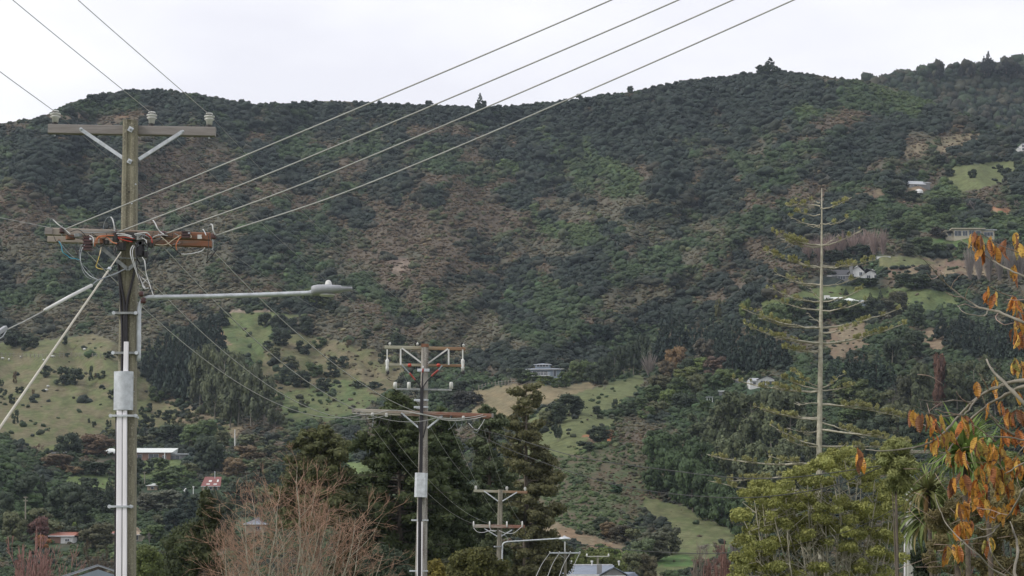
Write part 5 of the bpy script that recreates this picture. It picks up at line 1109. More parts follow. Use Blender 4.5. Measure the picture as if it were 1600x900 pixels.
    wl_ = [  # (points, radius px, material, name)
        ([(79, 357), (78, 346), (80, 342), (84, 343)], .7, 'w_grey', 'jumper_wire'), ([(83, 343), (87, 347), (94, 353), (101, 358), (110, 366)], 1.4, 'w_white', 'jumper_wire'),
        ([(161, 360), (163, 348), (168, 340), (173, 339)], .7, 'w_grey', 'jumper_wire'), ([(173, 339), (176, 343), (178, 352), (179, 362)], 1.6, 'w_white', 'jumper_wire'),
        ([(239, 344), (243, 350), (246, 357), (251, 363), (256, 366)], 1.6, 'w_white', 'jumper_wire'), ([(324, 362), (326, 353), (329, 350)], .7, 'w_grey', 'jumper_wire'), ([(329, 350), (332, 352), (333, 360), (336, 367)], 1.7, 'w_white', 'jumper_wire'),
        ([(317, 358), (320, 363), (322, 368)], 1.3, 'galv', 'spike'),
        ([(92, 377), (96, 385), (98, 394), (105, 399), (110, 403), (117, 404), (125, 406)], .9, 'w_blue', 'blue_wire'), ([(94, 378), (103, 391), (116, 403), (128, 412), (148, 434), (152, 438)], .7, 'w_grey', 'tail_wire'),
        ([(132, 379), (126, 386), (124, 400), (127, 416), (132, 428), (140, 435), (153, 438)], .9, 'w_grey', 'loop_wire'), ([(134, 380), (127, 392), (126, 408), (132, 422), (142, 432), (153, 437)], .9, 'galv', 'loop_wire'),
        ([(116, 384), (119, 391), (122, 398)], 1.6, 'black', 'wire_tail'), ([(98, 360), (108, 368), (120, 372), (132, 374)], 1.1, 'dark_metal', 'bare_wire'), ([(110, 362), (122, 359), (130, 364), (134, 370)], 1.0, 'black', 'bare_wire'),
        ([(140, 368), (145, 371), (146, 378), (146, 385)], 1.4, 'w_white', 'white_wire'), ([(148, 385), (149, 377), (154, 370), (165, 368), (178, 368)], 1.4, 'w_orange', 'orange_wire'), ([(151, 381), (153, 373), (160, 370), (168, 371), (175, 378), (183, 381)], 1.2, 'w_orange', 'orange_wire'),
        ([(128, 363), (145, 364), (162, 363), (180, 363)], 1.2, 'w_grey', 'blue_grey_cable'), ([(118, 359), (140, 361), (170, 361), (195, 362)], .8, 'galv_dull', 'blue_grey_cable'),
        ([(182, 365), (195, 366), (206, 369)], 1.3, 'w_white', 'white_wire'), ([(184, 368), (196, 368), (208, 372)], 1.3, 'w_white', 'white_wire'), ([(185, 373), (197, 376), (207, 378)], 1.4, 'w_red', 'red_wire'), ([(184, 371), (196, 371), (210, 373)], 1.2, 'w_red', 'red_wire'),
        ([(210, 366), (222, 364), (230, 364), (235, 369)], 1.3, 'w_white', 'white_wire'), ([(211, 368), (222, 367), (230, 369), (234, 374)], 1.1, 'w_grey', 'white_wire'), ([(222, 372), (228, 375), (229, 380)], 1.3, 'w_white', 'white_wire'), ([(236, 374), (242, 369), (252, 367), (262, 368)], 1.1, 'w_white', 'white_wire'), ([(228, 366), (236, 371), (238, 380)], 1.5, 'w_red', 'red_wire'),
        ([(157, 391), (155, 400), (152, 410), (150, 416), (153, 419), (161, 421)], 1.1, 'w_yellow', 'yellow_wire'), ([(158, 386), (157, 394), (155, 400)], 1.2, 'w_cream', 'yellow_wire'), ([(161, 421), (170, 419), (178, 416)], .8, 'w_grey', 'tail_wire'),
        ([(172, 384), (178, 392), (181, 400)], 1.3, 'black', 'black_wire'), ([(184, 378), (180, 390), (183, 404)], 1.8, 'black', 'black_wire'), ([(232, 376), (230, 390), (231, 402), (227, 414)], 1.2, 'black', 'black_wire'), ([(240, 362), (237, 374), (236, 388)], .9, 'dark_metal', 'black_wire'), ([(214, 380), (212, 392), (214, 404), (219, 412)], 2.0, 'black', 'black_wire'),
        ([(252, 370), (260, 377), (268, 385)], 1.2, 'w_cream', 'pale_wire'), ([(268, 385), (276, 392), (283, 398)], 1.5, 'black', 'black_wire'), ([(283, 397), (294, 397), (306, 395), (315, 392), (320, 387)], 1.1, 'w_white', 'white_wire'), ([(243, 382), (254, 383), (262, 381), (270, 375), (283, 367)], 1.0, 'w_cream', 'pale_wire'), ([(283, 370), (278, 376), (275, 383), (276, 391)], 1.4, 'w_orange', 'red_orange_wire'), ([(296, 366), (299, 369), (298, 372)], 1.0, 'w_cream', 'pale_wire'),
        ([(325, 364), (326, 376), (325, 392), (323, 408)], 1.0, 'dark_metal', 'steel_stay'), ([(322, 411), (331, 400), (340, 388)], 1.5, 'black', 'steel_stay'), ([(332, 374), (333, 382), (332, 392)], 1.1, 'galv_dull', 'steel_stay'),
        ([(208, 383), (204, 391), (205, 402), (211, 420), (219, 440), (226, 452)], 1.3, 'w_white', 'lamp_cable'), ([(210, 384), (207, 394), (209, 408), (216, 428), (223, 444), (228, 452)], 1.1, 'w_white', 'lamp_cable'), ([(222, 402), (226, 408), (227, 416), (229, 430), (235, 448), (240, 463)], 1.3, 'w_white', 'lamp_cable'), ([(229, 436), (222, 444)], .8, 'w_white', 'lamp_cable'), ([(220, 432), (232, 443)], .8, 'w_white', 'lamp_cable'), ([(225, 452), (232, 450)], 1.2, 'w_white', 'lamp_cable'),
        ([(213, 405), (215, 425), (219, 440), (226, 455)], 1.2, 'black', 'lamp_cable'), ([(231, 420), (238, 440), (236, 455)], .7, 'dark_metal', 'lamp_cable')]
    for pts, r, m, nm in wl_: wire(o, nm, [(a, c, yw - .02*(i % 3)) for i, (a, c) in enumerate(pts)], yw, r*k*.5*1.25, m)
    jr = random.Random(3)
    for i in range(30):                     # short bare tails and ties wound round the arms
        px = jr.uniform(80, 325); py = 361+(px-70)*.03+jr.uniform(-3, 16)
        wire(o, 'wire_tie', [(px, py), (px+jr.uniform(-6, 6), py+jr.uniform(1, 7)), (px+jr.uniform(-10, 10), py+jr.uniform(3, 12))], Y-.36, .5*k*jr.uniform(.8, 1.6), jr.choice(['dark_metal', 'dark_metal', 'w_grey', 'rust', 'black']), 3, 4)
    # two black cables joining and running down the face
    ff = lambda pts: [(a, c, fr(c)-.012) for a, c in pts]
    wire(o, 'black_cable', ff([(185, 404), (187, 430), (190, 450), (193.5, 470), (194.5, 500), (194.5, 600)]), Y, .022, 'black', 5, 7)
    wire(o, 'black_cable', ff([(214, 408), (209, 430), (204, 450), (199, 470), (197.5, 500), (198, 600)]), Y, .022, 'black', 5, 7)
    wire(o, 'black_cable', ff([(186, 420), (187, 450), (189, 480), (191, 530), (190, 600)]), Y, .018, 'black', 4, 6)
    q = MB(); q.beam(P(197.5, 534, fr(560)-.035), P(196.5, 590, fr(580)-.035), 7.2*k, .05, (0, 1, 0), ch=.15); q.build('cable_duct', M['pvc'], o)
    # metal guard
    b = MB(); n = 12; vs = []; w = 29.5*k
    for py, cx in ((582, 196.2), (642, 195.5)):
        c = P(cx, py, Y); f = fr(600)
        for i in range(n+1):
            t = -1+2*i/n; vs.append(Vector((c.x+t*w/2, f - .095 + .07*t*t, c.z)))
        vs += [Vector((c.x+w/2, Y, c.z)), Vector((c.x-w/2, Y, c.z))]
    mm = n+3; b.add(vs, [(i, (i+1) % mm, mm+(i+1) % mm, mm+i) for i in range(mm)]+[tuple(range(mm-1, -1, -1)), tuple(range(mm, 2*mm))]); g = b.build('cable_guard', M['galv'], o)
    for px in (182.5, 209.5):
        for py in (590, 612, 634):
            q = MB(); q.lathe(P(px, py, fr(600)-.03), [(.009, 0), (.009, .012)], (0, -1, 0), 6); q.build('rivet', M['galv_dull'], g)
    # conduits below the guard
    zb = pyz(.0, Y)
    for xt, xb, w in ((187.0, 185.2, 8.6), (195.3, 195.6, 6.6)):
        q = MB(); A, B_ = P(xt, 641, fr(650)-.036), P(xb-(zb-900)*.003, zb, fr(900)-.036); q.beam(A, B_, w*k, .055, (0, 1, 0), ch=.2); q.build('conduit', M['pvc'], o)
    wire(o, 'black_cable', [(191.2, 642, fr(650)-.03), (190.6, 760, fr(760)-.03), (190.2, 900, fr(900)-.03), (190, zb, fr(900)-.03)], Y, .012, 'black', 2, 5)
    wire(o, 'black_cable', [(181.5, 644, fr(650)-.02), (180.6, 760, fr(760)-.02), (179.6, 900, fr(900)-.02), (179, zb, fr(900)-.02)], Y, .014, 'black', 2, 5)
    for py, a, c in ((491, 184, 212), (553, 183, 213), (651, 180, 212), (792, 178, 205)):
        band(o, a, c, py, Y, .03 if py > 600 else .035, .165 if py < 600 else .22, 'galv_dull' if py < 600 else 'galv')
    for px, py in ((190, 756), (186, 738)):
        pass
    return o
pole_one()

def lamp_one():
    Y = 31.0-.06; k = Y/F
    o = empty('street_lamp', P(216, 520, Y), 'grey street lamp on a long horizontal arm bolted to the left foreground pole', 'street lamp')
    b = MB(); b.tube(cr_spline(PX([(216.5, 564), (217, 530), (217, 500), (217.6, 482), (221, 472), (228, 466.5), (240, 464.5), (300, 463.5), (380, 461.5), (440, 459.5), (490, 457.5)], Y), 5), 3.6*k, 10); b.build('arm', M['galv'], o, True)
    for px, py, r in ((223, 459.5, 4.2), (226, 469.5, 4.8)):
        q = MB(); c = P(px, py, Y-.06); q.lathe(c-Vector((.02, 0, r*k)), [(r*k*.6, 0), (r*k, r*k*.4), (r*k*.75, r*k), (r*k, r*k*1.6), (r*k*.5, r*k*2)], n=10); q.build('strain_insulator', M['porc_brown'], o, True)
    # lantern: a flattened tapering housing with a lens under it
    prof = [(487, 448.0, 459.5, .10), (490, 446.3, 462.2, .15), (497, 445.2, 461.5, .17), (510, 445.0, 460.0, .17), (533, 446.2, 457.0, .14), (534, 448.0, 455.5, .10), (550, 448.4, 453.8, .07)]
    b = MB(); vs = []; n = 12
    for px, t, bt, hw in prof:
        c = P(px, (t+bt)/2, Y); h = (bt-t)/2*k
        for i in range(n):
            a = 2*math.pi*i/n; s = math.sin(a); co = math.cos(a)
            vs.append(c+Vector((0, hw*math.copysign(abs(co)**.7, co), h*math.copysign(abs(s)**.75, s))))
    m = len(prof); b.add(vs, [(i*n+j, i*n+(j+1) % n, (i+1)*n+(j+1) % n, (i+1)*n+j) for i in range(m-1) for j in range(n)]+[tuple(range(n-1, -1, -1)), tuple(range((m-1)*n, m*n))]); hd = b.build('lantern', M['pvc_grey'], o, True)
    q = MB(); q.lathe(P(511, 460.5, Y), [(.02, -.03), (.11, -.018), (.13, 0)], n=14); q.build('lens', M['porc'], hd, True)
    q = MB(); q.lathe(P(513, 446, Y), [(5.6*k, 0), (5.6*k, 2.2*k), (5.0*k, 3*k), (4.9*k, 5.0*k), (3.6*k, 7.2*k), (1.2*k, 8.6*k)], n=14); q.build('photocell', M['white'], hd, True)
    q = MB(); q.tube(PX([(484, 457.6), (492, 457.4)], Y), 4.4*k, 10); q.build('collar', M['galv'], hd)
lamp_one()

def sagline(name, label, cat, a, b, sag, r, m, group=None, n=26):
    b_ = MB(); a, b = Vector(a), Vector(b)
    b_.tube([a.lerp(b, i/n) - Vector((0, 0, sag*4*(i/n)*(1-i/n))) for i in range(n+1)], r, 5); o = b_.build(name, M[m], None, True)
    tag(o, label, cat, group); return o
def span(name, label, pts, r, m, cat='power line', group=None):
    b_ = MB(); b_.tube(cr_spline(PX(pts, 0), 8), r, 5); o = b_.build(name, M[m], None, True); tag(o, label, cat, group); return o

def lines_one():
    g = 'low voltage lines running up to the right'
    for (x, y), mid, (ex, ey), nm in (((100, 359), (400, 236), (955, 0), 'leftmost and uppermost'), ((182, 364), (470, 251), (1060, 0), 'second from the top'), ((257, 366), (530, 264.5), (1145, 0), 'third from the top'), ((336, 368.5), (610, 273), (1240, 0), 'lowest')):
        sx, sy = ex+(ex-mid[0])*.9, ey-(mid[1]-ey)*.98
        span('power_line', f'thick pale line rising to the upper right, {nm} of four', [(x, y, 30.7), (mid[0], mid[1], 29.4), (ex, ey, 26.6), (sx, sy, 24)], .0108, 'line', group=g)
    # high voltage: in from the upper left, over the insulators, on to the second pole
    g = 'thin high voltage lines'
    T2 = [(607, 534), (650, 536), (721, 535)]
    for i, ((ix, iy), far, mid, (tx, ty), nm) in enumerate((((86.5, 175), (0, 112), (330, 352), T2[0], 'left'), ((237, 177), (20, 0), (425, 335), T2[1], 'middle'), ((327, 179), (122, 0), (500, 372), T2[2], 'right'))):
        fx, fy = far[0]-(ix-far[0])*.7, far[1]-(iy-far[1])*.75
        Y = 31.17; Y2 = 62.1
        span('high_voltage_line', f'thin line from the upper left edge to the {nm} insulator of the top crossarm', [(fx, fy, 24), (far[0], far[1], 27), (ix, iy, Y)], .006, 'line', group=g)
        sagline('high_voltage_line', f'thin sagging line from the left pole to the {nm} top insulator of the middle pole', 'power line', P(ix, iy, Y), P(tx, ty, Y2), (.45, .35, .35)[i], .0045, 'line_thin', g)
    g = 'lower lines between the left and middle poles'
    for i, (a, c, sag, nm) in enumerate((((120, 378), (566, 648), .95, 'leftmost'), ((184, 384), (606, 648), 1.0, 'second'), ((258, 389), (690, 650), 1.05, 'third'), ((331, 390), (752, 652), .9, 'rightmost'))):
        sagline('service_line', f'sagging line between lower arms of the left and middle poles, {nm} of four', 'power line', P(*a, 30.9), P(*c, 61.8), sag, .0088, 'line', g)
    for px, py, Y in ((265, 394, 30.9), (341, 402, 30.9)):
        pass
    # stay wire and insulated tube cable to the lower left
    b = MB(); A, B_ = P(189, 394, 30.6), P(0, 668, 28.0); D = B_-A; b.tube([A, A+D*.12], .010, 5)
    s = b.build('stay_wire', M['stay'], None); tag(s, 'pale stay wire slanting from the left pole down to the left picture edge', 'stay wire')
    b = MB(); b.tube([A+D*.12, A+D*.45, A+D*1.0, A+D*2.4], [.016, .017, .020, .021], 8); b.build('sleeve', M['stay'], s)
    b = MB(); b.lathe(A+D*.10, [(.03, 0), (.03, .05)], D, 8); b.build('ferrule', M['galv'], s)
    e = empty('service_cable', P(143, 446, 30.6), 'service cable with a long white insulating tube and a connector at the left edge', 'cable')
    for nm, pts, r, m in (('cable', [(196, 420), (180, 428), (152, 438), (143, 446)], .009, 'w_grey'), ('insulating_tube', [(143, 446), (106, 465), (70, 485)], .026, 'white'), ('cable', [(70, 485), (36, 503), (0, 520), (-60, 548)], .009, 'line')):
        b = MB(); b.tube(PX([(p[0], p[1], 30.5-(200-p[0])*.012) for p in pts], 30), r, 9); b.build(nm, M[m], e, True)
    b = MB(); b.beam(P(-12, 526, 28), P(9, 512, 28.2), .07, .06); b.build('connector', M['pvc_grey'], e)
    b = MB(); b.tube(PX([(-10, 535, 28), (4, 526, 28.1), (10, 516, 28.2)], 28), .008, 5); b.build('bail', M['galv'], e)
    span('far_line', 'faint thin line crossing the left hillside towards the left pole', [(-40, 332, 40), (0, 340, 38), (60, 352, 33), (98, 360, 30.9)], .004, 'line_thin')
lines_one()

def pole_two():
    Y = 62.0; k = Y/F
    base = Vector((P(655, 880, Y).x, Y, 0)); o = empty('power_pole', base, 'middle power pole with flaking white paint, trussed top and wide rusty crossarm', 'power pole')
    b = MB(); b.beam(P(653.5, pyz(-.4, Y), Y), P(664, 538, Y), 24*k, 24*k, (0, 1, 0), taper=.43, ch=.25); b.build('shaft', M['pole2'], o)
    q = MB(); q.box(P(664, 540, Y), (11.5*k, 11*k, 5*k)); q.build('cap', M['rust'], o)
    M['arm2'] = armmat('lichen_timber', P(601, 545, Y).x-base.x, P(727, 545, Y).x-base.x, (.32, .31, .24), (.26, .17, .10), (.22, .13, .08))
    M['arm3'] = armmat('red_stained_timber', P(550, 645, Y).x-base.x, P(770, 645, Y).x-base.x, (.36, .33, .28), (.20, .09, .06), (.26, .14, .10))
    for nm, a, c, h, y, m in (('top_crossarm', (601, 542.5), (727, 545.5), .10, .22, 'arm2'), ('second_crossarm', (601, 570), (726, 571.5), .08, .22, 'arm2'), ('small_crossarm', (618, 608), (706, 609.5), .055, -.2, 'galv_dull')):
        q = MB(); q.beam(P(*a, Y+y), P(*c, Y+y), .1, h); q.build(nm, M[m], o)
    q = MB(); q.beam(P(551, 641, Y-.2), P(770, 649.5, Y-.2), .11, .105, ch=.1); q.build('wide_crossarm', M['arm3'], o)
    q = MB(); q.beam(P(556, 645, Y+.2), P(765, 652, Y+.2), .1, .09, ch=.1); q.build('wide_crossarm', M['arm3'], o)
    for px in (551.5, 769.5):
        q = MB(); q.box(P(px, 641 if px < 600 else 649.5, Y-.2), (.06, .13, .13)); q.build('end_cap', M['arm'], o)
    for a, c, w in (((626, 545), (626, 570), .05), ((701, 546), (701, 570), .05), ((628, 544), (660, 568), .045), ((700, 545), (668, 568), .045)):
        q = MB(); q.beam(P(*a, Y+.13), P(*c, Y+.13), w, .03, (0, 1, 0)); q.build('brace', M['white'], o)
    for a, c in (((627, 645), (654, 668)), ((691, 650), (668, 669))):
        q = MB(); q.beam(P(*a, Y-.27), P(*c, Y-.27), .05, .08, (0, 1, 0)); q.build('brace', M['galv'], o)
    for px, py in ((607, 541), (650, 541.5), (722, 543.5)):
        i_ = pin_insulator(o, px, py-8, py-1, Y+.22, 6*k, 'black', False); q = MB(); q.lathe(P(px+1.8, py-4, Y+.2), [(.02, -.05), (.05, 0), (.02, .05)], n=8); q.build('clip', M['porc'], i_)
    for px in (605, 723):          # hanging drop-out fuses
        q = MB(); q.tube(PX([(px, 546), (px, 560)], Y+.1), .02, 6); f = q.build('drop_fuse', M['porc'], o)
        q = MB(); q.lathe(P(px, 580, Y+.05), [(2.2*k, 0), (2.6*k, 6*k), (2.0*k, 8*k), (2.8*k, 14*k), (2.9*k, 17*k), (1.0*k, 20*k)], n=10); q.build('fuse_body', M['porc'], f, True)
        q = MB(); q.lathe(P(px+1, 585, Y+.05), [(2.0*k, 0), (2.6*k, 3*k), (2.0*k, 6*k)], n=8); q.build('fuse_cap', M['black'], f)
    for px in (617.5, 639, 705):
        q = MB(); q.lathe(P(px, 607.5, Y-.2), [(3.0*k, 0), (3.0*k, 9*k), (2.2*k, 10.5*k)], n=10); q.build('surge_arrester', M['porc'], o, True)
    for px in (640, 685):
        q = MB(); q.lathe(P(px, 573, Y), [(2*k, 0), (3.4*k, 2.5*k), (2*k, 5*k)], n=8); q.build('red_bracket', M['w_red'], o)
    q = MB(); q.beam(P(652, 578.5, Y-.2), P(671, 578.5, Y-.2), .05, .09); q.build('bracket', M['galv'], o)
    for a, m in (([(628, 570), (634, 577), (641, 584)], 'w_grey'), ([(640, 583), (645, 589), (649, 594)], 'tape'), ([(648, 593), (655, 601), (658.5, 608)], 'black'), ([(691, 571), (687, 576), (684, 579)], 'w_grey'), ([(685, 578), (678, 584), (674, 588)], 'tape'), ([(675, 587), (666, 597), (660, 607)], 'black'), ([(661.5, 572), (661, 576)], 'w_white'), ([(661, 576), (660.5, 582)], 'tape'), ([(660.5, 582), (660, 596), (659.5, 608)], 'black')):
        wire(o, 'termination_cable' if m != 'tape' else 'tape_wrap', a, Y-.28, (1.1 if m != 'tape' else 1.5)*k, m, 4, 6)
    for a in ([(605, 591), (612, 595), (622, 593), (634, 581)], [(685, 579), (688, 588), (694, 595), (703, 598)], [(713, 592), (716, 586), (722, 582)], [(640, 598), (650, 597), (655, 590), (657, 580)]):
        wire(o, 'jumper_wire', a, Y-.2, .5*k, 'black', 4, 5)
    b = MB(); b.beam(P(659.3, 606, Y-.30), P(657.5, 741, Y-.32), 5.2*k, .05, (0, 1, 0)); b.build('cable_bundle', M['black'], o)
    for py in (626, 637): band(o, 650, 667, py, Y, .05, .3, 'galv')
    q = MB(); c0, c1 = P(658.5, 739, Y-.24), P(657.2, 777, Y-.26); q.beam(c0, c1, 19.5*k, .22, (0, 1, 0), ch=.3); q.build('cable_guard', M['galv'], o)
    zb = pyz(-.3, Y); yb = Y-.30
    b = MB(); b.beam(P(656.5, 777, yb), P(654.5, zb, yb-.04), 6.2*k, .05, (0, 1, 0)); b.build('cable_bundle', M['black'], o)
    for dx, w in ((-4.2, 1.6), (2.7, 1.8)):
        b = MB(); b.beam(P(656.8+dx, 815, yb-.01), P(654.8+dx, zb, yb-.05), w*k, .06, (0, 1, 0)); b.build('conduit', M['pvc'], o)
    for py, a, c in ((813, 646, 667), (892, 643, 666)): band(o, a, c, py, Y, .04, .3, 'galv')
    # hanging jumper loops under the wide arm
    jr = random.Random(8)
    for a, m, r in (([(571, 646), (573, 658), (578, 666), (586, 668), (592, 664), (596, 650)], 'black', .8), ([(582, 646), (583, 657), (582, 668)], 'w_grey', .6), ([(597, 649), (598, 659), (604, 663), (609, 655), (612, 648)], 'black', .7), ([(612, 648), (609, 660), (606, 670), (603, 674)], 'black', .6), ([(628, 646), (640, 657), (650, 664)], 'w_grey', .9), ([(690, 651), (684, 660), (672, 666)], 'black', .6),
        ([(715, 653), (708, 665), (700, 672)], 'w_grey', .5), ([(703, 652), (712, 660), (716, 672), (722, 662), (720, 654)], 'w_grey', .5), ([(720, 656), (724, 667), (731, 671), (731, 656)], 'black', .6), ([(732, 661), (744, 672), (752, 664), (757, 655)], 'w_white', .7), ([(752, 664), (745, 676), (738, 674)], 'w_grey', .5), ([(676, 663), (683, 668), (690, 664)], 'black', .6), ([(660, 654), (656, 662), (657, 672)], 'black', 1.2), ([(667, 656), (664, 672), (661, 684)], 'black', 1.2), ([(652, 660), (656, 675), (658, 690)], 'black', 1.2)):
        wire(o, 'jumper_loop', a, Y-.30, r*k*.8, m, 5, 5)
    for px in (560, 582, 604, 628, 690, 705, 724, 752):
        q = MB(); q.lathe(P(px, 646+(px-560)*.036, Y-.27), [(.03, -.08), (.05, -.05), (.03, -.02), (.05, .01), (.03, .04)], n=8); q.build('insulator', M['porc'] if px in (582, 604, 724) else M['dark_metal'], o, True)
    wire(o, 'feeder_cable', [(551, 646), (580, 648), (610, 641), (640, 644), (665, 648), (700, 654), (735, 652), (755, 648)], Y-.34, .9*k*.8, 'line', 5, 5)
    wire(o, 'feeder_cable', [(640, 644), (670, 650), (700, 657), (730, 656), (760, 650)], Y-.36, .9*k*.8, 'line', 5, 5)
pole_two()

def pole_three():
    Y = 94.0; k = Y/F
    base = Vector((P(779, 880, Y).x, Y, -1.0)); o = empty('power_pole', base, 'third, smaller grey power pole right of the middle pole with its own lamp arm', 'power pole')
    b = MB(); b.beam(P(775.5, pyz(-1.6, Y), Y), P(782, 765, Y), 11*k, 11*k, (0, 1, 0), taper=.65, ch=.25); b.build('shaft', M['pole3'], o)
    for nm, a, c, h, m in (('top_crossarm', (740, 767), (824, 769.5), .12, 'arm2'), ('lower_crossarm', (739, 822), (820, 823), .15, 'arm3')):
        q = MB(); q.beam(P(*a, Y+.25 if nm[0] == 't' else Y-.2), P(*c, Y+.25 if nm[0] == 't' else Y-.2), .12, h); q.build(nm, M[m], o)
    for a, c in (((756, 767), (778, 783)), ((808, 769), (785, 783)), ((757, 826), (777, 838)), ((800, 828), (783, 838))):
        q = MB(); q.beam(P(*a, Y-.2), P(*c, Y-.2), .05, .07, (0, 1, 0)); q.build('brace', M['galv'], o)
    for px, py in ((743.5, 766), (792, 767), (820.5, 768)): pin_insulator(o, px, py-7, py, Y+.25, 5*k, 'porc', False)
    for px in (740, 765, 792, 816):
        q = MB(); q.lathe(P(px, 824, Y-.25), [(1.2*k, 0), (1.3*k, 5*k), (.8*k, 9.5*k)], n=8); q.build('insulator', M['porc'], o, True)
    for a, m in (([(740, 825), (746, 831), (755, 832), (766, 829), (776, 829)], 'w_white'), ([(780, 829), (790, 833), (802, 833), (808, 829), (815, 823)], 'w_white'), ([(783, 835), (791, 838), (794, 844)], 'w_grey'), ([(818, 824), (821, 832), (819, 838)], 'black'), ([(765, 824), (768, 829), (775, 831)], 'w_white')):
        wire(o, 'jumper_loop', a, Y-.3, .42*k, m, 4, 5)
    for py in (854, 874): band(o, 773.5, 784, py, Y, .06, .2)
    e = empty('street_lamp', P(785, 870, Y), 'small far street lamp on a long arm from the third power pole', 'street lamp')
    b = MB(); b.tube(cr_spline(PX([(784.5, 878), (784.8, 858), (786, 850), (791, 847), (800, 846), (850, 843), (874, 841.5)], Y-.15), 5), 1.15*k, 8); b.build('arm', M['galv'], e, True)
    q = MB(); q.lathe(P(882, 843, Y-.15), [(3*k, -1.5*k), (9*k, 0), (10*k, 1*k), (8*k, 3*k), (3*k, 4.4*k), (1.6*k, 4.6*k), (1.6*k, 6*k)], n=14); q.build('lantern', M['galv'], e, True)
pole_three()

def pole_four():
    Y = 128.0; k = Y/F
    o = empty('small_pole', Vector((P(883, 880, Y).x, Y, -2.6)), 'slim grey pole with white top and four wire crossarm beyond the third pole', 'power pole')
    b = MB(); b.beam(P(884, pyz(-3, Y), Y), P(883, 862, Y), 4.5*k, 4.5*k, (0, 1, 0), ch=.2); b.build('shaft', M['pole3'], o)
    b = MB(); b.tube(PX([(882.5, 863), (882.5, 846)], Y), 1.1*k, 8); b.build('riser', M['white'], o)
    b = MB(); b.beam(P(858, 864, Y-.1), P(907, 864, Y-.1), .09, .09); b.build('crossarm', M['galv'], o)
    b = MB(); b.beam(P(874, 866, Y-.1), P(883, 873, Y-.1), .03, .05, (0, 1, 0)); b.build('brace', M['galv_dull'], o)
    for px in (859, 874, 891, 906):
        q = MB(); q.lathe(P(px, 864, Y-.15), [(.035, 0), (.05, .05), (.02, .1)], n=8); q.build('insulator', M['porc'], o)
    for i, (a, c, Y2) in enumerate(((859, 838, 110), (874, 856, 112), (891, 874, 114), (906, 893, 116))):
        span('drop_line', f'pale wire dropping down left from the slim grey pole, {["leftmost", "second from left", "third from left", "rightmost"][i]} of four', [(a, 864, Y-.15), ((a+c)/2-1.5, 881, (Y+Y2)/2), (c-1, 902, Y2), (c-12, 925, Y2-6)], .02, 'line', group='wires dropping from the slim grey pole')
    Y = 200; k = Y/F
    o = empty('small_pole', Vector((P(934, 880, Y).x, Y, -2.8)), 'far little power pole crossarm showing above the grey gabled house', 'power pole')
    b = MB(); b.beam(P(934, pyz(-3, Y), Y), P(934, 868, Y), 3*k, 3*k, (0, 1, 0)); b.build('shaft', M['pole3'], o)
    b = MB(); b.beam(P(916, 869.5, Y-.1), P(952, 869.5, Y-.1), .1, .1); b.build('crossarm', M['pole5'], o)
    for px in (917, 951):
        q = MB(); q.lathe(P(px, 869, Y-.1), [(.08, 0), (.09, .1), (.04, .25)], n=8); q.build('insulator', M['porc'], o)
pole_four()

def pole_five():
    Y = 70.0; k = Y/F
    o = empty('power_pole', Vector((P(1421, 880, Y).x, Y, -.3)), 'pale concrete pole at right with white conduit, behind the cabbage tree', 'power pole')
    b = MB(); b.beam(P(1421, pyz(-.9, Y), Y), P(1421, 700, Y), 14.5*k, 14.5*k, (0, 1, 0), taper=.6, ch=.2); b.build('shaft', M['pole5'], o)
    b = MB(); b.tube(PX([(1413, pyz(-.3, Y)), (1413.4, 832)], Y-.1), 1.2*k, 7); b.build('conduit', M['pvc'], o)
    b = MB(); b.tube(PX([(1411.6, pyz(-.3, Y)), (1412, 720)], Y-.1), .5*k, 5); b.build('cable', M['black'], o)
    band(o, 1412, 1430, 864, Y, .03, .18)
    b = MB(); b.beam(P(1390, 706, Y-.2), P(1452, 706, Y-.2), .1, .12); b.build('crossarm', M['pole3'], o)
pole_five()

def more_lines():
    g = 'lines between the middle and third poles'
    for i, (a, c) in enumerate((((607, 534), (743.5, 760)), ((650, 536), (792, 761)), ((721, 535), (820.5, 762)))):
        sagline('high_voltage_line', f'thin line from top of middle pole to top of third pole, {["left", "middle", "right"][i]} one', 'power line', P(*a, 62.1), P(*c, 94.2), .6, .006, 'line_dark' if i else 'line', g)
    for i, (a, c) in enumerate((((583, 668), (740, 818)), ((606, 672), (765, 818)), ((700, 655), (792, 818)), ((752, 655), (816, 818)))):
        sagline('service_line', f'thin lower line from middle pole to third pole, {["first", "second", "third", "fourth"][i]} from the left', 'power line', P(*a, 61.8), P(*c, 93.8), .5, .006, 'line', g)
    g = 'dark cables crossing the green slope'
    span('dark_cable', 'upper dark cable sagging right from the middle pole across the green slope', [(735, 668, 61.8), (800, 684, 60), (900, 713, 56), (1030, 733, 52), (1200, 748, 47), (1420, 722, 42)], .011, 'line_dark', group=g)
    span('dark_cable', 'lower dark cable sagging right from the middle pole across the green slope', [(742, 676, 61.8), (800, 704, 60), (900, 740, 57), (1000, 765, 54), (1150, 778, 50), (1290, 762, 46), (1400, 720, 43)], .011, 'line_dark', group=g)
    span('dark_cable', 'long dark cable running right from the far lamp at the bottom of the picture', [(893, 848, 93), (960, 857, 88), (1060, 864, 80), (1160, 862, 74), (1290, 842, 72), (1413, 800, 70)], .014, 'line_dark', group=g)
    span('dark_cable', 'dark cable curving up through the yellow green tree to the pale pole', [(1150, 865, 58), (1240, 852, 57), (1330, 828, 56), (1413, 788, 55)], .009, 'line_dark', group=g)
more_lines()
# ------------------------------------------------------------------ large trees of the middle distance
def obj(name, me, parent=None, color=None):
    o = bpy.data.objects.new(name, me); COL.objects.link(o); o.parent = parent
    if color: o.color = (*color, 1)
    return o
def loc_arr(a, base): return np.asarray(a, float) - np.array(base)

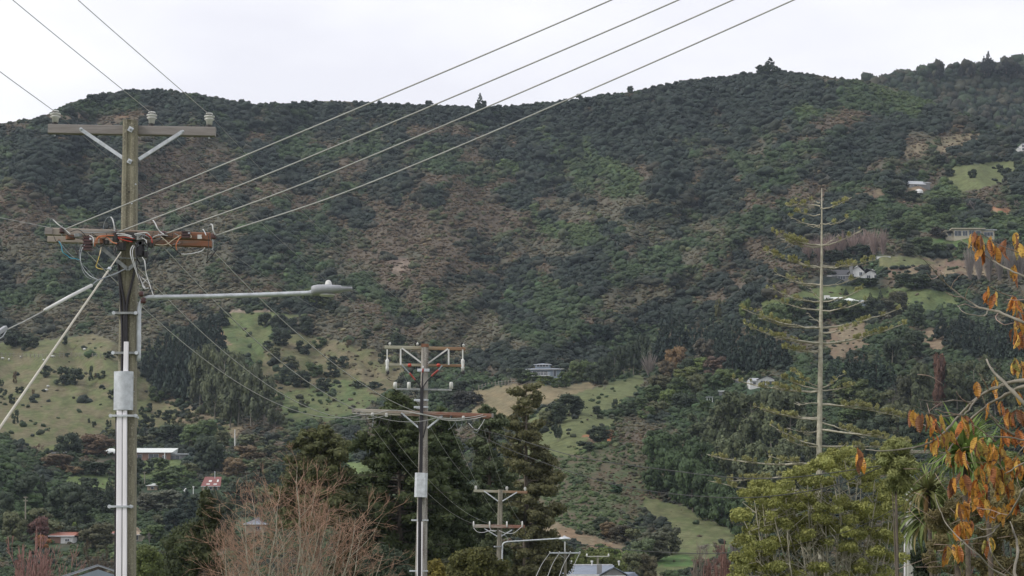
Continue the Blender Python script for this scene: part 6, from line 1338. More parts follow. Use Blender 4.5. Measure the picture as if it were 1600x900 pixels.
def norfolk():
    """a sparse, dying araucaria: bare pole trunk, whorls of long limbs with foliage only along their outer halves"""
    Y = 108.0; k = Y/F; rs = np.random.RandomState(77)
    base = Vector((P(1280, 880, Y).x, Y, -2.6)); o = empty('araucaria_tree', base, 'tall sparse pine with bare grey trunk and long near leafless whorled limbs', 'tree')
    tr = []; pts = [(1280, pyz(-2.9, Y), 11), (1280, 850, 10.5), (1280, 700, 8.6), (1281.5, 600, 7.4), (1283, 480, 5.4), (1284, 400, 3.8), (1284, 340, 2.4), (1284, 294, 1.1)]
    b = MB(); b.tube([P(p[0], p[1], Y) for p in pts], [p[2]*k*.52 for p in pts], 9); b.build('trunk', M['limb'], o, True)
    L = [(318, 1262, 303, 0), (322, 1230, 322, 1), (325, 1326, 311, 1), (335, 1245, 330, .4), (352, 1234, 338, .2), (349, 1322, 343, .1), (354, 1262, 350, .0), (383, 1208, 362, 1.3), (384, 1345, 360, .3), (382, 1235, 372, 1), (386, 1310, 365, .2), (386, 1225, 374, .9),
         (417, 1200, 392, .9), (415, 1368, 406, .9), (418, 1240, 404, .9), (417, 1330, 412, .8), (446, 1212, 426, .25), (446, 1345, 432, .2), (444, 1240, 440, .1), (473, 1200, 448, .15), (470, 1230, 462, .2), (472, 1345, 452, .5), (484, 1212, 468, .1), (486, 1352, 470, .1), (466, 1268, 452, 0),
         (513, 1164, 484, .9), (512, 1404, 482, .35), (512, 1190, 498, .7), (503, 1262, 488, .1), (536, 1160, 506, .8), (537, 1412, 506, .8), (534, 1200, 522, .7), (547, 1222, 542, .9), (549, 1250, 545, .4), (520, 1345, 505, .3),
         (610, 1144, 592, .45), (608, 1222, 588, 1.4), (610, 1334, 600, .5), (606, 1242, 580, 1.5), (607, 1312, 586, .8), (612, 1210, 602, 1.2), (630, 1248, 634, .1), (631, 1412, 652, 1.4), (632, 1370, 640, 1.3), (655, 1178, 634, .6), (652, 1190, 640, .7), (673, 1232, 669, .1), (672, 1420, 692, 1.4), (660, 1350, 685, 1.2), (674, 1262, 682, 0),
         (697, 1206, 664, .7), (698, 1400, 702, .9), (697, 1232, 688, .8), (699, 1345, 706, .6), (722, 1108, 712, .6), (724, 1200, 712, .6), (722, 1370, 716, .6), (745, 1140, 752, .8), (770, 1110, 752, .7), (768, 1180, 770, .6), (795, 1150, 802, .5)]
    CT = []
    for i, (ya, xe, ye, dens) in enumerate(L):
        s = 1 if xe > 1283 else -1; ln = abs(xe-1283); dy = rs.uniform(-1, 1)*ln*k*.55
        n = 9; seg = []; A = P(1281.5, ya, Y); E = P(xe, ye, Y+dy)
        C_ = A.lerp(E, .45) + Vector((0, 0, -(5+ln*.06)*k if ye < ya else (4)*k))
        pp = [A*(1-t)**2 + C_*2*t*(1-t) + E*t*t + Vector((0, 0, rs.normal(0, .02))) for t in np.linspace(0, 1, n+1)]
        r0 = (.8+ln*.009)*k; out = []
        for j in range(n): out.append((*pp[j], *pp[j+1], r0*(1-.75*j/n), r0*(1-.75*(j+1)/n)))
        # side twigs with upturned tufts
        C, rr = [], []; m = int(ln*.34)
        for q in range(m):
            t = rs.uniform(.3, 1.0); p = pp[min(n, int(t*n))].lerp(pp[min(n, int(t*n)+1)], (t*n) % 1)
            side = rs.choice([-1, 1]); tl = rs.uniform(.15, .5)*(1-.3*t)
            e = p + Vector((s*tl*.7, side*tl, tl*rs.uniform(.05, .5))); out.append((*p, *e, .018, .008))
            if rs.uniform() < dens*.62+.05 and t > .38:
                for w in range(rs.randint(2, 5)):
                    f = p.lerp(e, rs.uniform(.3, 1.1)); C.append((f.x, f.y, f.z+rs.uniform(.02, .22))); rr.append(rs.uniform(.04, .085))
        V, Fq = segs_mesh(out, 4); lb = obj('limb', mk('limb', loc_arr(V, base), Fq, M['limb']), o)
        if C:
            V, Fc, v = foliage(C, rr, len(C)*11, .05, rs, core=False, squash=1.1, aspect=3)
            obj('foliage_tuft', mk('foliage_tuft', loc_arr(V, base), Fc, M['leaf_near'], v), lb, (.25, .27, .145))['kind'] = 'stuff'
norfolk()

def leafy_tree():
    Y = 58.0; k = Y/F; rs = np.random.RandomState(21)
    base = Vector((P(1290, 880, Y).x, Y, -.2)); o = empty('leafy_tree', base, 'broad yellow green tree with tangled grey stems at the lower right', 'tree')
    cl = []
    def add(px, py, r): cl.append((px, py, r))
    for px, py, r in ((1298, 715, 16), (1320, 712, 18), (1345, 722, 16), (1368, 735, 15), (1282, 728, 14), (1310, 735, 16), (1256, 735, 12), (1240, 742, 8), (1262, 748, 10), (1340, 745, 18), (1372, 760, 14), (1390, 775, 12), (1285, 752, 16), (1212, 765, 20), (1228, 772, 14), (1190, 762, 16), (1178, 772, 12), (1205, 785, 14), (1240, 788, 14), (1265, 775, 12),
                      (1300, 790, 16), (1325, 785, 14), (1352, 792, 18), (1380, 800, 14), (1400, 790, 10), (1160, 805, 10), (1215, 812, 18), (1245, 815, 18), (1190, 825, 16), (1268, 808, 14), (1330, 812, 16), (1290, 815, 16), (1310, 828, 16), (1345, 830, 14), (1372, 835, 12), (1165, 845, 14), (1180, 862, 18), (1205, 850, 18), (1230, 850, 12), (1260, 840, 12), (1170, 885, 18), (1200, 890, 18), (1155, 870, 10), (1225, 880, 10), (1285, 850, 12), (1330, 855, 12), (1365, 865, 12), (1392, 840, 12), (1395, 870, 12), (1240, 900, 16), (1160, 910, 18), (1350, 885, 12), (1280, 885, 10), (1385, 895, 14), (1310, 900, 12), (1205, 915, 20), (1150, 900, 12)):
        add(px, py, r)
    C, rr, tips = [], [], []
    for px, py, r in cl:
        for q in range(9):
            a, d = rs.uniform(0, 6.28), r*math.sqrt(rs.uniform(0, 1))*1.1
            dy = rs.uniform(-1, 1)*1.9; p = P(px+d*math.cos(a)*1.15, py+d*math.sin(a)*.55, Y+dy)
            C.append(tuple(p)); rr.append(rs.uniform(.11, .22))
        tips.append(P(px, py+r*.4, Y+rs.uniform(-1, 1)*1.3))
    V, Fc, v = foliage(C, rr, 60000, .052, rs, core=False, squash=.65, flat=.9)
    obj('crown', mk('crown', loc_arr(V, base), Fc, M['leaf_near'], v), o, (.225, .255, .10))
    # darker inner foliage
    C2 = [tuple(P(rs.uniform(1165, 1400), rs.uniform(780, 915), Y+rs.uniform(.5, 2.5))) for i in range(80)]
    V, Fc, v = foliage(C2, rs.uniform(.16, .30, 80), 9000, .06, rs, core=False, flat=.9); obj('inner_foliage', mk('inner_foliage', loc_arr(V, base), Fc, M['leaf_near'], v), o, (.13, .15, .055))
    out = []
    for p in tips:                       # stems fan upwards from low forks
        f = Vector((P(1290, 880, Y).x + (p.x-base.x)*.35 + rs.normal(0, .3), Y+rs.uniform(-.8, .8), 2.2+rs.uniform(0, 1.2)))
        m = f.lerp(p, .55) + Vector((rs.normal(0, .15), rs.normal(0, .15), -.15)); pts = cr_spline([base.lerp(f, .35) if rs.uniform() < .4 else f, f.lerp(m, .5)+Vector((rs.normal(0, .1), 0, 0)), m, p], 5)
        for j in range(len(pts)-1):
            t = j/len(pts); out.append((*pts[j], *pts[j+1], .045*(1-t)+.008, .045*(1-t-1/len(pts))+.008))
        for q in range(12):
            t = rs.uniform(.35, 1); a = pts[min(len(pts)-2, int(t*len(pts)))]; e = a+Vector((rs.normal(0, .28), rs.normal(0, .28), rs.uniform(.1, .5))); out.append((*a, *e, .014, .006))
            e2 = e+Vector((rs.normal(0, .16), rs.normal(0, .16), rs.uniform(.05, .25))); out.append((*e, *e2, .008, .004))
    out.append((*(base-Vector((0, 0, .3))), base.x, base.y, 2.2, .22, .14))
    V, Fq = segs_mesh(out, 4); obj('stems', mk('stems', loc_arr(V, base), Fq, M['limb']), o)
leafy_tree()

def willow_clump():
    """bare orange twigged clump with pale stems"""
    Y = 72.0; k = Y/F; rs = np.random.RandomState(9)
    base = Vector((P(450, 880, Y).x, Y, -.6)); o = empty('willow_clump', base, 'spreading leafless willow clump with pale stems and orange brown twigs', 'tree')
    stems = [(352, 830), (372, 800), (385, 770), (392, 755), (405, 790), (420, 760), (440, 745), (462, 735), (478, 745), (492, 752), (505, 765), (515, 775), (530, 790), (555, 795), (570, 805), (362, 860), (545, 840), (470, 780), (440, 800), (398, 830), (600, 848), (500, 810), (345, 875), (425, 840), (480, 840), (528, 828), (340, 845), (380, 845), (455, 860), (510, 860)]
    big, tw = [], []
    for i, (px, py) in enumerate(stems):
        top = P(px, py+14, Y+rs.uniform(-1.6, 1.6)); b0 = P(450+(px-450)*.38+rs.normal(0, 8), 940, Y+rs.uniform(-.6, .6)); b0.z = -.5
        mid = b0.lerp(top, .55)+Vector(((px-450)*k*-.10, 0, .15)); w_ = lambda a: Vector((rs.normal(0, a), rs.normal(0, a), 0)); pts = cr_spline([b0, b0.lerp(mid, .5)+w_(.12), mid+w_(.16), b0.lerp(top, .72)+w_(.14), b0.lerp(top, .88)+w_(.10), top], 4); n = len(pts)-1
        rb = rs.uniform(.020, .040)
        for j in range(n): big.append((*pts[j], *pts[j+1], rb*(1-j/n)**.9+.005, rb*(1-(j+1)/n)**.9+.005))
        for q in range(3):                 # forks
            j0 = rs.randint(n//3, n-3); a = pts[j0]; e = a+Vector((rs.normal(0, .5)+(px-450)*.003, rs.normal(0, .4), rs.uniform(.6, 1.5))); f = cr_spline([a, a.lerp(e, .5)+w_(.12), e], 4); r1 = rb*(1-j0/n)*.6
            for j in range(len(f)-1): big.append((*f[j], *f[j+1], r1*(1-j/len(f))+.005, r1*(1-(j+1)/len(f))+.004))
            L0 = []; grow(rs, f[-1], e-a, rs.uniform(.3, .6), .008, 2, L0, .75, .08, (3, 4), .74, 3, .0034); tw += L0
        for q in range(11):
            t = rs.uniform(.55, 1.0); a = pts[min(n, int(t*n))]; d = Vector((rs.normal(0, .65)+(px-450)*.003, rs.normal(0, .6), rs.uniform(.1, .8)))
            L0 = []; grow(rs, a, d, rs.uniform(.35, .75), .010, 2, L0, .75, .08, (3, 4), .74, 3, .0034); tw += L0
    V, Fq = segs_mesh(big, 5); obj('stems', mk('stems', loc_arr(V, base), Fq, M['limb']), o)
    V, Fq = segs_mesh(tw, 3); obj('twigs', mk('twigs', loc_arr(V, base), Fq, M['twig'], np.repeat(rs.uniform(.1, 1, len(tw)), 3)[:len(Fq)]), o, (.37, .235, .165))
willow_clump()

def big_conifer(label, px, pyt, pyb, wpx, Y, c, seed, name='conifer_tree', dense=1.0, trunkvis=False, rag=.35, leaf=.16, cat='conifer', tipc=None, nl=16000, prof=None, open_=.75):
    """a large conifer built limb by limb"""
    rs = np.random.RandomState(seed); k = Y/F; top = P(px, pyt, Y); bz = -2.5 if Y > 90 else -.6
    base = Vector((P(px, 880, Y).x, Y, bz)); o = empty(name, base, label, cat); H = top.z-bz; C, rr = [], []; out = []
    out.append((*(base-Vector((0, 0, .4))), *top, .30*H/14, .02)); zlo = max(P(px, pyb, Y).z, bz+.4)
    n = int(70*dense)
    for i in range(n):
        t = (i+rs.uniform())/n; z = zlo+(top.z-zlo)*t; rad = wpx*k/2*(prof(t) if prof else (1-t)**.7)*rs.uniform(1-rag, 1.12)
        a = rs.uniform(0, 6.28); d = Vector((math.cos(a), math.sin(a), 0)); s = Vector((base.x+(top.x-base.x)*t, Y, z))
        e = s+d*rad+Vector((0, 0, -.06*rad+rs.uniform(-.1, .25)*rad)); out.append((*s, *e, .055*(1-t)+.02, .012))
        m = max(2, int(rad*3.2*open_))
        for q in range(m):
            u = rs.uniform(.25, 1.0); p = s.lerp(e, u); C.append((p.x+rs.normal(0, .16)*rad*.5, p.y+rs.normal(0, .16)*rad*.5, p.z+rs.normal(0, .10))); rr.append(rs.uniform(.22, .50)*min(1, .45+rad*.3))
    V, Fc, v = foliage(C, rr, nl, leaf, rs, core=True, squash=.72, flat=.8)
    obj('crown', mk('crown', loc_arr(V, base), Fc, M['leaf_near'], v), o, c)
    V, Fq = segs_mesh(out, 5); obj('trunk', mk('trunk', loc_arr(V, base), Fq, M['bark']), o)
pr_cy = lambda t: min(1, 1.35*(1-t)**.5)*(.82+.18*math.sin(t*15)**2)
pr_wide = lambda t: min(1, 1.25*(1-t)**.55)*(.75+.25*math.sin(t*19)**2)
big_conifer('huge dark cypress filling the space left of and behind the middle pole', 625, 612, 905, 200, 118, (.066, .092, .046), 1, 'cypress_tree', 2.6, prof=pr_cy, nl=42000, leaf=.13)
big_conifer('huge dark cypress just right of the middle pole', 690, 640, 905, 165, 124, (.060, .088, .046), 2, 'cypress_tree', 2.6, prof=pr_cy, nl=42000, leaf=.13)
big_conifer('olive brown conifer rising left of the huge dark cypress', 500, 668, 820, 150, 112, (.088, .104, .052), 3, dense=1.8, prof=pr_cy, nl=24000, leaf=.12)
big_conifer('shorter dark conifer between the orange willow and the cypress', 565, 790, 905, 110, 100, (.034, .042, .022), 4, dense=1.0, prof=pr_wide, nl=12000)
big_conifer('tall brown topped redwood right of the middle pole, open branched', 822, 600, 905, 145, 136, (.120, .130, .076), 5, 'redwood_tree', 1.5, rag=.45, open_=.9, nl=26000, leaf=.13, prof=lambda t: (.42+.58*(1-t)) if t < .93 else .35)
big_conifer('grey green open conifer between the cypress and the brown redwood', 765, 636, 905, 120, 130, (.088, .118, .074), 6, dense=1.5, rag=.5, open_=.85, nl=26000, leaf=.13, prof=lambda t: .4+.6*(1-t))
big_conifer('pointed dark conifer at the far left of the farm valley woods', 322, 770, 905, 70, 105, (.052, .066, .032), 7, dense=.8, nl=9000, prof=pr_wide)

def near_bush(label, px, py, wpx, hpx, Y, c, seed, n=9000, leaf=.09, name='garden_tree', cat='tree', cl=50, rr=(.25, .55), core=True):
    rs = np.random.RandomState(seed); k = Y/F; base = P(px, 880, Y); base.z = -2.6 if Y > 95 else -.5; o = empty(name, base, label, cat); C, R_ = [], []
    for i in range(cl):
        a = rs.uniform(0, 6.28); u = math.sqrt(rs.uniform(0, 1)); v = rs.uniform(-1, 1)
        w = math.sqrt(1-min(.98, v*v)); C.append((P(px, py, Y).x+w*u*math.cos(a)*wpx*k/2, Y+w*u*math.sin(a)*wpx*k/2, P(px, py, Y).z+v*hpx*k/2)); R_.append(rs.uniform(*rr))
    V, Fc, vv = foliage(C, R_, n, leaf, rs, core=core, aspect=1.6 if core else 4); obj('crown', mk('crown', loc_arr(V, base), Fc, M['leaf_near'], vv), o, c)
    zt = P(px, py, Y).z; out = [(*(base-Vector((0, 0, .2))), base.x, base.y, zt, .06 if core else .025, .04 if core else .02)]+[(base.x, base.y, base.z+(zt-base.z)*.5, *c_, .03, .008) for c_ in (C[::4] if core else C[:2])]
    V, Fq = segs_mesh(out, 4); obj('trunk', mk('trunk', loc_arr(V, base), Fq, M['bark']), o)
near_bush('olive rounded tree at the foot of the third power pole', 745, 900, 110, 70, 88, (.085, .095, .038), 31, n=12000)
near_bush('dark shrubs between the middle and third poles at the bottom', 705, 912, 70, 60, 92, (.04, .048, .03), 32)
near_bush('blue green tree at the bottom right of the orange willow', 605, 892, 90, 60, 96, (.045, .068, .048), 33)
near_bush('dark olive tree behind the slim grey pole', 845, 880, 80, 80, 150, (.055, .062, .030), 34, rr=(.5, 1.1), leaf=.15)
near_bush('light green leafy tree right of the left pole at the bottom', 232, 888, 44, 50, 170, (.10, .135, .050), 35, rr=(.4, .8), leaf=.14)
near_bush('dense mid green tree between the left pole and the orange willow', 292, 868, 62, 78, 140, (.055, .075, .036), 36, rr=(.5, .9), leaf=.13, n=12000)
near_bush('bright yellow tipped bush right of the middle pole at the bottom', 678, 893, 26, 26, 84, (.17, .16, .05), 37, n=2500, cl=16, rr=(.15, .3))
near_bush('green hedge like trees behind the grey gabled house', 930, 880, 90, 26, 230, (.10, .13, .05), 38, rr=(.5, 1.0), leaf=.2)
near_bush('dark evergreen shrub right of the pale concrete pole', 1442, 880, 30, 40, 66, (.03, .045, .03), 39, n=3500, cl=20, rr=(.15, .3), leaf=.06)

def bare_near(label, px, pyt, wpx, Y, c, seed, r=.03, depth=5, name='bare_tree', spread=.5, barkm='limb', kids=(2, 4), rmin=.011, stems=1):
    rs = np.random.RandomState(seed); base = Vector((P(px, 880, Y).x, Y, -2.6 if Y > 95 else -.6)); o = empty(name, base, label, 'tree'); k = Y/F; H = P(px, pyt, Y).z-base.z
    for s in range(stems):
        out = []; grow(rs, (0, 0, 0), (rs.normal(0, .15*(stems > 1)), 0, 1), .27, r/H, depth, out, spread, .16, kids, .74, 3, rmin/H); S = np.array(out)
        S[:, [2, 5]] /= S[:, [2, 5]].max(); w = np.abs(S[:, [0, 1, 3, 4]]).max()*2; S[:, [0, 1, 3, 4]] *= wpx*k/w/ (H if 0 else 1); S[:, [2, 5]] *= H; S[:, 6:] *= H
        thick = S[:, 6] > r*.33
        if stems > 1: S[:, [0, 3]] += rs.normal(0, .1)
        V, Fq = segs_mesh(S[thick], 5); obj('branch', mk('branch', V, Fq, M[barkm]), o)
        V, Fq = segs_mesh(S[~thick], 3); obj('twigs', mk('twigs', V, Fq, M['twig'], rs.uniform(.1, 1, len(Fq))), o, c)
bare_near('leafless reddish tree with pale trunk at the bottom left corner', 22, 826, 120, 78, (.27, .15, .13), 41, .10, 6, spread=.55)
bare_near('leafless red brown tree second from the bottom left corner', 66, 850, 130, 90, (.24, .14, .12), 42, .06, 6, spread=.6)
bare_near('dark leafless tree above the grey corrugated roof', 150, 838, 90, 120, (.09, .07, .055), 43, .08, 6, spread=.6, barkm='bark')
bare_near('reddish leafless shrub behind the pale concrete pole at right', 1490, 850, 110, 50, (.22, .11, .10), 44, .03, 6, name='bare_shrub', spread=.7, barkm='bark', rmin=.004)
bare_near('leafless reddish tree at lower right of the low grass paddock', 1125, 842, 70, 96, (.21, .12, .10), 45, .04, 6, spread=.6)
bare_near('pale leafless thicket left of the reddish paddock tree', 1095, 845, 60, 105, (.20, .17, .14), 46, .04, 6, spread=.6)
bare_near('brown leafless tree in the bottom left behind its taller neighbour', 40, 862, 150, 70, (.22, .13, .115), 47, .04, 6, spread=.6)

# ------------------------------------------------------------------ cabbage trees: heads of long sword leaves
def blade_mesh(seed, droop, m):
    rs = np.random.RandomState(seed); n = 7; L = 1.0; vs = []; x = z = 0; a = 1.25
    for i in range(n+1):
        t = i/n; w = .046*math.sin(math.pi*min(1, t*.92+.12))**.6*(1-t*.75)+.001
        vs += [(x, -w, z+w*.5), (x, 0, z), (x, w, z+w*.5)]
        a2 = a - droop*t*t*2.2 - .08; x += math.cos(a2-.25)*L/n; z += math.sin(a2-.25)*L/n
    fs = [(3*i+j, 3*i+j+1, 3*i+4+j, 3*i+3+j) for i in range(n) for j in (0, 1)]
    return mk('leaf', vs, np.array(fs), m, rs.uniform(.2, .9, len(fs)))
M['bark_dark'] = mat('dark_fibrous_bark', (.07, .055, .04), .95, scale=12, var=.4)
def cordyline():
    bl = [blade_mesh(i, d, M['leaf_near']) for i, d in enumerate((.1, .35, .6, .9, 1.25))]
    heads = [(1458, 803, 92, 64, (.13, .175, .070), 170, 'cabbage tree head of drooping sword leaves in front of the pale concrete pole', .0), (1505, 705, 84, 34, (.15, .23, .075), 150, 'bright green cabbage tree head behind hanging orange leaves', -.2),
             (1450, 765, 62, 44, (.14, .16, .075), 80, 'olive cabbage tree head just above the drooping one', -.1), (1540, 712, 76, 36, (.12, .19, .07), 80, 'darker cabbage tree head right of the bright green one', -.1), (1495, 868, 30, 30, (.08, .12, .05), 60, 'small dark cabbage tree head low at the lower right', 0)]
    for px, py, r, Y, c, n, lb, sk in heads:
        rs = np.random.RandomState(px); c0 = P(px, py, Y); k = Y/F; o = empty('cabbage_tree', Vector((c0.x, Y, 0)), lb, 'cabbage tree')
        b = MB(); b.tube([Vector((c0.x-.1, Y, -.3)), Vector((c0.x+.05, Y, c0.z*.5)), c0+Vector((0, 0, .05))], [.05, .045, .045], 8); b.build('trunk', M['bark_dark'], o, True)
        for i in range(n):
            t = rs.uniform(0, 1)**.9; az = rs.uniform(0, 6.28); tilt = .15+1.7*t+sk*.3
            me = bl[min(4, max(0, int(rs.normal(1.0+2.6*t, .7))))]
            q = obj('leaf', me, o, tuple(np.array((.30, .27, .15) if (t > .88 and rs.uniform() < .6) else c)*rs.uniform(.75, 1.25)))
            s = r*k*rs.uniform(.78, 1.15); q.scale = (s, s*1.25, s); q.rotation_euler = Matrix.Rotation(az, 3, 'Z').to_euler(); R3 = Matrix.Rotation(az, 3, 'Z') @ Matrix.Rotation(tilt-.35, 3, 'Y'); q.rotation_euler = R3.to_euler(); q.location = c0-o.location+Vector((0, 0, rs.uniform(-.12, .08)))
        # skirt of dead leaves
        for i in range(14 if px == 1458 else 5):
            q = obj('leaf', bl[4], o, (.16, .11, .06)); az = rs.uniform(0, 6.28); R3 = Matrix.Rotation(az, 3, 'Z') @ Matrix.Rotation(2.0, 3, 'Y'); s = r*k*.8; q.scale = (s, s, s); q.rotation_euler = R3.to_euler(); q.location = c0-o.location-Vector((0, 0, .08))
cordyline()
near_bush('soft olive feathery shrub top beside the top of the pale concrete pole', 1402, 728, 62, 72, 40, (.20, .235, .11), 51, n=11000, leaf=.026, cl=48, rr=(.06, .16), core=False)

near_bush('tangled olive brown thicket at the lower right corner behind the autumn leaves', 1560, 850, 230, 170, 41, (.16, .15, .085), 52, n=30000, leaf=.03, cl=170, rr=(.08, .2), core=False)
near_bush('grey green leafy shrub at the right edge above the thicket', 1580, 745, 120, 60, 43, (.12, .15, .07), 53, n=12000, leaf=.035, cl=60, rr=(.08, .2), core=False)
# ------------------------------------------------------------------ the autumn tree reaching in from the right, very near
def autumn_tree():
    Y = 8.5; k = Y/F; rs = np.random.RandomState(4)
    base = Vector((P(1760, 880, Y).x, Y, 0)); base.z = 1.9; o = empty('persimmon_tree', base, 'nearby tree with thin bare branches and hanging orange autumn leaves at the right edge', 'tree')
    b = MB(); b.tube([base-Vector((0, 0, .5)), base+Vector((.02, 0, 1.2)), P(1740, 780, Y), P(1720, 600, Y+.1), P(1735, 420, Y+.1), P(1745, 250, Y)], [.06, .055, .045, .035, .025, .015], 9); b.build('trunk', M['bark_pale'], o, True)
    BR_ = [([(1735, 560), (1640, 520), (1592, 501), (1560, 487), (1530, 480), (1508, 467), (1486, 450), (1466, 431), (1450, 412), (1434, 400)], 2.6, .6), ([(1505, 465), (1490, 462), (1478, 457)], .9, .5), ([(1530, 480), (1520, 480), (1508, 475), (1497, 479)], .8, .4), ([(1543, 484), (1540, 492), (1525, 493), (1505, 487), (1496, 478)], 1.2, .5), ([(1560, 487), (1556, 497), (1570, 507), (1584, 504)], 1.0, .6), ([(1486, 450), (1492, 438), (1503, 428)], .9, .4), ([(1508, 467), (1511, 455), (1520, 442)], .8, .3), ([(1466, 431), (1456, 436), (1448, 427)], .8, .4), ([(1475, 440), (1470, 425), (1476, 428)], .6, .4),
           ([(1738, 470), (1640, 452), (1600, 432), (1570, 418), (1540, 400), (1518, 386), (1500, 375)], 2.0, .6), ([(1585, 465), (1565, 458), (1548, 447)], 1.0, .6), ([(1590, 395), (1560, 382), (1535, 368)], .9, .5), ([(1640, 452), (1600, 468), (1575, 468)], 1.0, .5),
           ([(1725, 640), (1650, 598), (1600, 595), (1575, 599), (1545, 610), (1520, 628), (1500, 648), (1482, 668), (1465, 685), (1440, 696), (1410, 702), (1375, 705), (1352, 702)], 3.6, .7), ([(1720, 660), (1650, 606), (1600, 603), (1572, 617), (1545, 632), (1520, 652), (1503, 668), (1495, 685), (1482, 703), (1468, 718), (1450, 726)], 3.2, .7), ([(1700, 720), (1620, 650), (1583, 612), (1565, 594), (1550, 578), (1541, 562)], 3.8, 1.5), ([(1575, 599), (1560, 606), (1545, 610)], 1.5, 1), ([(1520, 628), (1490, 626), (1465, 628), (1435, 624)], 1.2, .4), ([(1515, 632), (1500, 620), (1494, 612)], 1.0, .5), ([(1500, 648), (1470, 650), (1450, 645), (1430, 634)], 1.4, .5), ([(1545, 612), (1537, 595), (1530, 584)], 1.0, .5), ([(1527, 622), (1510, 645), (1500, 650)], 1.6, .9), ([(1500, 648), (1480, 645), (1462, 640)], 1.0, .5),
           ([(1560, 660), (1545, 645), (1535, 620)], 1.0, .6), ([(1585, 680), (1560, 665), (1548, 650)], 2.0, 1.0), ([(1610, 690), (1575, 683), (1530, 683)], 1.6, .6), ([(1556, 690), (1530, 670), (1518, 662)], 1.0, .6),
           ([(1700, 690), (1605, 760), (1596, 772), (1580, 800), (1562, 820), (1540, 828), (1525, 823), (1518, 814)], 2.4, .6), ([(1560, 822), (1545, 836), (1520, 842), (1500, 845)], 1.3, .6), ([(1700, 860), (1640, 930), (1588, 905), (1590, 860), (1584, 830), (1578, 815)], 4.0, .8), ([(1690, 720), (1612, 720), (1580, 735), (1570, 740)], 1.6, .6), ([(1640, 930), (1560, 895), (1530, 868), (1503, 845), (1480, 820), (1468, 795), (1460, 772)], 1.5, .5), ([(1650, 640), (1608, 690), (1598, 700), (1585, 720)], 2.0, .8), ([(1540, 800), (1552, 810), (1562, 802)], .9, .5), ([(1515, 792), (1536, 795), (1575, 805)], 1.0, .5), ([(1505, 850), (1490, 855), (1482, 853)], .9, .4), ([(1588, 905), (1560, 880), (1548, 860), (1544, 838)], 1.2, .5)]
    for pts, r0, r1 in BR_:
        n = len(pts); q = [(x, y, Y+.25*math.sin(i*.9+x*.01)) for i, (x, y) in enumerate(pts)]; c = cr_spline(PX(q, Y), 4); m = len(c)
        c = [p+Vector((rs.normal(0, .0012), 0, rs.normal(0, .0012))) for p in c]
        b = MB(); b.tube(c, [(r0+(r1-r0)*i/(m-1))*k*(1.25 if i % 4 == 0 else 1)*.95 for i in range(m)], 6); br = b.build('branch', M['bark_pale'] if r0 > 1.1 else M['branch'], o, True)
    # leaves: cupped, pointed, hanging; five shapes share their meshes
    LM = []
    for s in range(6):
        rr_ = np.random.RandomState(60+s); fold = (.25, .5, .75, .35, .6, .9)[s]; n = 8; vs = []; curl = rr_.uniform(-.3, .5)
        for i in range(n+1):
            t = i/n; w = .205*math.sin(math.pi*t**.85)**.8*(1 if t < .98 else .1)+.004; z = -t; y = curl*.3*t*t+.03*math.sin(t*7+s)
            for j in (-1, -.5, 0, .5, 1):
                vs.append((w*j*math.cos(fold*abs(j)), y-abs(j)*w*math.sin(fold)*1.1+.012*rr_.normal(), z))
        fs = [(5*i+j, 5*i+j+1, 5*i+6+j, 5*i+5+j) for i in range(n) for j in range(4)]
        LM.append(mk('leaf', vs, np.array(fs), M['autumn'], np.clip(rr_.uniform(.3, .7, len(fs)), 0, 1), smooth=True))
    COLS = [(.66, .33, .06), (.52, .19, .045), (.70, .46, .10), (.30, .125, .05), (.50, .35, .08), (.22, .10, .045), (.33, .32, .08), (.60, .33, .055)]
    CLU = [(1520, 362, 4), (1532, 368, 5), (1545, 372, 4), (1530, 388, 3), (1556, 386, 3), (1568, 376, 3), (1590, 378, 4), (1590, 362, 2), (1588, 412, 2), (1543, 450, 2), (1553, 456, 2), (1583, 462, 4), (1592, 470, 3), (1592, 492, 4), (1586, 515, 4), (1594, 518, 3), (1588, 424, 2),
           (1584, 562, 5), (1594, 566, 3), (1526, 598, 1), (1552, 592, 2), (1588, 612, 2), (1556, 606, 1), (1426, 642, 4), (1437, 648, 4), (1449, 648, 4), (1460, 652, 4), (1470, 648, 2), (1506, 652, 4), (1512, 655, 2), (1454, 684, 4), (1462, 682, 3), (1476, 678, 4), (1484, 672, 2), (1549, 630, 1), (1563, 629, 2), (1575, 641, 4), (1585, 642, 4), (1595, 640, 4), (1340, 696, 2), (1345, 712, 3), (1481, 704, 3), (1496, 702, 5), (1505, 702, 3), (1525, 686, 5), (1538, 684, 4), (1548, 688, 4), (1566, 668, 5), (1573, 672, 4), (1590, 668, 4), (1598, 672, 3), (1563, 694, 4), (1552, 700, 3), (1575, 715, 3), (1585, 716, 4), (1592, 722, 3),
           (1490, 746, 4), (1500, 740, 4), (1509, 744, 4), (1532, 728, 6), (1545, 724, 5), (1555, 730, 5), (1565, 734, 4), (1575, 732, 3), (1520, 762, 5), (1530, 752, 5), (1540, 756, 4), (1558, 750, 4), (1572, 755, 5), (1580, 752, 3), (1496, 786, 4), (1503, 784, 3), (1530, 780, 3), (1538, 782, 3), (1553, 792, 4), (1563, 794, 4), (1574, 788, 3), (1586, 780, 3), (1498, 816, 5), (1506, 818, 5), (1514, 816, 4), (1540, 842, 2), (1548, 840, 3), (1482, 852, 4), (1492, 852, 4), (1502, 850, 3), (1580, 814, 4), (1590, 816, 4), (1577, 868, 4), (1593, 868, 4), (1455, 724, 1), (1545, 770, 2), (1512, 775, 2)]
    n = 0
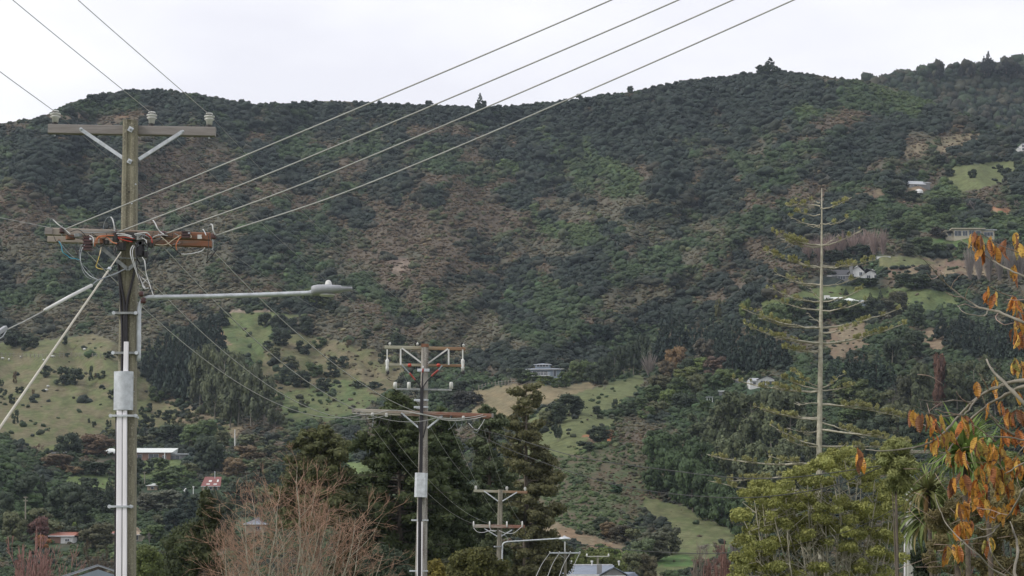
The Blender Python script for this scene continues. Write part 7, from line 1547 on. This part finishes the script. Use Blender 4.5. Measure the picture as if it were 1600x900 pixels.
    for px, py, m in CLU:
        for i in range(m):
            if n >= 300: break
            n += 1; q = obj('leaf', LM[rs.randint(6)], o); L = rs.uniform(23, 32)*k; p = P(px+rs.uniform(-4, 4), py+rs.uniform(-4, 5), Y+rs.uniform(-.12, .12))
            q.location = p-base; wz = rs.uniform(.8, 1.25); q.scale = (L*wz, L*wz, L); q.rotation_euler = (rs.normal(0, .22), rs.normal(0, .25), rs.uniform(0, 6.28)); c = np.array(COLS[rs.choice(8, p=[.2, .13, .14, .13, .12, .12, .08, .08])])*rs.uniform(.7, 1.15); q.color = (*c, 1)
    for i in range(40):                     # fine bare twigs
        px, py = rs.uniform(1440, 1600), rs.uniform(600, 900); a = rs.uniform(2.4, 4.4); L = rs.uniform(20, 60)
        b = MB(); b.tube(cr_spline(PX([(px, py, Y+.2), (px+L*.5*math.cos(a)+rs.normal(0, 3), py+L*.5*math.sin(a), Y+.2), (px+L*math.cos(a), py+L*math.sin(a)+rs.normal(0, 5), Y+.25)], Y), 3), .45*k, 4); b.build('twig', M['branch'], o)
M['branch'] = mat('branch_bark', (.30, .22, .18), .8, scale=14, var=.35)
M['bark_pale2'] = M['bark_pale']
def autumn_mat():
    m = leafmat('autumn_leaf', 'object', transl=.3, lo=.8, hi=1.15, rough=.45, warm=(.95, .82, .7)); nt = m.node_tree
    for n in nt.nodes:
        if n.type == 'TEX_NOISE': n.inputs['Scale'].default_value = 2.2; n.inputs['Detail'].default_value = 4
        if n.type == 'BSDF_PRINCIPLED': n.inputs['Specular IOR Level'].default_value = .5
    N, L = nt.nodes, nt.links; b = [n for n in N if n.type == 'BSDF_PRINCIPLED'][0]; src = b.inputs['Base Color'].links[0].from_socket
    t = N.new('ShaderNodeTexCoord'); nz_ = N.new('ShaderNodeTexNoise'); nz_.inputs['Scale'].default_value = 4.5; nz_.inputs['Detail'].default_value = 5
    rp = N.new('ShaderNodeValToRGB'); rp.color_ramp.elements[0].position = .52; rp.color_ramp.elements[1].position = .66; mx = N.new('ShaderNodeMixRGB'); mx.inputs[2].default_value = (.11, .045, .025, 1)
    oi = N.new('ShaderNodeObjectInfo'); ad = N.new('ShaderNodeVectorMath'); ad.operation = 'ADD'; L.new(t.outputs['Object'], ad.inputs[0]); L.new(oi.outputs['Location'], ad.inputs[1]); L.new(ad.outputs[0], nz_.inputs[0])
    L.new(nz_.outputs[0], rp.inputs[0]); L.new(rp.outputs[0], mx.inputs[0]); L.new(src, mx.inputs[1]); L.new(mx.outputs[0], b.inputs['Base Color'])
    wv = N.new('ShaderNodeTexWave'); wv.bands_direction = 'Z'; wv.inputs['Scale'].default_value = 3.2; wv.inputs['Distortion'].default_value = 1.5; bp = N.new('ShaderNodeBump'); bp.inputs['Strength'].default_value = .35; bp.inputs['Distance'].default_value = .02
    L.new(t.outputs['Object'], wv.inputs[0]); L.new(wv.outputs['Fac'], bp.inputs['Height']); L.new(bp.outputs[0], b.inputs['Normal'])
    for n in N:
        if n.type == 'BSDF_TRANSLUCENT': L.new(mx.outputs[0], n.inputs[0])
    return m
M['autumn'] = autumn_mat()
autumn_tree()

# ------------------------------------------------------------------ thin air haze
def haze():
    b = MB(); b.box((0, 900, 180), (3400, 2200, 380)); m = bpy.data.materials.new('haze'); m.use_nodes = True; nt = m.node_tree; nt.nodes.clear()
    out = nt.nodes.new('ShaderNodeOutputMaterial'); pv = nt.nodes.new('ShaderNodeVolumePrincipled'); pv.inputs['Color'].default_value = (.72, .84, 1, 1); pv.inputs['Density'].default_value = HAZE; pv.inputs['Anisotropy'].default_value = 0
    nt.links.new(pv.outputs[0], out.inputs['Volume']); o = b.build('haze', m); tag(o, 'thin bluish air haze over the valley', kind='stuff')
HAZE = .00007
haze()
